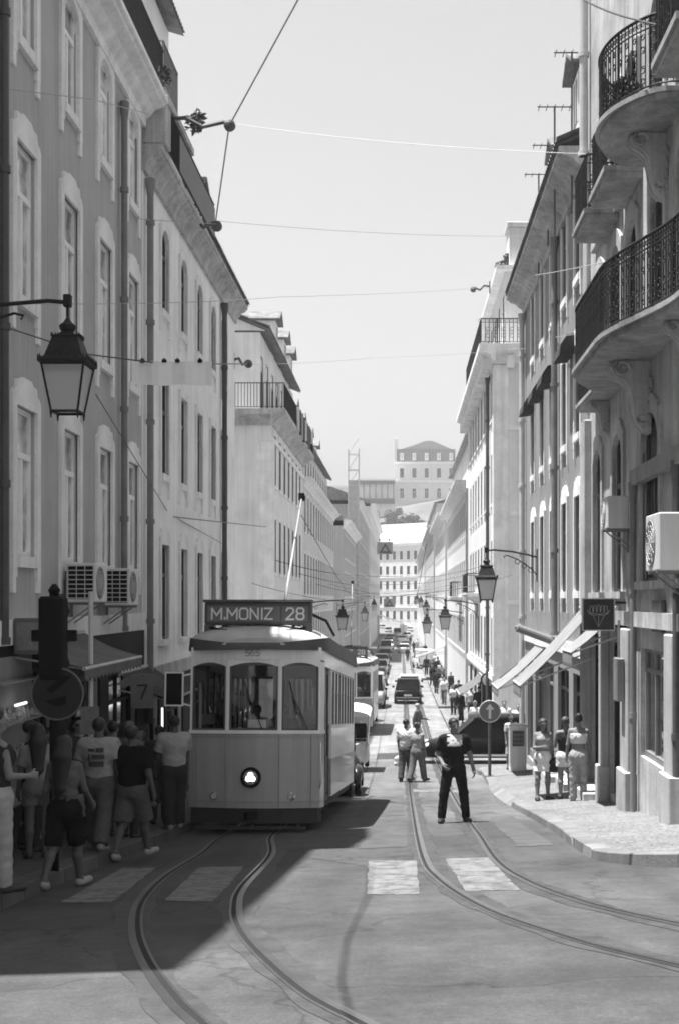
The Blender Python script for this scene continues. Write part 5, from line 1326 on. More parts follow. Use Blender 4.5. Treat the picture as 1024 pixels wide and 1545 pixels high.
def person(label, X, Y, face, H=1.72, top=None, bottom=None, hair='black', skin='tan', vx=.012, fine=False, z=None, group=None, cat='person', sleeves='short', legs_cover='long', hairstyle='short',
           shoes='dark', loose=0., crop=None, bag=None, eyes=False, shadesg=False, printed=None, hat=None, skirt=None, yoke=None, tail=0, **pk):
    J = pose(H=H, **pk); s = J.s; F = J.fem
    T = thing('person', label, cat, (X, Y, pavz(X, Y) if z is None else z), R(face), group); T.scale = (s, s, s)
    vv = vx / s
    o = link('body', sdf_mesh('body', body_prims(J, fine), vv, SKIN[skin]), T)
    I = .013 + loose
    if top is not None:
        P = [cap(J.hipc + V3(0, 0, .0), J.waist, (.137 if F else .15) + I, (.12 if F else .142) + I, ky=.76, k=.06), cap(J.waist, J.chest, (.12 if F else .142) + I, (.15 if F else .168) + I, ky=.74, k=.06),
             cap(J.chest + V3(-.07, 0, 0), J.chest + V3(.07, 0, 0), (.1 if F else .114) + I, ky=.92, k=.06), cap(J.sh[0] + V3(.05, 0, 0), J.sh[1] - V3(.05, 0, 0), (.062 if F else .076) + I, ky=.92, k=.06)]
        if F: P += [cap(J.chest + V3(q*.075, -.075, .02), J.chest + V3(q*.075, -.08, .015), .058 + I, k=.05) for q in (-1, 1)]
        if sleeves != 'none':
            for i in (0, 1):
                if sleeves == 'short': P.append(cap(J.sh[i], J.sh[i] + (J.el[i]-J.sh[i])*.72, .056 + I, .056 + I*1.2, k=.035, flat=True))
                else: P += [cap(J.sh[i], J.el[i], .054 + I, .046 + I, k=.035), cap(J.el[i], J.wr[i], .046 + I, .036 + I, k=.02, flat=True)]
        hem = (J.hipc[2] - .06 if crop is None else crop - J.drop)
        cuts = [((0, 0, hem), (0, 0, -1)), ((0, 0, J.neck[2] + (.0 if sleeves != 'none' else -.07)), (0, 0, 1))]
        if sleeves == 'none' and crop and crop > 1.1 and hairstyle == 'bun': cuts[1] = ((0, 0, J.chest[2] + .075), (0, 0, 1))
        sh = link('shirt', sdf_mesh('shirt', P, vv, cloth(top), cuts, fold=.0045), T)
        if printed is not None:     # print on the back: irregular dark blocks in relief with the cloth
            for (x0, x1, z0, z1) in printed:
                pr = [cap(J.chest + V3(x0, 0, z0), J.chest + V3(x1, 0, z1), .02, k=.02)]
                b = MB(); n = 6
                q = []
                for a in range(n+1):
                    x = x0 + (x1-x0)*a/n; yy = math.sqrt(max(0, 1 - (x/.19)**2)) * (.118 + I) + .022
                    q.append([(x, J.chest[1] + yy, J.chest[2] + z0), (x, J.chest[1] + yy, J.chest[2] + z1), (x, J.chest[1] + yy - .02, J.chest[2] + z1), (x, J.chest[1] + yy - .02, J.chest[2] + z0)])
                b.loft(q); obj('print', b, cloth(.06), sh)
        if yoke is not None:
            link('yoke', sdf_mesh('yoke', [(p[0], p[1], p[2] + .004) + p[3:] if False else cap(p[0], p[1], p[2] + .004, p[3] + .004, p[4], p[5]) for p in P[:4]], vv, cloth(yoke), [((0, 0, J.chest[2] + .0), (0, 0, -1)), ((0, 0, J.neck[2] - .015), (0, 0, 1)), ((.13, 0, 0), (1, 0, 0)), ((-.13, 0, 0), (-1, 0, 0)), ((0, -.02, 0), (0, 1, 0))]), sh)
    if bottom is not None:
        L = I + .004
        P = [cap(J.hipc + V3(-.06, 0, 0), J.hipc + V3(.06, 0, 0), (.114 if F else .108) + I*.8, ky=.97, k=.05), cap(J.hipc + V3(-.055, .05, -.03), J.hipc + V3(.055, .05, -.03), .085 + I*.8, k=.05), cap(J.hipc, J.waist, .137 + I*.7, .12 + I*.7, ky=.77, k=.05)]
        for i in (0, 1):
            if skirt: continue
            if legs_cover == 'long':
                P += [cap(J.hip[i], J.knee[i], .09 + L, .06 + L, k=.04), cap(J.knee[i], J.ank[i] - V3(0, 0, .01), .058 + L*1.1, .046 + L*1.2, k=.03, flat=True)]
            else:
                e = J.hip[i] + (J.knee[i]-J.hip[i]) * (.95 if legs_cover == 'short' else .5); P.append(cap(J.hip[i], e, .092 + L, .078 + L*1.5, k=.04, flat=True))
        cuts = [((0, 0, J.waist[2] - (.04 if not crop else -.0)), (0, 0, 1))]
        if skirt: P.append(cap(J.hipc - V3(0, 0, 0), J.hipc - V3(0, 0, skirt), .14 + L, .18 + L, ky=.8, k=.05, flat=True))
        link('trousers' if legs_cover == 'long' and not skirt else 'skirt' if skirt else 'shorts', sdf_mesh('trousers', P, vv, cloth(bottom), cuts, fold=.0045), T)
    for i in (0, 1):
        an, to = J.ank[i], J.toe[i]; f = to - an; f = f / np.linalg.norm(f)
        P = [cap(an + V3(0, .02, -.035), an + V3(0, -.02, -.045) , .05, .052, k=.03), cap(an + V3(0, -.02, -.045), to + V3(0, -.015, .006), .05, .04, k=.03, kx=1.05)]
        zc = min(an[2] - .075, to[2] - .028)
        link('shoe', sdf_mesh('shoe', P, vv, LEATH if shoes == 'dark' else SHOEW, [((0, 0, zc), (0, 0, -1)), ((0, 0, an[2] + .02), (0, 0, 1))] if abs(an[2] - to[2]) < .08 else []), T)
    h, f, u, r = J.head, J.hf, J.hu, J.hr
    if hairstyle:
        P = [cap(h + u*.042 + f*.0, h + u*.04 - f*.035, .092, k=.02, kx=.95)]
        cuts = [(tuple(h + f*.035 + u*.055), tuple(f*.8 - u*.75)), (tuple(h - u*.03), tuple(-u + f*.4))]
        if hairstyle in ('long', 'tail', 'bun'): cuts[1] = (tuple(h - u*.05), tuple(-u*.9 + f*.6))
        hr = link('hair', sdf_mesh('hair', P, vv, HAIRM[hair], cuts), T)
        if hairstyle in ('long', 'tail'):
            e = J.chest + V3(0, .15, -.12 if hairstyle == 'long' else -.2)
            w = 1.5 if hairstyle == 'long' else 1.05
            P = [cap(h - f*.05 + u*.02, J.neck - V3(0, -.1, -.02), .085, .085, k=.03, kx=w*.8), cap(J.neck - V3(0, -.1, -.02), e, .08, .045, k=.04, kx=w), cap(e, e + V3(.02, .01, -.1), .045, .02, k=.03, kx=w)]
            link('long_hair', sdf_mesh('long_hair', P, vv, HAIRM[hair]), hr)
        if hairstyle == 'bun': link('bun', sdf_mesh('bun', [cap(h + u*.1 - f*.08, h + u*.09 - f*.1, .05)], vv, HAIRM[hair]), hr)
    if hat: link('cap', sdf_mesh('cap', [cap(h + u*.055, h + u*.05 - f*.03, .098, k=.02), cap(h + u*.06 + f*.08, h + u*.055 + f*.15, .05, .045, k=.03)], vv, cloth(hat), [(tuple(h + u*.045), tuple(-u))]), T)
    if eyes:
        for q in (-1, 1):
            b = MB(); c = h + u*.018 + r*q*.033 + f*.079; b.ball(tuple(c), .0125, 7, sx=1.2, sz=.7); obj('eye', b, LEATH, T)
            b = MB(); c = h + u*.04 + f*.082; b.tube([tuple(c + r*q*.018), tuple(c + r*q*.034 + u*.005), tuple(c + r*q*.05)], .006, 5); obj('eyebrow', b, HAIRM[hair], T)
        b = MB(); c = h - u*.053 + f*.094; b.tube([tuple(c - r*.022), tuple(c + f*.004), tuple(c + r*.022)], .005, 5); obj('lips', b, mat('lips', .12), T)
    if shadesg:
        b = MB()
        for q in (-1, 1): b.ball(tuple(h + u*.018 + r*q*.034 + f*.088), .03, 8, sx=1, sy=.5, sz=.75)
        b.tube([tuple(h + u*.022 + r*.085 - f*.0), tuple(h + u*.022 + r*.07 + f*.07), tuple(h + u*.022 + f*.1), tuple(h + u*.022 - r*.07 + f*.07), tuple(h + u*.022 - r*.085)], .006, 5); obj('sunglasses', b, LEATH, T)
    T['_J'] = 0
    del T['_J']
    return T, J
def carried(label, T, J, i, kind, v, off=(0, 0, 0)):
    """a bag hanging from hand i (a thing of its own, where the hand is)"""
    p = J.wr[i] + J.hd[i] * .1; a = T.rotation_euler.z; s = J.s
    q = (T.location.x + s*(p[0]*math.cos(a) - p[1]*math.sin(a)) + off[0], T.location.y + s*(p[0]*math.sin(a) + p[1]*math.cos(a)) + off[1], T.location.z + s*p[2] + off[2])
    B = thing(kind, label, 'bag', (q[0], q[1], q[2] - .42), a)
    me = sdf_mesh('bag', [cap((-.1, 0, .05), (.1, 0, .05), .06, ky=.8), cap((-.09, 0, .2), (.09, 0, .2), .05, ky=.8), cap((0, 0, .1), (0, 0, .2), .1, ky=.6)], .014, cloth(v)); link('bag_body', me, B)
    b = MB(); b.tube([(-.07, 0, .24), (-.05, 0, .4), (0, 0, .43), (.05, 0, .4), (.07, 0, .24)], .008, 5); obj('handle', b, cloth(v), B); return B
st = dict
# -- the man crossing
X, Y = at(684, 1241)
person('man in black standing with legs apart on the right tram track', X, Y, 4, 1.84, top=.014, bottom=.012, hair='black', skin='tan', vx=.009, fine=True, z=gz(X, Y) + .015, eyes=True, yoke=.5, hairstyle='short',
       legs=((4, 4), (-3, 2)), stance=.17, arms=((-14, 16, 62, 26), (-4, 17, 14, -4)), head=(18, 10), loose=.004)
# -- people on the left pavement; shade is put into their clothes and skin tones
X, Y = atp(8, 1346)
T, J = person('woman in wide white trousers and a dark sleeveless top at the left edge', X - .1, Y + .05, 130, 1.74, top=.03, bottom=.32, hair='black', skin='tan', vx=.011, fine=True, hairstyle='bun', fem=True, sleeves='none', loose=.016, arms=((10, 6, 75, 20), (0, 6, 20, 0)), legs=((3, 2), (-3, 2)))
carried('pale cloth bag held by the woman in white trousers', T, J, 1, 'handbag', .3)
X, Y = atp(98, 1340)
person('long haired woman in a grey cropped top and black shorts walking away in white shoes', X, Y, 172, 1.68, top=.1, bottom=.008, hair='black', skin='dark', vx=.011, fine=True, hairstyle='long', fem=True, sleeves='none', crop=1.08, legs_cover='short', shoes='white', legs=((16, 6), (-14, 22)), arms=((16, 8, 30, 0), (-12, 8, 20, 0)))
person('woman in a white top and pale shorts standing behind the long haired woman', -4.55, 16.6, 200, 1.66, top=.22, bottom=.12, hair='black', skin='dark', hairstyle='long', fem=True, legs_cover='mini', arms=((20, 6, 70, 10), (0, 10, 15, 0)))
X, Y = atp(150, 1281)
T, J = person('man in a white printed T-shirt and baggy jeans walking away', X, Y, 178, 1.76, top=.28, bottom=.08, hair='black', skin='dark', vx=.011, fine=True, loose=.03, legs=((-14, 18), (16, 5)), arms=((-8, 12, 15, 0), (10, 14, 20, 0)), printed=((-.1, .0, .03, .09), (.02, .11, .04, .08), (-.11, .06, -.06, .0), (.08, .12, -.08, .01), (-.1, .1, -.16, -.09)), shoes='white')
carried('clear water bottle bag carried by the man in the printed T-shirt', T, J, 1, 'carrier_bag', .4)
X, Y = at(203, 1297)
person('man in a black T-shirt and light shorts stepping off the left kerb', X, Y - .15, 165, 1.78, top=.008, bottom=.08, hair='black', skin='dark', vx=.011, fine=True, z=gz(X, Y) + .03, loose=.02, legs_cover='short', shoes='white', legs=((20, 6), (-12, 16)), arms=((-6, 12, 25, 0), (14, 14, 40, 10)))
person('man in a white T-shirt boarding beside the tram mirror', -3.8, 22.2, 205, 1.85, top=.32, bottom=.03, hair='black', skin='dark', vx=.012, fine=True, loose=.02, shoes='white', legs_cover='long', arms=((35, 12, 50, 10), (10, 8, 20, 0)), legs=((6, 6), (-6, 6)))
person('man in sunglasses facing the street behind the printed T-shirt', -4.75, 19.6, 20, 1.78, top=.05, bottom=.04, hair='black', skin='light', shadesg=True)
person('woman in a dark dress looking into the left shop window', -4.85, 15.6, 110, 1.66, top=.03, bottom=.03, hair='black', skin='tan', fem=True, hairstyle='long', skirt=.5)
person('short haired man in a dark jacket among the shaded crowd', -5.0, 20.4, 160, 1.74, top=.03, bottom=.03, hair='black', skin='tan', sleeves='long')
person('woman with tied hair in the crowd next to the black T-shirt man', -4.55, 20.3, 190, 1.64, top=.08, bottom=.05, hair='black', skin='tan', fem=True, hairstyle='bun')
person('man in a grey shirt near the kerb under the awning', -4.1, 20.0, 150, 1.72, top=.1, bottom=.03, hair='brown', skin='tan')
person('man with a backpack strap in the shop doorway on the left', -5.0, 21.9, 90, 1.75, top=.06, bottom=.04, hair='black', skin='dark', sleeves='long')
for (X, Y, f, H, tp, bt, fm, hs, lb) in ((-4.9, 17.6, 100, 1.7, .02, .02, False, 'short', 'man in black close to the display window on the left'), (-4.6, 21.2, 175, 1.74, .04, .03, False, 'short', 'man in a dark shirt half hidden by the black T-shirt man'),
   (-5.0, 18.9, 60, 1.62, .05, .02, True, 'long', 'woman in dark clothes under the left awning near the shop wall'), (-4.3, 23.6, 190, 1.7, .03, .04, False, 'short', 'man in dark clothes squeezed between tram and shop wall'), (-4.85, 24.8, 20, 1.66, .06, .03, True, 'bun', 'woman in a dark top coming out of the shop with the shirt display'), (-4.95, 14.6, 150, 1.7, .02, .02, True, 'long', 'woman in black beside the woman in white trousers')):
    person(lb, X, Y, f, H, top=tp, bottom=bt, hair='black', skin='tan', fem=fm, hairstyle=hs, sleeves='long' if tp < .04 else 'short', legs=((6, 5), (-6, 8)))
# -- the couple and the walker in the road
T, J = person('man in a white shirt and dark trousers walking away beside a woman', .13, 37.6, 165, 1.74, top=.62, bottom=.07, hair='black', skin='tan', z=gz(.1, 37.6), vx=.013, legs=((10, 4), (-8, 10)), loose=.016, arms=((-8, 8, 12, 0), (8, 8, 20, 0)))
carried('pale carrier bag in the hand of the man in the white shirt', T, J, 1, 'carrier_bag', .6)
person('woman in a sleeveless top and loose grey trousers walking beside the white-shirted man', .45, 37.3, 150, 1.66, top=.3, bottom=.12, hair='brown', skin='tan', z=gz(.45, 37.3), vx=.013, fem=True, sleeves='none', hairstyle='bun', legs=((18, 4), (-16, 12)), loose=.02)
person('grey haired pedestrian in a grey jacket and pale shorts striding across the street', .68, 55.2, 70, 1.74, top=.1, bottom=.5, hair='grey', skin='light', z=gz(.68, 55), vx=.016, sleeves='long', legs=((24, 6), (-22, 14)), legs_cover='short', arms=((-20, 8, 20, 0), (20, 8, 60, 0)))
# -- right pavement
T, J = person('woman in a cropped top and white skirt facing the camera on the right pavement', 2.92, 27.4, 10, 1.66, top=.3, bottom=.68, hair='brown', skin='tan', vx=.01, fine=True, fem=True, sleeves='none', crop=1.12, hairstyle='long', skirt=.3, shadesg=True, shoes='dark', arms=((15, 10, 85, 30), (0, 8, 15, 0)), head=(5, 12), legs=((5, 2), (-4, 3)), stance=.05)
carried('dark shoulder bag of the woman in the white skirt', T, J, 1, 'shoulder_bag', .03, (.02, 0, .25))
T, J = person('woman with bare shoulders in a white bandeau and pale trousers seen from behind', 3.52, 26.4, 176, 1.7, top=.6, bottom=.3, hair='black', skin='tan', vx=.01, fine=True, fem=True, sleeves='none', crop=1.17, hairstyle='bun', shoes='white', arms=((0, 10, 8, 0), (0, 10, 10, 0)), loose=.002)
person('woman in a dark vest and white shorts beside the bare-shouldered woman', 3.36, 27.2, 182, 1.66, top=.03, bottom=.6, hair='brown', skin='tan', vx=.011, fine=True, fem=True, sleeves='none', hairstyle='short', legs_cover='mini', head=(-20, 0), arms=((4, 8, 20, 0), (20, 8, 60, 10)))
person('woman in a patterned dress behind the pale bin on the corner', 3.3, 39.9, 20, 1.64, top=.4, bottom=.32, hair='black', skin='tan', vx=.013, fem=True, skirt=.45, hairstyle='bun')
person('man in a white shirt standing behind the roof of the black car', 3.95, 51.0, 10, 1.85, top=.65, bottom=.1, hair='brown', skin='light', vx=.016, z=gz(4, 51) + .12)
person('second man in white behind the black car, nearer the house', 4.55, 51.8, -10, 1.72, top=.6, bottom=.2, hair='brown', skin='light', vx=.016, z=gz(4.5, 51.8) + .1)
# -- people farther down the right pavement
rnd = random.Random(4)
more_people = [(2.9, 74, 'woman in a light dress at the corner house shop'), (3.4, 79, 'man in dark clothes past the corner house shop'), (2.7, 84, 'man in a pale shirt by the kerb near the pale trousers'), (3.5, 94, 'woman with a dark top close to the wall lanterns'),
 (3.2, 106, 'man in grey beneath the second right lantern'), (2.9, 121, 'man in black in front of the white sunshade'), (3.6, 131, 'woman in white near the white sunshade'), (3.3, 152, 'dark figure just past the white van'), (2.8, 172, 'pale figure past the white van'), (3.3, 185, 'dark figure below the distant right lantern'),
 (-3.2, 128, 'dark figure at the second left side street'), (-4.0, 160, 'figure in a pale shirt beside the scaffold tower'), (-.6, 215, 'pedestrian between the far queueing cars'), (1.6, 240, 'pedestrian in dark clothes near the street end')]
far_people = [
 (3.05, 55.0, 'woman in a white top and pale skirt next to the black car', .62, .4, 'fair', True, 'white'), (3.55, 54.0, 'man in a dark shirt bending his head beside the black car', .04, .12, 'black', False, 'dark'),
 (2.95, 66.5, 'woman in a long dark coat on the right kerb', .015, .02, 'black', True, 'dark'), (3.6, 68.5, 'white shirted man with dark hair near the clock', .62, .06, 'black', False, 'dark'), (3.9, 66.8, 'man in black by the shop wall near the clock', .02, .03, 'black', False, 'dark'),
 (2.75, 90, 'woman in pale trousers walking along the kerb', .3, .5, 'brown', True, 'white'), (2.55, 97, 'man in dark clothes ahead of the pale trousers', .03, .03, 'black', False, 'dark'), (3.1, 101, 'woman with a dark jacket near the lamp wall', .05, .3, 'brown', True, 'dark'),
 (2.5, 108, 'tall man in black on the distant pavement', .02, .03, 'black', False, 'dark'), (3.3, 112, 'man in a light jacket in the distant crowd', .4, .08, 'grey', False, 'dark'), (2.7, 118, 'woman in a dark top and white shorts in the distant crowd', .04, .6, 'fair', True, 'white'),
 (3.4, 124, 'man carrying a coat in the distant crowd', .08, .1, 'brown', False, 'dark'), (2.4, 128, 'man in dark suit beside the white van', .02, .02, 'black', False, 'dark'), (3.0, 134, 'woman in grey beside the white van', .2, .2, 'brown', True, 'dark'),
 (3.6, 141, 'person in white behind the white van', .6, .3, 'fair', True, 'white'), (.75, 168, 'lone dark figure crossing the street far away', .03, .04, 'black', False, 'dark'),
 (1.9, 205, 'first of the far pedestrians left of the awning', .03, .05, 'black', False, 'dark'), (2.6, 214, 'far pedestrian in white under the awning', .6, .3, 'brown', False, 'dark'), (1.3, 222, 'far pedestrian in grey in the roadway', .2, .1, 'black', True, 'dark'),
 (-3.4, 116, 'dark clothed man on the left pavement past the parked cars', .03, .03, 'black', False, 'dark'), (-3.7, 140, 'person in grey on the far left pavement', .15, .1, 'brown', False, 'dark'), (-3.3, 190, 'white topped person on the far left pavement', .6, .2, 'black', True, 'dark'),
 (-4.4, 46.5, 'woman waiting at the left side street corner', .3, .05, 'brown', True, 'dark')]
for (X, Y, lb) in more_people:
    dk = 'dark' in lb or 'black' in lb; far_people.append((X, Y, lb, .03 if dk else .1 if 'grey' in lb else .55, rnd.choice((.04, .12, .3)), rnd.choice(('black', 'brown')), 'woman' in lb, 'dark'))
for (X, Y, lb, tp, bt, hr, fm, shz) in far_people:
    a = rnd.uniform(10, 22); sg = rnd.choice((-1, 1))
    person(lb, X, Y, rnd.choice((170, 185, 5, -8, 178)), rnd.uniform(1.6, 1.68) if fm else rnd.uniform(1.7, 1.82), top=tp, bottom=bt, hair=hr, skin=rnd.choice(('tan', 'light')), vx=.018 if Y < 75 else .028 if Y < 150 else .04,
           fem=fm, hairstyle=rnd.choice(('long', 'short', 'bun')) if fm else 'short', shoes=shz, sleeves='long' if tp < .1 else 'short', legs=((a*sg, 5), (-a*sg, 12)), arms=((-a*sg, 8, 15, 0), (a*sg, 8, 25, 0)), z=(None if X < KL or X > KR else gz(X, Y)), group='pedestrians far down the street', skirt=.75 if 'coat' in lb and fm else None)
person('tram driver in a dark uniform behind the right windscreen', TX - .72, 24.2, 5, 1.7, top=.03, bottom=.03, hair='black', skin='tan', z=gz(TX, 24.2) + .62, sleeves='long', arms=((50, 8, 45, 10), (50, 8, 45, 10)))
for (dx, y, c) in ((.7, 25.2, .4), (.65, 26.3, .05), (-.7, 26.8, .5)):
    person({.7: 'passenger in a pale shirt standing inside the tram door', .65: 'passenger in dark clothes inside the tram near the door', -.7: 'passenger in white standing inside the tram on the left'}[dx], TX + dx*.45, y, 0, 1.62, top=c, bottom=.05, hair='brown', skin='tan', z=gz(TX, y) + .62, vx=.02)
# ================================================================ lamps, signs, wires, awnings and small things
LGL = frosted('lantern_glass', .62)
def lantern(label, X, Y, ztop, s=1., wall=None, group=None, rot=0):
    """four-sided street lantern hung from a wall bracket; ztop is the finial's tip"""
    T = thing('street_lamp', label, 'street lamp', (X, Y, ztop - 1.55 * s), rot, group); T.scale = (s, s, s)
    c = lambda r, z: [(-r, -r, z), (r, -r, z), (r, r, z), (-r, r, z)]
    b = MB(); rt, rb = .27, .17; zt, zb = .68, .08
    for i in range(4): b.cyl(c(rb, zb)[i], c(rt, zt)[i], .016, n=5); b.cyl(c(rb, zb)[i], c(rb, zb)[(i+1) % 4], .018, n=5); b.cyl(c(rt, zt)[i], c(rt, zt)[(i+1) % 4], .022, n=5); b.cyl(c(rb, zb)[i], tuple(np.array(c(rb, zb)[i]) - np.array((0, 0, .09))), .02, .008, n=5)
    obj('frame', b, IRON, T)
    b = MB(); b.loft([c(rb - .004, zb + .01), c(rt - .004, zt)], cap=False); obj('glass', b, LGL, T)
    b = MB(); b.loft([c(.31, .69), c(.31, .73), c(.24, .78), c(.165, 1.02), c(.175, 1.05), c(.1, 1.08), c(.06, 1.12)])
    for k in range(4):
        for j in range(9):
            t = -1 + 2 * (j + .5) / 9
            for (r, z, q) in ((.305, .73, .02), (.17, 1.05, .012)):
                x, y = [(t*r, -r), (r, t*r), (t*r, r), (-r, t*r)][k]; b.cyl((x, y, z - .01), (x*1.03, y*1.03, z + q*3), q, .004, 5)
    b.lathe([(.06, 1.1), (.1, 1.15), (.11, 1.2), (.05, 1.25), (.02, 1.3), (.02, 1.45), (.05, 1.48), (.02, 1.55)], n=10); obj('hood', b, IRON, T)
    if wall is not None:
        d = (wall - X) / s; sg = 1 if d > 0 else -1; D = abs(d); b = MB()
        b.tube([(0, 0, 1.5), (sg*D*.15, 0, 1.52), (sg*D*.5, 0, 1.47), (sg*D*.8, 0, 1.38), (sg*D, 0, 1.3)], .028, 7)
        b.tube([(sg*D, 0, .75), (sg*D*.85, 0, 1.0), (sg*D*.6, 0, 1.25), (sg*D*.4, 0, 1.36), (sg*D*.33, 0, 1.33), (sg*D*.35, 0, 1.28)], .018, 6)
        for k in range(3):
            cx = D * (.6 + .13*k); b.ring((sg*cx, 0, 1.18 - .12*k), .07, .011, 'y', 12, 4)
        b.bbox(min(sg*D, sg*(D-.05)), max(sg*D, sg*(D-.05)), -.05, .05, .6, 1.55, .01); b.bbox(-.05, .05, -.05, .05, 1.44, 1.6, .01)
        obj('bracket', b, IRON, T)
    return T
lantern('large iron lantern on a bracket in the left foreground', -3.87, 15.4, CAMZ + 3.5, .9, XL - .02)
lantern('iron lantern on the right with scrolled bracket near the corner drainpipe', 2.5, 39.0, CAMZ + 1.5, 1.02, XR + .02)
LG = 'wall lanterns along the far street'
for (X, Y, zz, lb) in ((2.3, 70, 8.6, 'second lantern down the right side, lit glass facing the street'), (1.65, 86, 8.0, 'dark hooded lantern hanging lower than its neighbours on the right'), (2.2, 118, 8.9, 'third wall lantern on the right in line with the far awning'), (2.2, 150, 9.3, 'smaller distant lantern on the right past the third'), (2.2, 185, 9.6, 'most distant lantern on the right')):
    lantern(lb, X, Y, zz, 1.05, XR + .02, LG)
for (X, Y, zz, lb) in ((-3.1, 70, 8.6, 'first wall lantern on the left beyond the tram roof'), (-3.1, 112, 8.4, 'second wall lantern on the left, before the shaded house'), (-3.1, 150, 9.0, 'third wall lantern on the left near the scaffold tower')):
    lantern(lb, X, Y, zz, 1.05, XL - .02, LG)
# --- round arrow sign
X, Y = atp(738, 1172); z0 = pavz(X, Y); S = thing('road_sign', 'round blue ahead-only sign with a white arrow on a dark pole at the right kerb', 'road sign', (X, Y, z0))
zc = CAMZ - (1073 - 905) / 2000 * Y - z0
b = MB(); b.cyl((0, 0, 0), (0, 0, zc + .3), .045, n=10); b.bbox(-.12, .12, -.12, .12, -.02, .03, .01); obj('pole', b, IRON_G, S)
b = MB(); b.cyl((0, -.055, zc), (0, -.075, zc), .31, n=32); d = obj('disc', b, mat('sign_blue', .17, .4, .05), S)
b = MB(); b.ring((0, -.075, zc), .3, .012, 'y', 32, 6); obj('rim', b, mat('sign_white', .7, .4, .03), d)
b = MB(); b.prism([(-.035, zc - .2), (.035, zc - .2), (.035, zc + .05), (.12, zc + .05), (0, zc + .22), (-.12, zc + .05), (-.035, zc + .05)], 'y', -.085, -.076); obj('arrow', b, MATS['sign_white'], d)
# --- pale corner bin / cabinet
X, Y = atp(780, 1163); z0 = pavz(X, Y); S = thing('street_cabinet', 'pale square cabinet with a dark grille panel at the right corner', 'cabinet', (X, Y, z0), 0)
hh = 1.28
b = MB(); b.bbox(-.24, .24, -.24, .24, 0, hh, .02); b.bbox(-.27, .27, -.27, .27, hh + .001, hh + .1, .03); obj('case', b, STONE, S)
b = MB(); b.bbox(-.17, .17, -.255, -.242, .75, hh - .08, .004); p = obj('panel', b, IRON_G, S); b = MB()
for i in range(3):
    for k in range(3): b.bbox(-.14 + i*.1, -.06 + i*.1, -.262, -.256, .8 + k*.12, .88 + k*.12, .002)
obj('grille', b, ZINC, p)
# --- dial on a dark post near the corner
S = thing('street_clock', 'round white-faced clock on a dark post by the far right corner', 'clock', (3.95, 60.5, pavz(3.95, 60.5)))
zc = CAMZ - (1026 - 905)/2000*60.5 - S.location.z
b = MB(); b.bbox(-.28, .28, -.12, .12, 0, zc - .2, .04); b.cyl((0, -.14, zc), (0, .14, zc), .34, n=24); obj('post', b, IRON, S)
b = MB(); b.cyl((0, -.141, zc), (0, -.16, zc), .27, n=24); d = obj('dial', b, mat('sign_white', .7), S); b = MB(); b.box(-.012, .012, -.17, -.161, zc, zc + .18); b.box(0, .12, -.17, -.161, zc - .012, zc + .012); obj('hands', b, IRON, d)
# --- traffic light and round sign at the left kerb, seen from behind
X, Y = -3.92, 15.0; z0 = pavz(X, Y); S = thing('traffic_light', 'dark traffic light on a pole among the crowd on the left', 'traffic light', (X, Y, z0))
zt = CAMZ + .08 - z0
b = MB(); b.cyl((0, 0, 0), (0, 0, zt - .02), .055, n=12); b.lathe([(.05, zt - .02), (.07, zt + .03), (.02, zt + .1)], n=10); obj('pole', b, BLK, S)
b = MB(); b.bbox(-.15, .13, -.14, .12, zt - .98, zt - .04, .03); h = obj('signal_head', b, BLK, S); b = MB()
for k in range(3): b.tube([(.0, .12, zt - .2 - .3*k), (0, .26, zt - .21 - .3*k)], .11, 12)
for s in (-1, 1): b.bbox(s*.2 - .05, s*.2 + .05, -.05, .05, zt - .55, zt - .42, .01)
obj('visor', b, BLK, h)
S = thing('road_sign', 'round no-turn sign with a bent arrow on the traffic light pole', 'road sign', (X + .06, Y - .09, z0)); zc = CAMZ - (1046 - 905)/2000*Y - z0
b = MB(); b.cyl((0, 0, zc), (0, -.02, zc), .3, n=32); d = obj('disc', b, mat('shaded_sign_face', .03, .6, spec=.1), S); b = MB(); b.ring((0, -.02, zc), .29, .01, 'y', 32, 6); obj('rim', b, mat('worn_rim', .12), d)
b = MB(); b.prism([(.06, zc + .2), (-.12, zc + .05), (-.06, zc - .0), (.16, zc + .2)], 'y', -.03, -.021); b.prism([(-.14, zc - .08), (.1, zc - .02), (.1, zc - .12), (-.02, zc - .14)], 'y', -.03, -.021); obj('arrow', b, BLK, d)
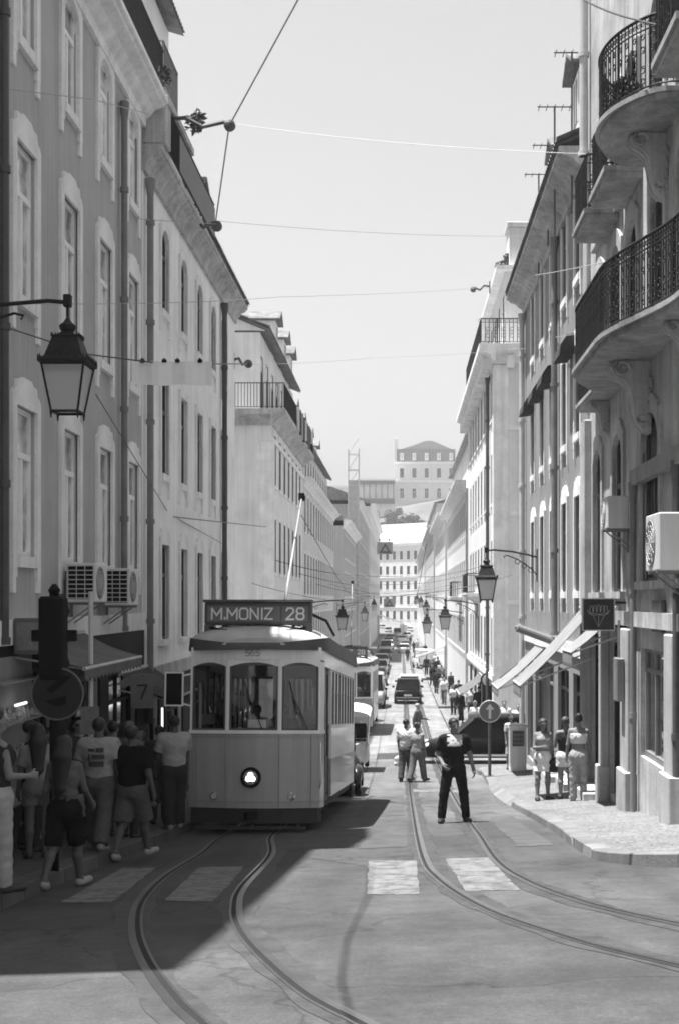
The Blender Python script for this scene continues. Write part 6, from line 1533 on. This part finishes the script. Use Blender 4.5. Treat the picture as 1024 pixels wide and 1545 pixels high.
# --- air conditioners
def aircon(label, X, Y, z, rz, w=.85, h=.62, d=.34, grid=True):
    """outdoor unit: -y is its fan side, its end grille looks along +x"""
    A = thing('air_conditioner', label, 'air conditioner', (X, Y, z), rz)
    b = MB(); b.bbox(-w/2, w/2, -d, 0, 0, h, .015); obj('case', b, mat('aircon_white', .62, .4, .06, streak=.25), A)
    b = MB(); b.cyl((-.1*w, -d - .004, h/2), (-.1*w, -d + .01, h/2), h*.42, n=24); f = obj('fan_opening', b, IRON_G, A); b = MB()
    for r in (.12, .2, .3, .4): b.ring((-.1*w, -d - .012, h/2), h*r, .006, 'y', 24, 4)
    for k in range(6): a = k*math.pi/6; b.cyl((-.1*w - h*.4*math.cos(a), -d - .012, h/2 - h*.4*math.sin(a)), (-.1*w + h*.4*math.cos(a), -d - .012, h/2 + h*.4*math.sin(a)), .005, n=4)
    obj('fan_guard', b, ZINC_L, f)
    for sx in ((-1, 1) if grid else ()):
        b = MB(); b.bbox(sx*w/2 - .004, sx*w/2 + .006, -d + .03, -.03, .05, h - .04, .002); g = obj('side_grille', b, BLK, A); b = MB()
        for k in range(8): b.box(sx*(w/2 + .007), sx*(w/2 + .014), -d + .03, -.03, .06 + k*(h-.11)/7, .075 + k*(h-.11)/7)
        for k in range(4): y = -d + .03 + k*(d-.06)/3; b.box(sx*(w/2+.0075), sx*(w/2 + .0135), y - .006, y + .006, .05, h - .04)
        obj('slats', b, ZINC_L, g)
    for s in (-1, 1):
        b = MB(); b.box(s*w*.3, s*w*.3 + .04, -d, .12, -.04, -.001); b.box(s*w*.3, s*w*.3 + .04, .06, .11, -.4, -.039); b.cyl((s*w*.3 + .02, .08, -.36), (s*w*.3 + .02, -d*.8, -.04), .014, n=5); obj('bracket', b, ZINC, A)
    return A
aircon('nearer of two air conditioners on the grey left wall, dark grid end', -5.27, 21.3, 8.56, R(90), .84, .62, .46)
aircon('farther of two air conditioners on the grey left wall, next to the drainpipe', -5.27, 23.9, 8.5, R(90), .84, .66, .46)
aircon('small air conditioner above the dark square shop sign on the right', 3.86, 22.9, 9.82, R(-90), .75, .55, .36, False)
aircon('large air conditioner sticking out at the right edge', 3.86, 18.3, 9.0, R(-90), .95, .78, .4, False)
for (X, Y, z, lb) in ((-5.2, 18.2, 7.85, 'pale box sign fixed over the left shop beside the traffic light'),):
    S = thing('box_sign', lb, 'sign', (X, Y, z)); b = MB(); b.bbox(-.1, .5, -.06, .06, 0, .5, .015); obj('box', b, mat('shade_toned_sign', .12, .6, .15), S); b = MB(); b.box(-.05, .45, -.075, -.061, .06, .44); obj('face', b, mat('shade_toned_face', .18, .6, .25, 6), S)  # sign colours darkened to carry the shade of the left pavement
    b = MB(); b.cyl((-.2, 0, .4), (-.1, 0, .4), .02, n=6); obj('arm', b, IRON, S)
S = thing('shop_sign', 'pale fascia sign over the awning shop on the left', 'sign', (-5.0, 20.2, 7.35), R(20)); b = MB(); b.bbox(-.35, .35, -.04, .04, 0, .38, .01); obj('board', b, mat('shade_toned_sign', .28), S); b = MB()
for i in range(3):
    for k in range(2): b.ring((-.18 + i*.19 + k*.05, -.045, .24 - k*.1), .06, .012, 'y', 10, 4)
obj('lettering', b, IRON_G, S)
# --- awnings
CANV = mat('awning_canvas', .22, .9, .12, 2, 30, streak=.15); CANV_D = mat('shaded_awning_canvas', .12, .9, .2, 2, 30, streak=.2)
def awning(label, side, Ya, Yb, z, out, drop, m, val=.22, arms=True, wall=None):
    X = XL if side == 'L' else XR; sg = 1 if side == 'L' else -1
    A = thing('awning', label, 'awning', (X + sg*.03, (Ya+Yb)/2, z), 0); h = (Yb-Ya)/2
    b = MB(); n = 10; x1 = sg*out
    top = lambda t: (sg*out*t, -drop*t - .06*math.sin(math.pi*t))
    rows = [[(top(k/6)[0], -h + 2*h*i/n, top(k/6)[1]) for i in range(n+1)] for k in range(7)]; lo = [[(x, y, zz - .02) for x, y, zz in r] for r in rows]
    vs = [p for r in rows for p in r] + [p for r in lo for p in r]; o = 7*(n+1); fs = []
    for k in range(6):
        for i in range(n): fs += [(k*(n+1)+i, k*(n+1)+i+1, (k+1)*(n+1)+i+1, (k+1)*(n+1)+i), (o+k*(n+1)+i, o+(k+1)*(n+1)+i, o+(k+1)*(n+1)+i+1, o+k*(n+1)+i+1)]
    b.add(vs, fs); obj('canopy', b, m, A)
    b = MB(); sc = int(2*h/.25)
    for i in range(sc):
        y0 = -h + 2*h*i/sc; y1 = -h + 2*h*(i+1)/sc; ym = (y0+y1)/2
        b.prism([(y0, -drop - .001), (y1 , -drop - .001), (y1, -drop - val*.7), (ym, -drop - val), (y0, -drop - val*.7)], 'x', x1, x1 + sg*.012)
    obj('valance', b, m, A)
    b = MB(); b.cyl((x1, -h, -drop - .015), (x1, h, -drop - .015), .025, n=8); obj('front_bar', b, ZINC_L, A); b = MB(); b.cyl((0.02*sg, -h, .0), (.02*sg, h, 0.), .05, n=8)
    obj('awning_frame', b, ZINC_L, A)
    for s in (-1, 1): b = MB(); b.cyl((0, s*(h-.06), -.65*drop), (x1, s*(h-.06), -drop - .02), .018, n=6); obj('awning_arm', b, ZINC_L, A)
    return A
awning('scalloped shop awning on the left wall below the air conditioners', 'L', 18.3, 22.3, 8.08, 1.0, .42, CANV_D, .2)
awning('dark awning over the left shop next to the tram mirror', 'L', 25.2, 28.4, 7.2, 1.0, .5, mat('dark_canvas', .035), .15)
awning('nearest long pale awning sloping down under the dark square sign', 'R', 24.2, 25.6, 8.45, .85, .8, CANV, .3)
awning('second long pale awning just behind the nearest one on the right', 'R', 27.4, 29.2, 8.43, 1.5, 1.6, CANV, .28)
awning('farthest of the three pale awnings, beside the wall bracket', 'R', 36.6, 39.0, 7.3, 1.3, 1.15, CANV, .25)
awning('white sunshade low over the distant right pavement', 'R', 120, 124, 4.4, 2.6, 1.0, CANV, .2)
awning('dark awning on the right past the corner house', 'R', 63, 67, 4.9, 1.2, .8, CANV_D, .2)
awning('long white tent roof across the far left pavement', 'L', 300, 318, 5.2, 7.5, 2.6, mat('white_canvas', .6), .3)
for (Y, z, v, lb) in ((33.6, 7.55, 0, 'rolled white blind sticking out above the middle awning'),):
    S = thing('rolled_blind', lb, 'blind', (3.85, Y, z)); b = MB(); b.cyl((0, 0, 0), (-.95, -.2, .35), .1, n=12); b.cyl((.1, .02, -.03), (-1.0, -.21, .37), .04, n=8); obj('roll', b, CANV, S)
# --- square emblem sign on the right
S = thing('emblem_sign', 'dark square hanging sign with a thin faceted flower emblem', 'sign', (3.95, 23.6, CAMZ + .03 - .29)); w = .29
b = MB(); b.bbox(-.74, -.74 + 2*w, -.05, .05, -w, w, .01); p = obj('panel', b, mat('sign_black', .02, .5), S); cx = -.74 + w
b = MB(); f = .018
for (x0, x1, z0, z1) in ((-w, w, -w, -w+f), (-w, w, w-f, w), (-w, -w+f, -w+f, w-f), (w-f, w, -w+f, w-f)): b.box(cx+x0, cx+x1, -.062, -.051, z0, z1)
obj('border', b, ZINC_L, p)
b = MB(); L = lambda *q: b.tube([(cx + x, -.056, z) for x, z in q], .006, 5)
L((-.17, .03), (-.1, -.02), (0, -.22), (.1, -.02), (.17, .03), (.0, -.0), (-.17, .03)); L((-.1, -.02), (0, .0), (0, -.22)); L((.1, -.02), (0, 0))
for x in (-.13, -.065, 0, .065, .13): L((x - .03, .04), (x - .02, .15), (x, .18 - abs(x)*.2), (x + .02, .15), (x + .03, .04))
L((-.15, .0), (-.2, .08)); L((.15, 0), (.2, .08)); obj('emblem', b, mat('emblem_line', .35), p)
b = MB(); b.box(-.16, .05, -.02, .02, w - .1, w - .06); b.box(-.16, .05, -.02, .02, -w + .06, -w + .1); obj('arm', b, IRON, S)
# --- small boxes on the right wall
S = thing('meter_box', 'grey metal meter box on the pilaster of the right shop', 'box', (3.83, 22.95, 6.85)); b = MB(); b.bbox(-.14, .0, -.18, .18, 0, .75, .02); b.cyl((-.07, 0, .75), (-.07, 0, 1.4), .02, n=6); obj('case', b, ZINC, S)
S = thing('wall_vent', 'barred vent box under the large air conditioner', 'vent', (3.98, 20.4, 8.1)); b = MB(); b.bbox(-.06, 0, -.4, .4, 0, .5, .01); obj('frame', b, ZINC_DK, S); b = MB()
for k in range(7): b.box(-.075, -.061, -.36 + k*.11, -.33 + k*.11, .04, .46)
obj('bars', b, ZINC, S)
for (Y, w, lb) in ((30.2, 1.4, 'stone doorstep below the dark doorway on the right'), (27.0, 1.7, 'nearest stone doorstep by the shop door on the right'), (33.5, 1.3, 'doorstep between the second and third shop fronts on the right'), (35.6, 1.2, 'small doorstep next to the corner shop on the right')):
    b = MB(); b.bbox(XR - .42, XR - .001, Y - w/2, Y + w/2, pavz(XR, Y) - .25, pavz(XR, Y) + .2, .02); tag(obj('doorstep', b, STONE_M), lb, 'doorstep')
# --- hanging banner, triangle signs
S = thing('hanging_banner', 'blank white plastic sheet clipped to a wire over the left pavement', 'banner', (-3.45, 20, CAMZ + 3.24), 0); b = MB(); n = 12
vs = [(-.6 + 1.2*i/n, .02*math.sin(i*1.3), .36*k/3 + (.0 if k else .012*math.sin(i*1.1))) for k in range(4) for i in range(n+1)]
b.add(vs, [(k*(n+1)+i, k*(n+1)+i+1, (k+1)*(n+1)+i+1, (k+1)*(n+1)+i) for k in range(3) for i in range(n)]); obj('sheet', b, mat('plastic_sheet', .85, .4, .06), S)
for x in (-.45, -.12, .08, .42): b = MB(); b.bbox(x - .035, x + .035, -.025, .025, .34, .39, .008); b.cyl((x, 0, .38), (x, 0, .41), .012, n=5); obj('clip', b, BLK, S)
def tri_sign(label, X, Y, z, s):
    S = thing('hanging_sign', label, 'sign', (X, Y, z)); b = MB(); b.bbox(-1.2*s, 1.1*s, -.04, .04, -.9*s, .9*s, .01); p = obj('panel', b, mat('hanging_panel', .3, .5), S)
    b = MB(); o = [(-.9*s, -.75*s), (.9*s, -.75*s), (0, .75*s)]; i_ = [(-.42*s, -.45*s), (.42*s, -.45*s), (0, .25*s)]
    for k in range(3): b.prism([o[k], o[(k+1) % 3], i_[(k+1) % 3], i_[k]], 'y', -.06, -.041)
    obj('triangle', b, mat('sign_dark', .06), p)
    for x in (-.8, .6): b = MB(); b.cyl((x*s, 0, .9*s), (x*s, 0, 1.3*s), .03*s, n=5); b.ball((x*s, 0, 1.25*s), .14*s, 6); obj('clip', b, BLK, S)
tri_sign('hanging panel with a dark open triangle over the far street', -2.5, 205, CAMZ + 8.0, 1.05)
tri_sign('smaller faint triangle sign hanging lower and farther away', -2.7, 300, CAMZ - .7, 1.1)
# --- overhead wires
WIRE = mat('pale_wire', .32, .5, .1); WIRE_D = mat('dark_wire', .05, .5, .1)
def wire(label, pts, r=.008, m=WIRE, sag=.0, name='overhead_wire', cat='wire'):
    q = []
    for a, c in zip(pts[:-1], pts[1:]):
        a, c = Vector(a), Vector(c)
        for k in range(10): t = k/10; p = a.lerp(c, t); p.z -= sag*4*t*(1-t); q.append(p)
    q.append(Vector(pts[-1])); b = MB(); b.tube(q, r, 5); return tag(obj(name, b, m), label, cat)
def P(px, py, Y): return ((px - 605)/2000*Y, Y, CAMZ + (905 - py)/2000*Y)
wire('highest span wire from the left bracket arm to the right balcony house', [P(347, 186, 30.4), P(910, 233, 27)], .007, sag=.12)
wire('second span wire from the lower left bracket arm to the far right roof', [P(325, 333, 33.2), P(795, 356, 42)], .007, sag=.12)
wire('span wire crossing at mid height from the left lantern to the right wall', [P(2, 458, 17.9), P(420, 448, 32), P(735, 433, 61)], .006, sag=.06)
wire('thin span wire below the mid-height wire', [P(372, 550, 44), P(560, 540, 52), P(800, 525, 41)], .007, sag=.05)
wire('wire carrying the blank banner from the left wall', [P(-20, 484, 17.5), P(135, 535, 19.2), P(232, 547, 20), P(300, 549, 20.2), P(372, 549, 26)], .011, WIRE_D)
wire('heavy feed wire running up from the left bracket arms towards the camera', [P(326, 332, 33.2), P(346, 190, 30.4), P(455, -10, 26), P(520, -130, 24)], .018, WIRE)
wire('wire from the right balcony up to the top edge', [P(880, 0, 20), P(960, 30, 18.5), P(1040, 40, 17)], .014, WIRE_D, .03)
wire('faint wire in front of the grey left house', [P(-10, 132, 17.7), P(140, 150, 20), P(225, 172, 27)], .007)
wire('faint long wire over the white left house', [P(120, 322, 23), P(230, 332, 28), P(326, 338, 33)], .007)
wire('slack cable from the lantern along the left wall', [P(145, 595, 21), P(255, 775, 31), P(335, 820, 39)], .009, WIRE_D)
wire('cable across the corner house to the tram roof', [P(262, 780, 31), P(402, 795, 50)], .014, WIRE_D)
wire('pale wire in front of the right balcony', [P(785, 418, 41), P(890, 400, 24), P(1030, 366, 18.5)], .009, WIRE, .02)
wire('low pale wire along the right balcony railing', [P(830, 510, 35), P(905, 495, 24), P(1030, 440, 18.5)], .008, WIRE, .02)
wire('feed wire high over the left track, seen as a thin shadow on the road', [(-5.3, 19, 18.6), (-3.2, 16, 17.4), (-2.75, 13.2, 16), (-2.35, 10, 14.3), (-2.05, 8.2, 13.4), (-1.5, 5, 12.6), (0, 0, 12.4)], .013, WIRE_D)
CW = 'tram contact wires over the street'
for (X, lb) in ((TX + .1, 'tram contact wire over the left track'), (.75, 'tram contact wire over the right track')):
    tag(wire(lb, [(X, y, gz(X, y) + (6.6 if y > 40 else 7.0)) for y in ((33, 60, 100, 160, 230, 330) if X < 0 else (40, 60, 100, 160, 230, 330))], .012, WIRE_D, .05), lb, 'wire', CW)
for i, (Y, za, zb) in enumerate(((48, 8.6, 8.9), (57, 9.7, 9.6), (70, 9.4, 9.5), (84, 9.0, 9.2), (100, 9.2, 9.0), (120, 8.9, 9.1), (145, 9.2, 9.0), (180, 9.1, 9.3))):
    lb = ['dark cross wire nearest the tram trolley pole', 'cross wire above the side street', 'cross wire at the second lamps', 'cross wire past the corner houses', 'cross wire over the dark hatchback', 'cross wire before the white van', 'cross wire over the distant crowd', 'farthest cross wire over the distant traffic'][i]
    tag(wire(lb, [(XL, Y, za + .6), (XL + 2.7, Y, za), (XR - 2.6, Y, zb), (XR, Y, zb + .6)], .014, WIRE_D, .05), lb, 'wire', 'cross wires over the street')
def arm(label, Y, px0, px1, py, X0):
    z = CAMZ + (905 - py)/2000*Y; x0, x1 = X0, (px1 - 605)/2000*Y
    A = thing('bracket_arm', label, 'bracket', (X0, Y, z)); d = x1 - x0; b = MB(); b.tube([(0, 0, .12), (d*.3, 0, .16), (d*.55, 0, -.05), (d*.85, 0, .06), (d, 0, 0)], .05, 7); b.ball((d*.95, 0, -.02), .14, 8); obj('arm', b, IRON_G, A)
    b = MB(); b.bbox(-.05 if d > 0 else 0, .0 if d > 0 else .05, -.08, .08, -.2, .35, .01); obj('plate', b, IRON_G, A)
arm('upper iron bracket arm reaching out from the left roofline', 30.4, 250, 352, 188, XL)
arm('lower iron bracket arm under the roof railing on the left', 33.2, 285, 330, 340, XL)
arm('iron bracket arm near the left side street corner', 43, 350, 376, 548, XL)
arm('iron bracket arm reaching left from the pale right corner house', 60.5, 745, 712, 436, XR)
# --- antennas
for i, (px, py, h_, Y) in enumerate(((836, 160, 2.2, 31), (826, 218, 1.6, 34), (862, 78, 2.6, 29.5), (812, 262, 1.8, 37))):
    z = CAMZ + (905 - py)/2000*Y; X = (px - 605)/2000*Y
    A = thing('antenna', ['thin antenna on the right roof between the dormers', 'short antenna above the lower right dormer', 'tall antenna next to the upper right dormer', 'antenna low on the right eaves'][i], 'antenna', (X, Y, z - h_)); b = MB(); b.cyl((0, 0, -1.0), (0, 0, h_), .022, n=6); obj('mast', b, IRON_G, A); b = MB(); b.cyl((-.4, 0, h_ - .02), (.4, 0, h_ - .02), .016, n=5)
    for k in range(5): b.cyl((-.36 + k*.18, -.2, h_ - .04), (-.36 + k*.18, .2, h_ - .04), .01, n=4)
    obj('aerial', b, IRON_G, A)
# --- shop things on the left: lit tubes, hanging shirt, menu board
TUBE = emit('lit_tube', .9)
S = thing('light_tubes', 'bright slanted light tubes in the left shop doorway', 'lamp', (-5.34, 24.35, 5.0)); b = MB(); b.cyl((.1, 0, 0), (.1, 0, 1.35), .022, n=8); b.cyl((-.02, -.35, .55), (.06, -.1, 1.3), .016, n=8); obj('tube', b, TUBE, S); b = MB(); b.box(-.02, .05, -.03, .03, -.05, 1.4); obj('mount', b, ZINC_DK, S)
S = thing('light_tubes', 'upright light tube beside the hanging football shirt', 'lamp', (-4.75, 26.4, 5.1)); b = MB(); b.cyl((0, 0, .9), (0, 0, 1.35), .018, n=8); b.cyl((0, 0, 0), (0, 0, .35), .018, n=8); obj('tube', b, TUBE, S); b = MB(); b.box(.03, .07, -.03, .03, -.9, 1.4); obj('mount', b, ZINC_DK, S)
S = thing('football_shirt', 'white football shirt with number 7 hanging outside the left shop', 'shirt', (-4.72, 24.2, CAMZ - 1.98), R(8)); b = MB(); o = [(-.2, 0), (.2, 0), (.21, .42), (.36, .36), (.4, .5), (.2, .62), (.08, .62), (0, .57), (-.08, .62), (-.2, .62), (-.4, .5), (-.36, .36), (-.21, .42)]
b.prism(o, 'y', -.02, .02); c = obj('cloth', b, cloth(.2), S); link('number', text_mesh('number', '7', .24, LEATH), c, (0, -.024, .3)); b = MB(); b.cyl((0, 0, .6), (0, 0, .8), .008, n=5); b.cyl((-.15, 0, .62), (.15, 0, .62), .01, n=5); obj('hanger', b, ZINC, S)
S = thing('display_case', 'lit souvenir display in the nearest left shop window', 'display', (-5.36, 18.2, gz(-5.3, 18) + .8)); b = MB()
for k in range(4): b.box(0, .2, -1.0, 1.0, k*.55, k*.55 + .03)
b.box(0, .02, -1.0, 1.0, .04, 2.0); obj('shelf', b, mat('display_white', .25, .6), S); b = MB(); rr = random.Random(3)
for k in range(3):
    for i in range(9): x = -.9 + i*.22; r0 = rr.uniform(.03, .07); b.lathe([(r0, 0), (r0*1.2, r0), (r0*.5, r0*3), (r0*.6, r0*3.6)], (.11, x, k*.55 + .031), 8)
obj('souvenir', b, mat('souvenirs', .35, .3, .6, 9), S); b = MB(); b.cyl((.16, -.3, 1.35), (.16, .2, 1.35), .02, n=8); obj('tube', b, emit('display_tube', .6), S)
S = thing('notice_board', 'pale notice sheet on a post behind the printed T-shirt man', 'notice', (-4.45, 19.0, pavz(-4.4, 19))); b = MB(); b.cyl((0, .03, 0), (0, .03, 3.6), .035, n=8); obj('post', b, ZINC_L, S); b = MB(); b.box(-.13, .13, -.02, -.006, 1.55, 1.95); obj('sheet', b, mat('shade_toned_face', .36), S)
S = thing('window_display', 'shelves of small goods behind the glass of the right shop window', 'display', (XR + .14, 20.9, gz(XR, 20) + 1.15)); b = MB(); rr = random.Random(8)
for k in range(6): b.box(.0, .13, -1.15, 1.15, k*.33, .02 + k*.33)
obj('shelf', b, ZINC_L, S); b = MB()
for k in range(6):
    y = -1.1
    while y < 1.0:
        w_ = rr.uniform(.06, .18); h_ = rr.uniform(.06, .27)
        if rr.random() < .85: b.bbox(.01, .11, y, y + w_ - .015, .021 + k*.33, .02 + k*.33 + h_, .006)
        y += w_
obj('goods', b, mat('mixed_goods', .3, .5, .9, 7), S)
# --- washing and plants on the left corner house, shrubs
S = thing('washing', 'washing hung along the balcony of the left corner house', 'washing', (XL + .62, 66, 16.4)); rr = random.Random(5)
for k in range(9):
    b = MB(); y = -5 + k*1.15; w = rr.uniform(.3, .5); hh = rr.uniform(.6, 1.3); n = 5
    vs = [(.08*math.sin(i*2.1 + k) + .03, y + w*i/n, 1.1 - hh*j/4) for j in range(5) for i in range(n+1)]; b.add(vs, [(j*(n+1)+i, j*(n+1)+i+1, (j+1)*(n+1)+i+1, (j+1)*(n+1)+i) for j in range(4) for i in range(n)]); obj('cloth', b, cloth(rr.choice((.6, .15, .35, .06))), S)
b = MB(); b.cyl((.04, -5.2, 1.12), (.04, 5.8, 1.12), .01, n=4); obj('line', b, WIRE, S)
LEAF = mat('leaf', .07, .8, .3, 3, 20); BARK = mat('bark', .07, .9, .3, 3, 20)
def shrub(name, label, cat, loc, rad, n, leaf, trunk=.0, seed=1, sz=1., lobes=6):
    rr = random.Random(seed); S = thing(name, label, cat, loc); b = MB(); C = [(0, 0, trunk + rad*.6*sz, rad*.7)]
    for k in range(lobes): a = rr.uniform(0, 6.28); q = rr.uniform(.3, .75)*rad; C.append((q*math.cos(a), q*math.sin(a), trunk + rr.uniform(.3, 1.3)*rad*sz, rad*rr.uniform(.3, .5)))
    for k in range(n):
        c = rr.choice(C); v = Vector((rr.gauss(0, 1), rr.gauss(0, 1), rr.gauss(0, 1))).normalized() * c[3] * rr.uniform(.5, 1.08); p = Vector(c[:3]) + v
        u = Vector((rr.gauss(0, 1), rr.gauss(0, 1), rr.gauss(0, .6))).normalized()*leaf; w = u.cross(Vector((rr.gauss(0, 1), rr.gauss(0, 1), rr.gauss(0, 1)))).normalized()*leaf*.5
        b.add([p - u, p + w, p + u, p - w], [(0, 1, 2, 3)])
    obj('crown' if trunk else 'foliage', b, LEAF, S); b = MB(); b.tube([(0, 0, 0), (.05*rad, 0, trunk*.5 + rad*.2), (0, .03*rad, trunk + rad*.5)], [rad*.09, rad*.07, rad*.03], 7)
    for c in C[1:]: b.tube([(0, 0, trunk*.8 + rad*.2), tuple(Vector((c[0], c[1], c[2]))*.6 + Vector((0, 0, trunk*.3))), c[:3]], [rad*.05, rad*.03, rad*.01], 5)
    obj('trunk' if trunk else 'stem', b, BARK, S); return S
for i, (x, y, z, r_) in enumerate(((-.5, 500, 31, 6.5), (5.5, 508, 32, 5), (-7, 512, 30, 4.5))):
    shrub('tree', ['big dark tree on the slope under the hilltop mansion', 'tree at the right end of the hillside clump', 'smaller pale tree at the left of the hillside clump'][i], 'tree', (x, y, z), r_, 2600, .55, 2.5, 11 + i, .8)
shrub('plant', 'dark shrub in a pot on the bulging right balcony', 'plant', (3.35, 19.6, 15.82), .32, 260, .07, 0, 3)
shrub('plant', 'wispy plant growing on the left roof terrace edge', 'plant', (-5.0, 31.9, 19.83), .35, 160, .08, 0, 4)
shrub('plant', 'weeds growing on the left roof railing', 'plant', (-4.98, 27.2, 19.06), .3, 130, .08, 0, 5)
shrub('plant', 'plant on the roof terrace of the pale right corner house', 'plant', (4.6, 58.5, 23.1), .5, 180, .1, 0, 6)
# ================================================================ camera, sun, sky, air
cam = bpy.data.cameras.new('camera'); co_ = bpy.data.objects.new('camera', cam); COL.objects.link(co_); SC.camera = co_
co_.location = (0, 0, CAMZ); co_.rotation_euler = (R(90), 0, 0)
cam.sensor_fit = 'VERTICAL'; cam.sensor_height = 36; cam.lens = 36 * 2000 / 1545; cam.shift_x = -(605 - 512) / 1545; cam.shift_y = (905 - 772.5) / 1545; cam.clip_end = 3000; cam.clip_start = .2
SUNV = Vector((-.235, .0, 1)).normalized()
sl = bpy.data.lights.new('sun', 'SUN'); sl.energy = 5; sl.angle = R(.53); so = bpy.data.objects.new('sun', sl); COL.objects.link(so)
so.rotation_euler = SUNV.to_track_quat('Z', 'Y').to_euler()
w = bpy.data.worlds.new('World'); SC.world = w; w.use_nodes = True; nt = w.node_tree; bg = nt.nodes['Background']
sk = nt.nodes.new('ShaderNodeTexSky'); sk.sky_type = 'NISHITA'; sk.sun_disc = False; sk.sun_elevation = math.asin(SUNV.z); sk.sun_rotation = math.atan2(SUNV.x, SUNV.y); sk.dust_density = 0; sk.air_density = 1.8
bw = nt.nodes.new('ShaderNodeSeparateColor'); nt.links.new(sk.outputs[0], bw.inputs[0]); nt.links.new(bw.outputs[2], bg.inputs[0]); bg.inputs[1].default_value = .05
hz = MB(); hz.box(-430, 430, -45, 640, -12, 96); ho = struct('haze', hz, None, kind='stuff')
hm = bpy.data.materials.new('haze'); hm.use_nodes = True; hn = hm.node_tree; hn.nodes.remove(hn.nodes['Principled BSDF'])
pv = hn.nodes.new('ShaderNodeVolumePrincipled'); pv.inputs['Color'].default_value = (.98, .98, .98, 1); pv.inputs['Density'].default_value = .0004; pv.inputs['Anisotropy'].default_value = .2
hn.links.new(pv.outputs[0], hn.nodes['Material Output'].inputs['Volume']); ho.data.materials.clear(); ho.data.materials.append(hm)
SC.view_settings.view_transform = 'Standard'; SC.view_settings.look = 'None'; SC.view_settings.exposure = 1.34; SC.view_settings.gamma = 1
SC.cycles.max_bounces = 9; SC.cycles.diffuse_bounces = 7; SC.cycles.glossy_bounces = 3; SC.cycles.transparent_max_bounces = 12; SC.cycles.volume_bounces = 0; SC.cycles.filter_width = 1.8
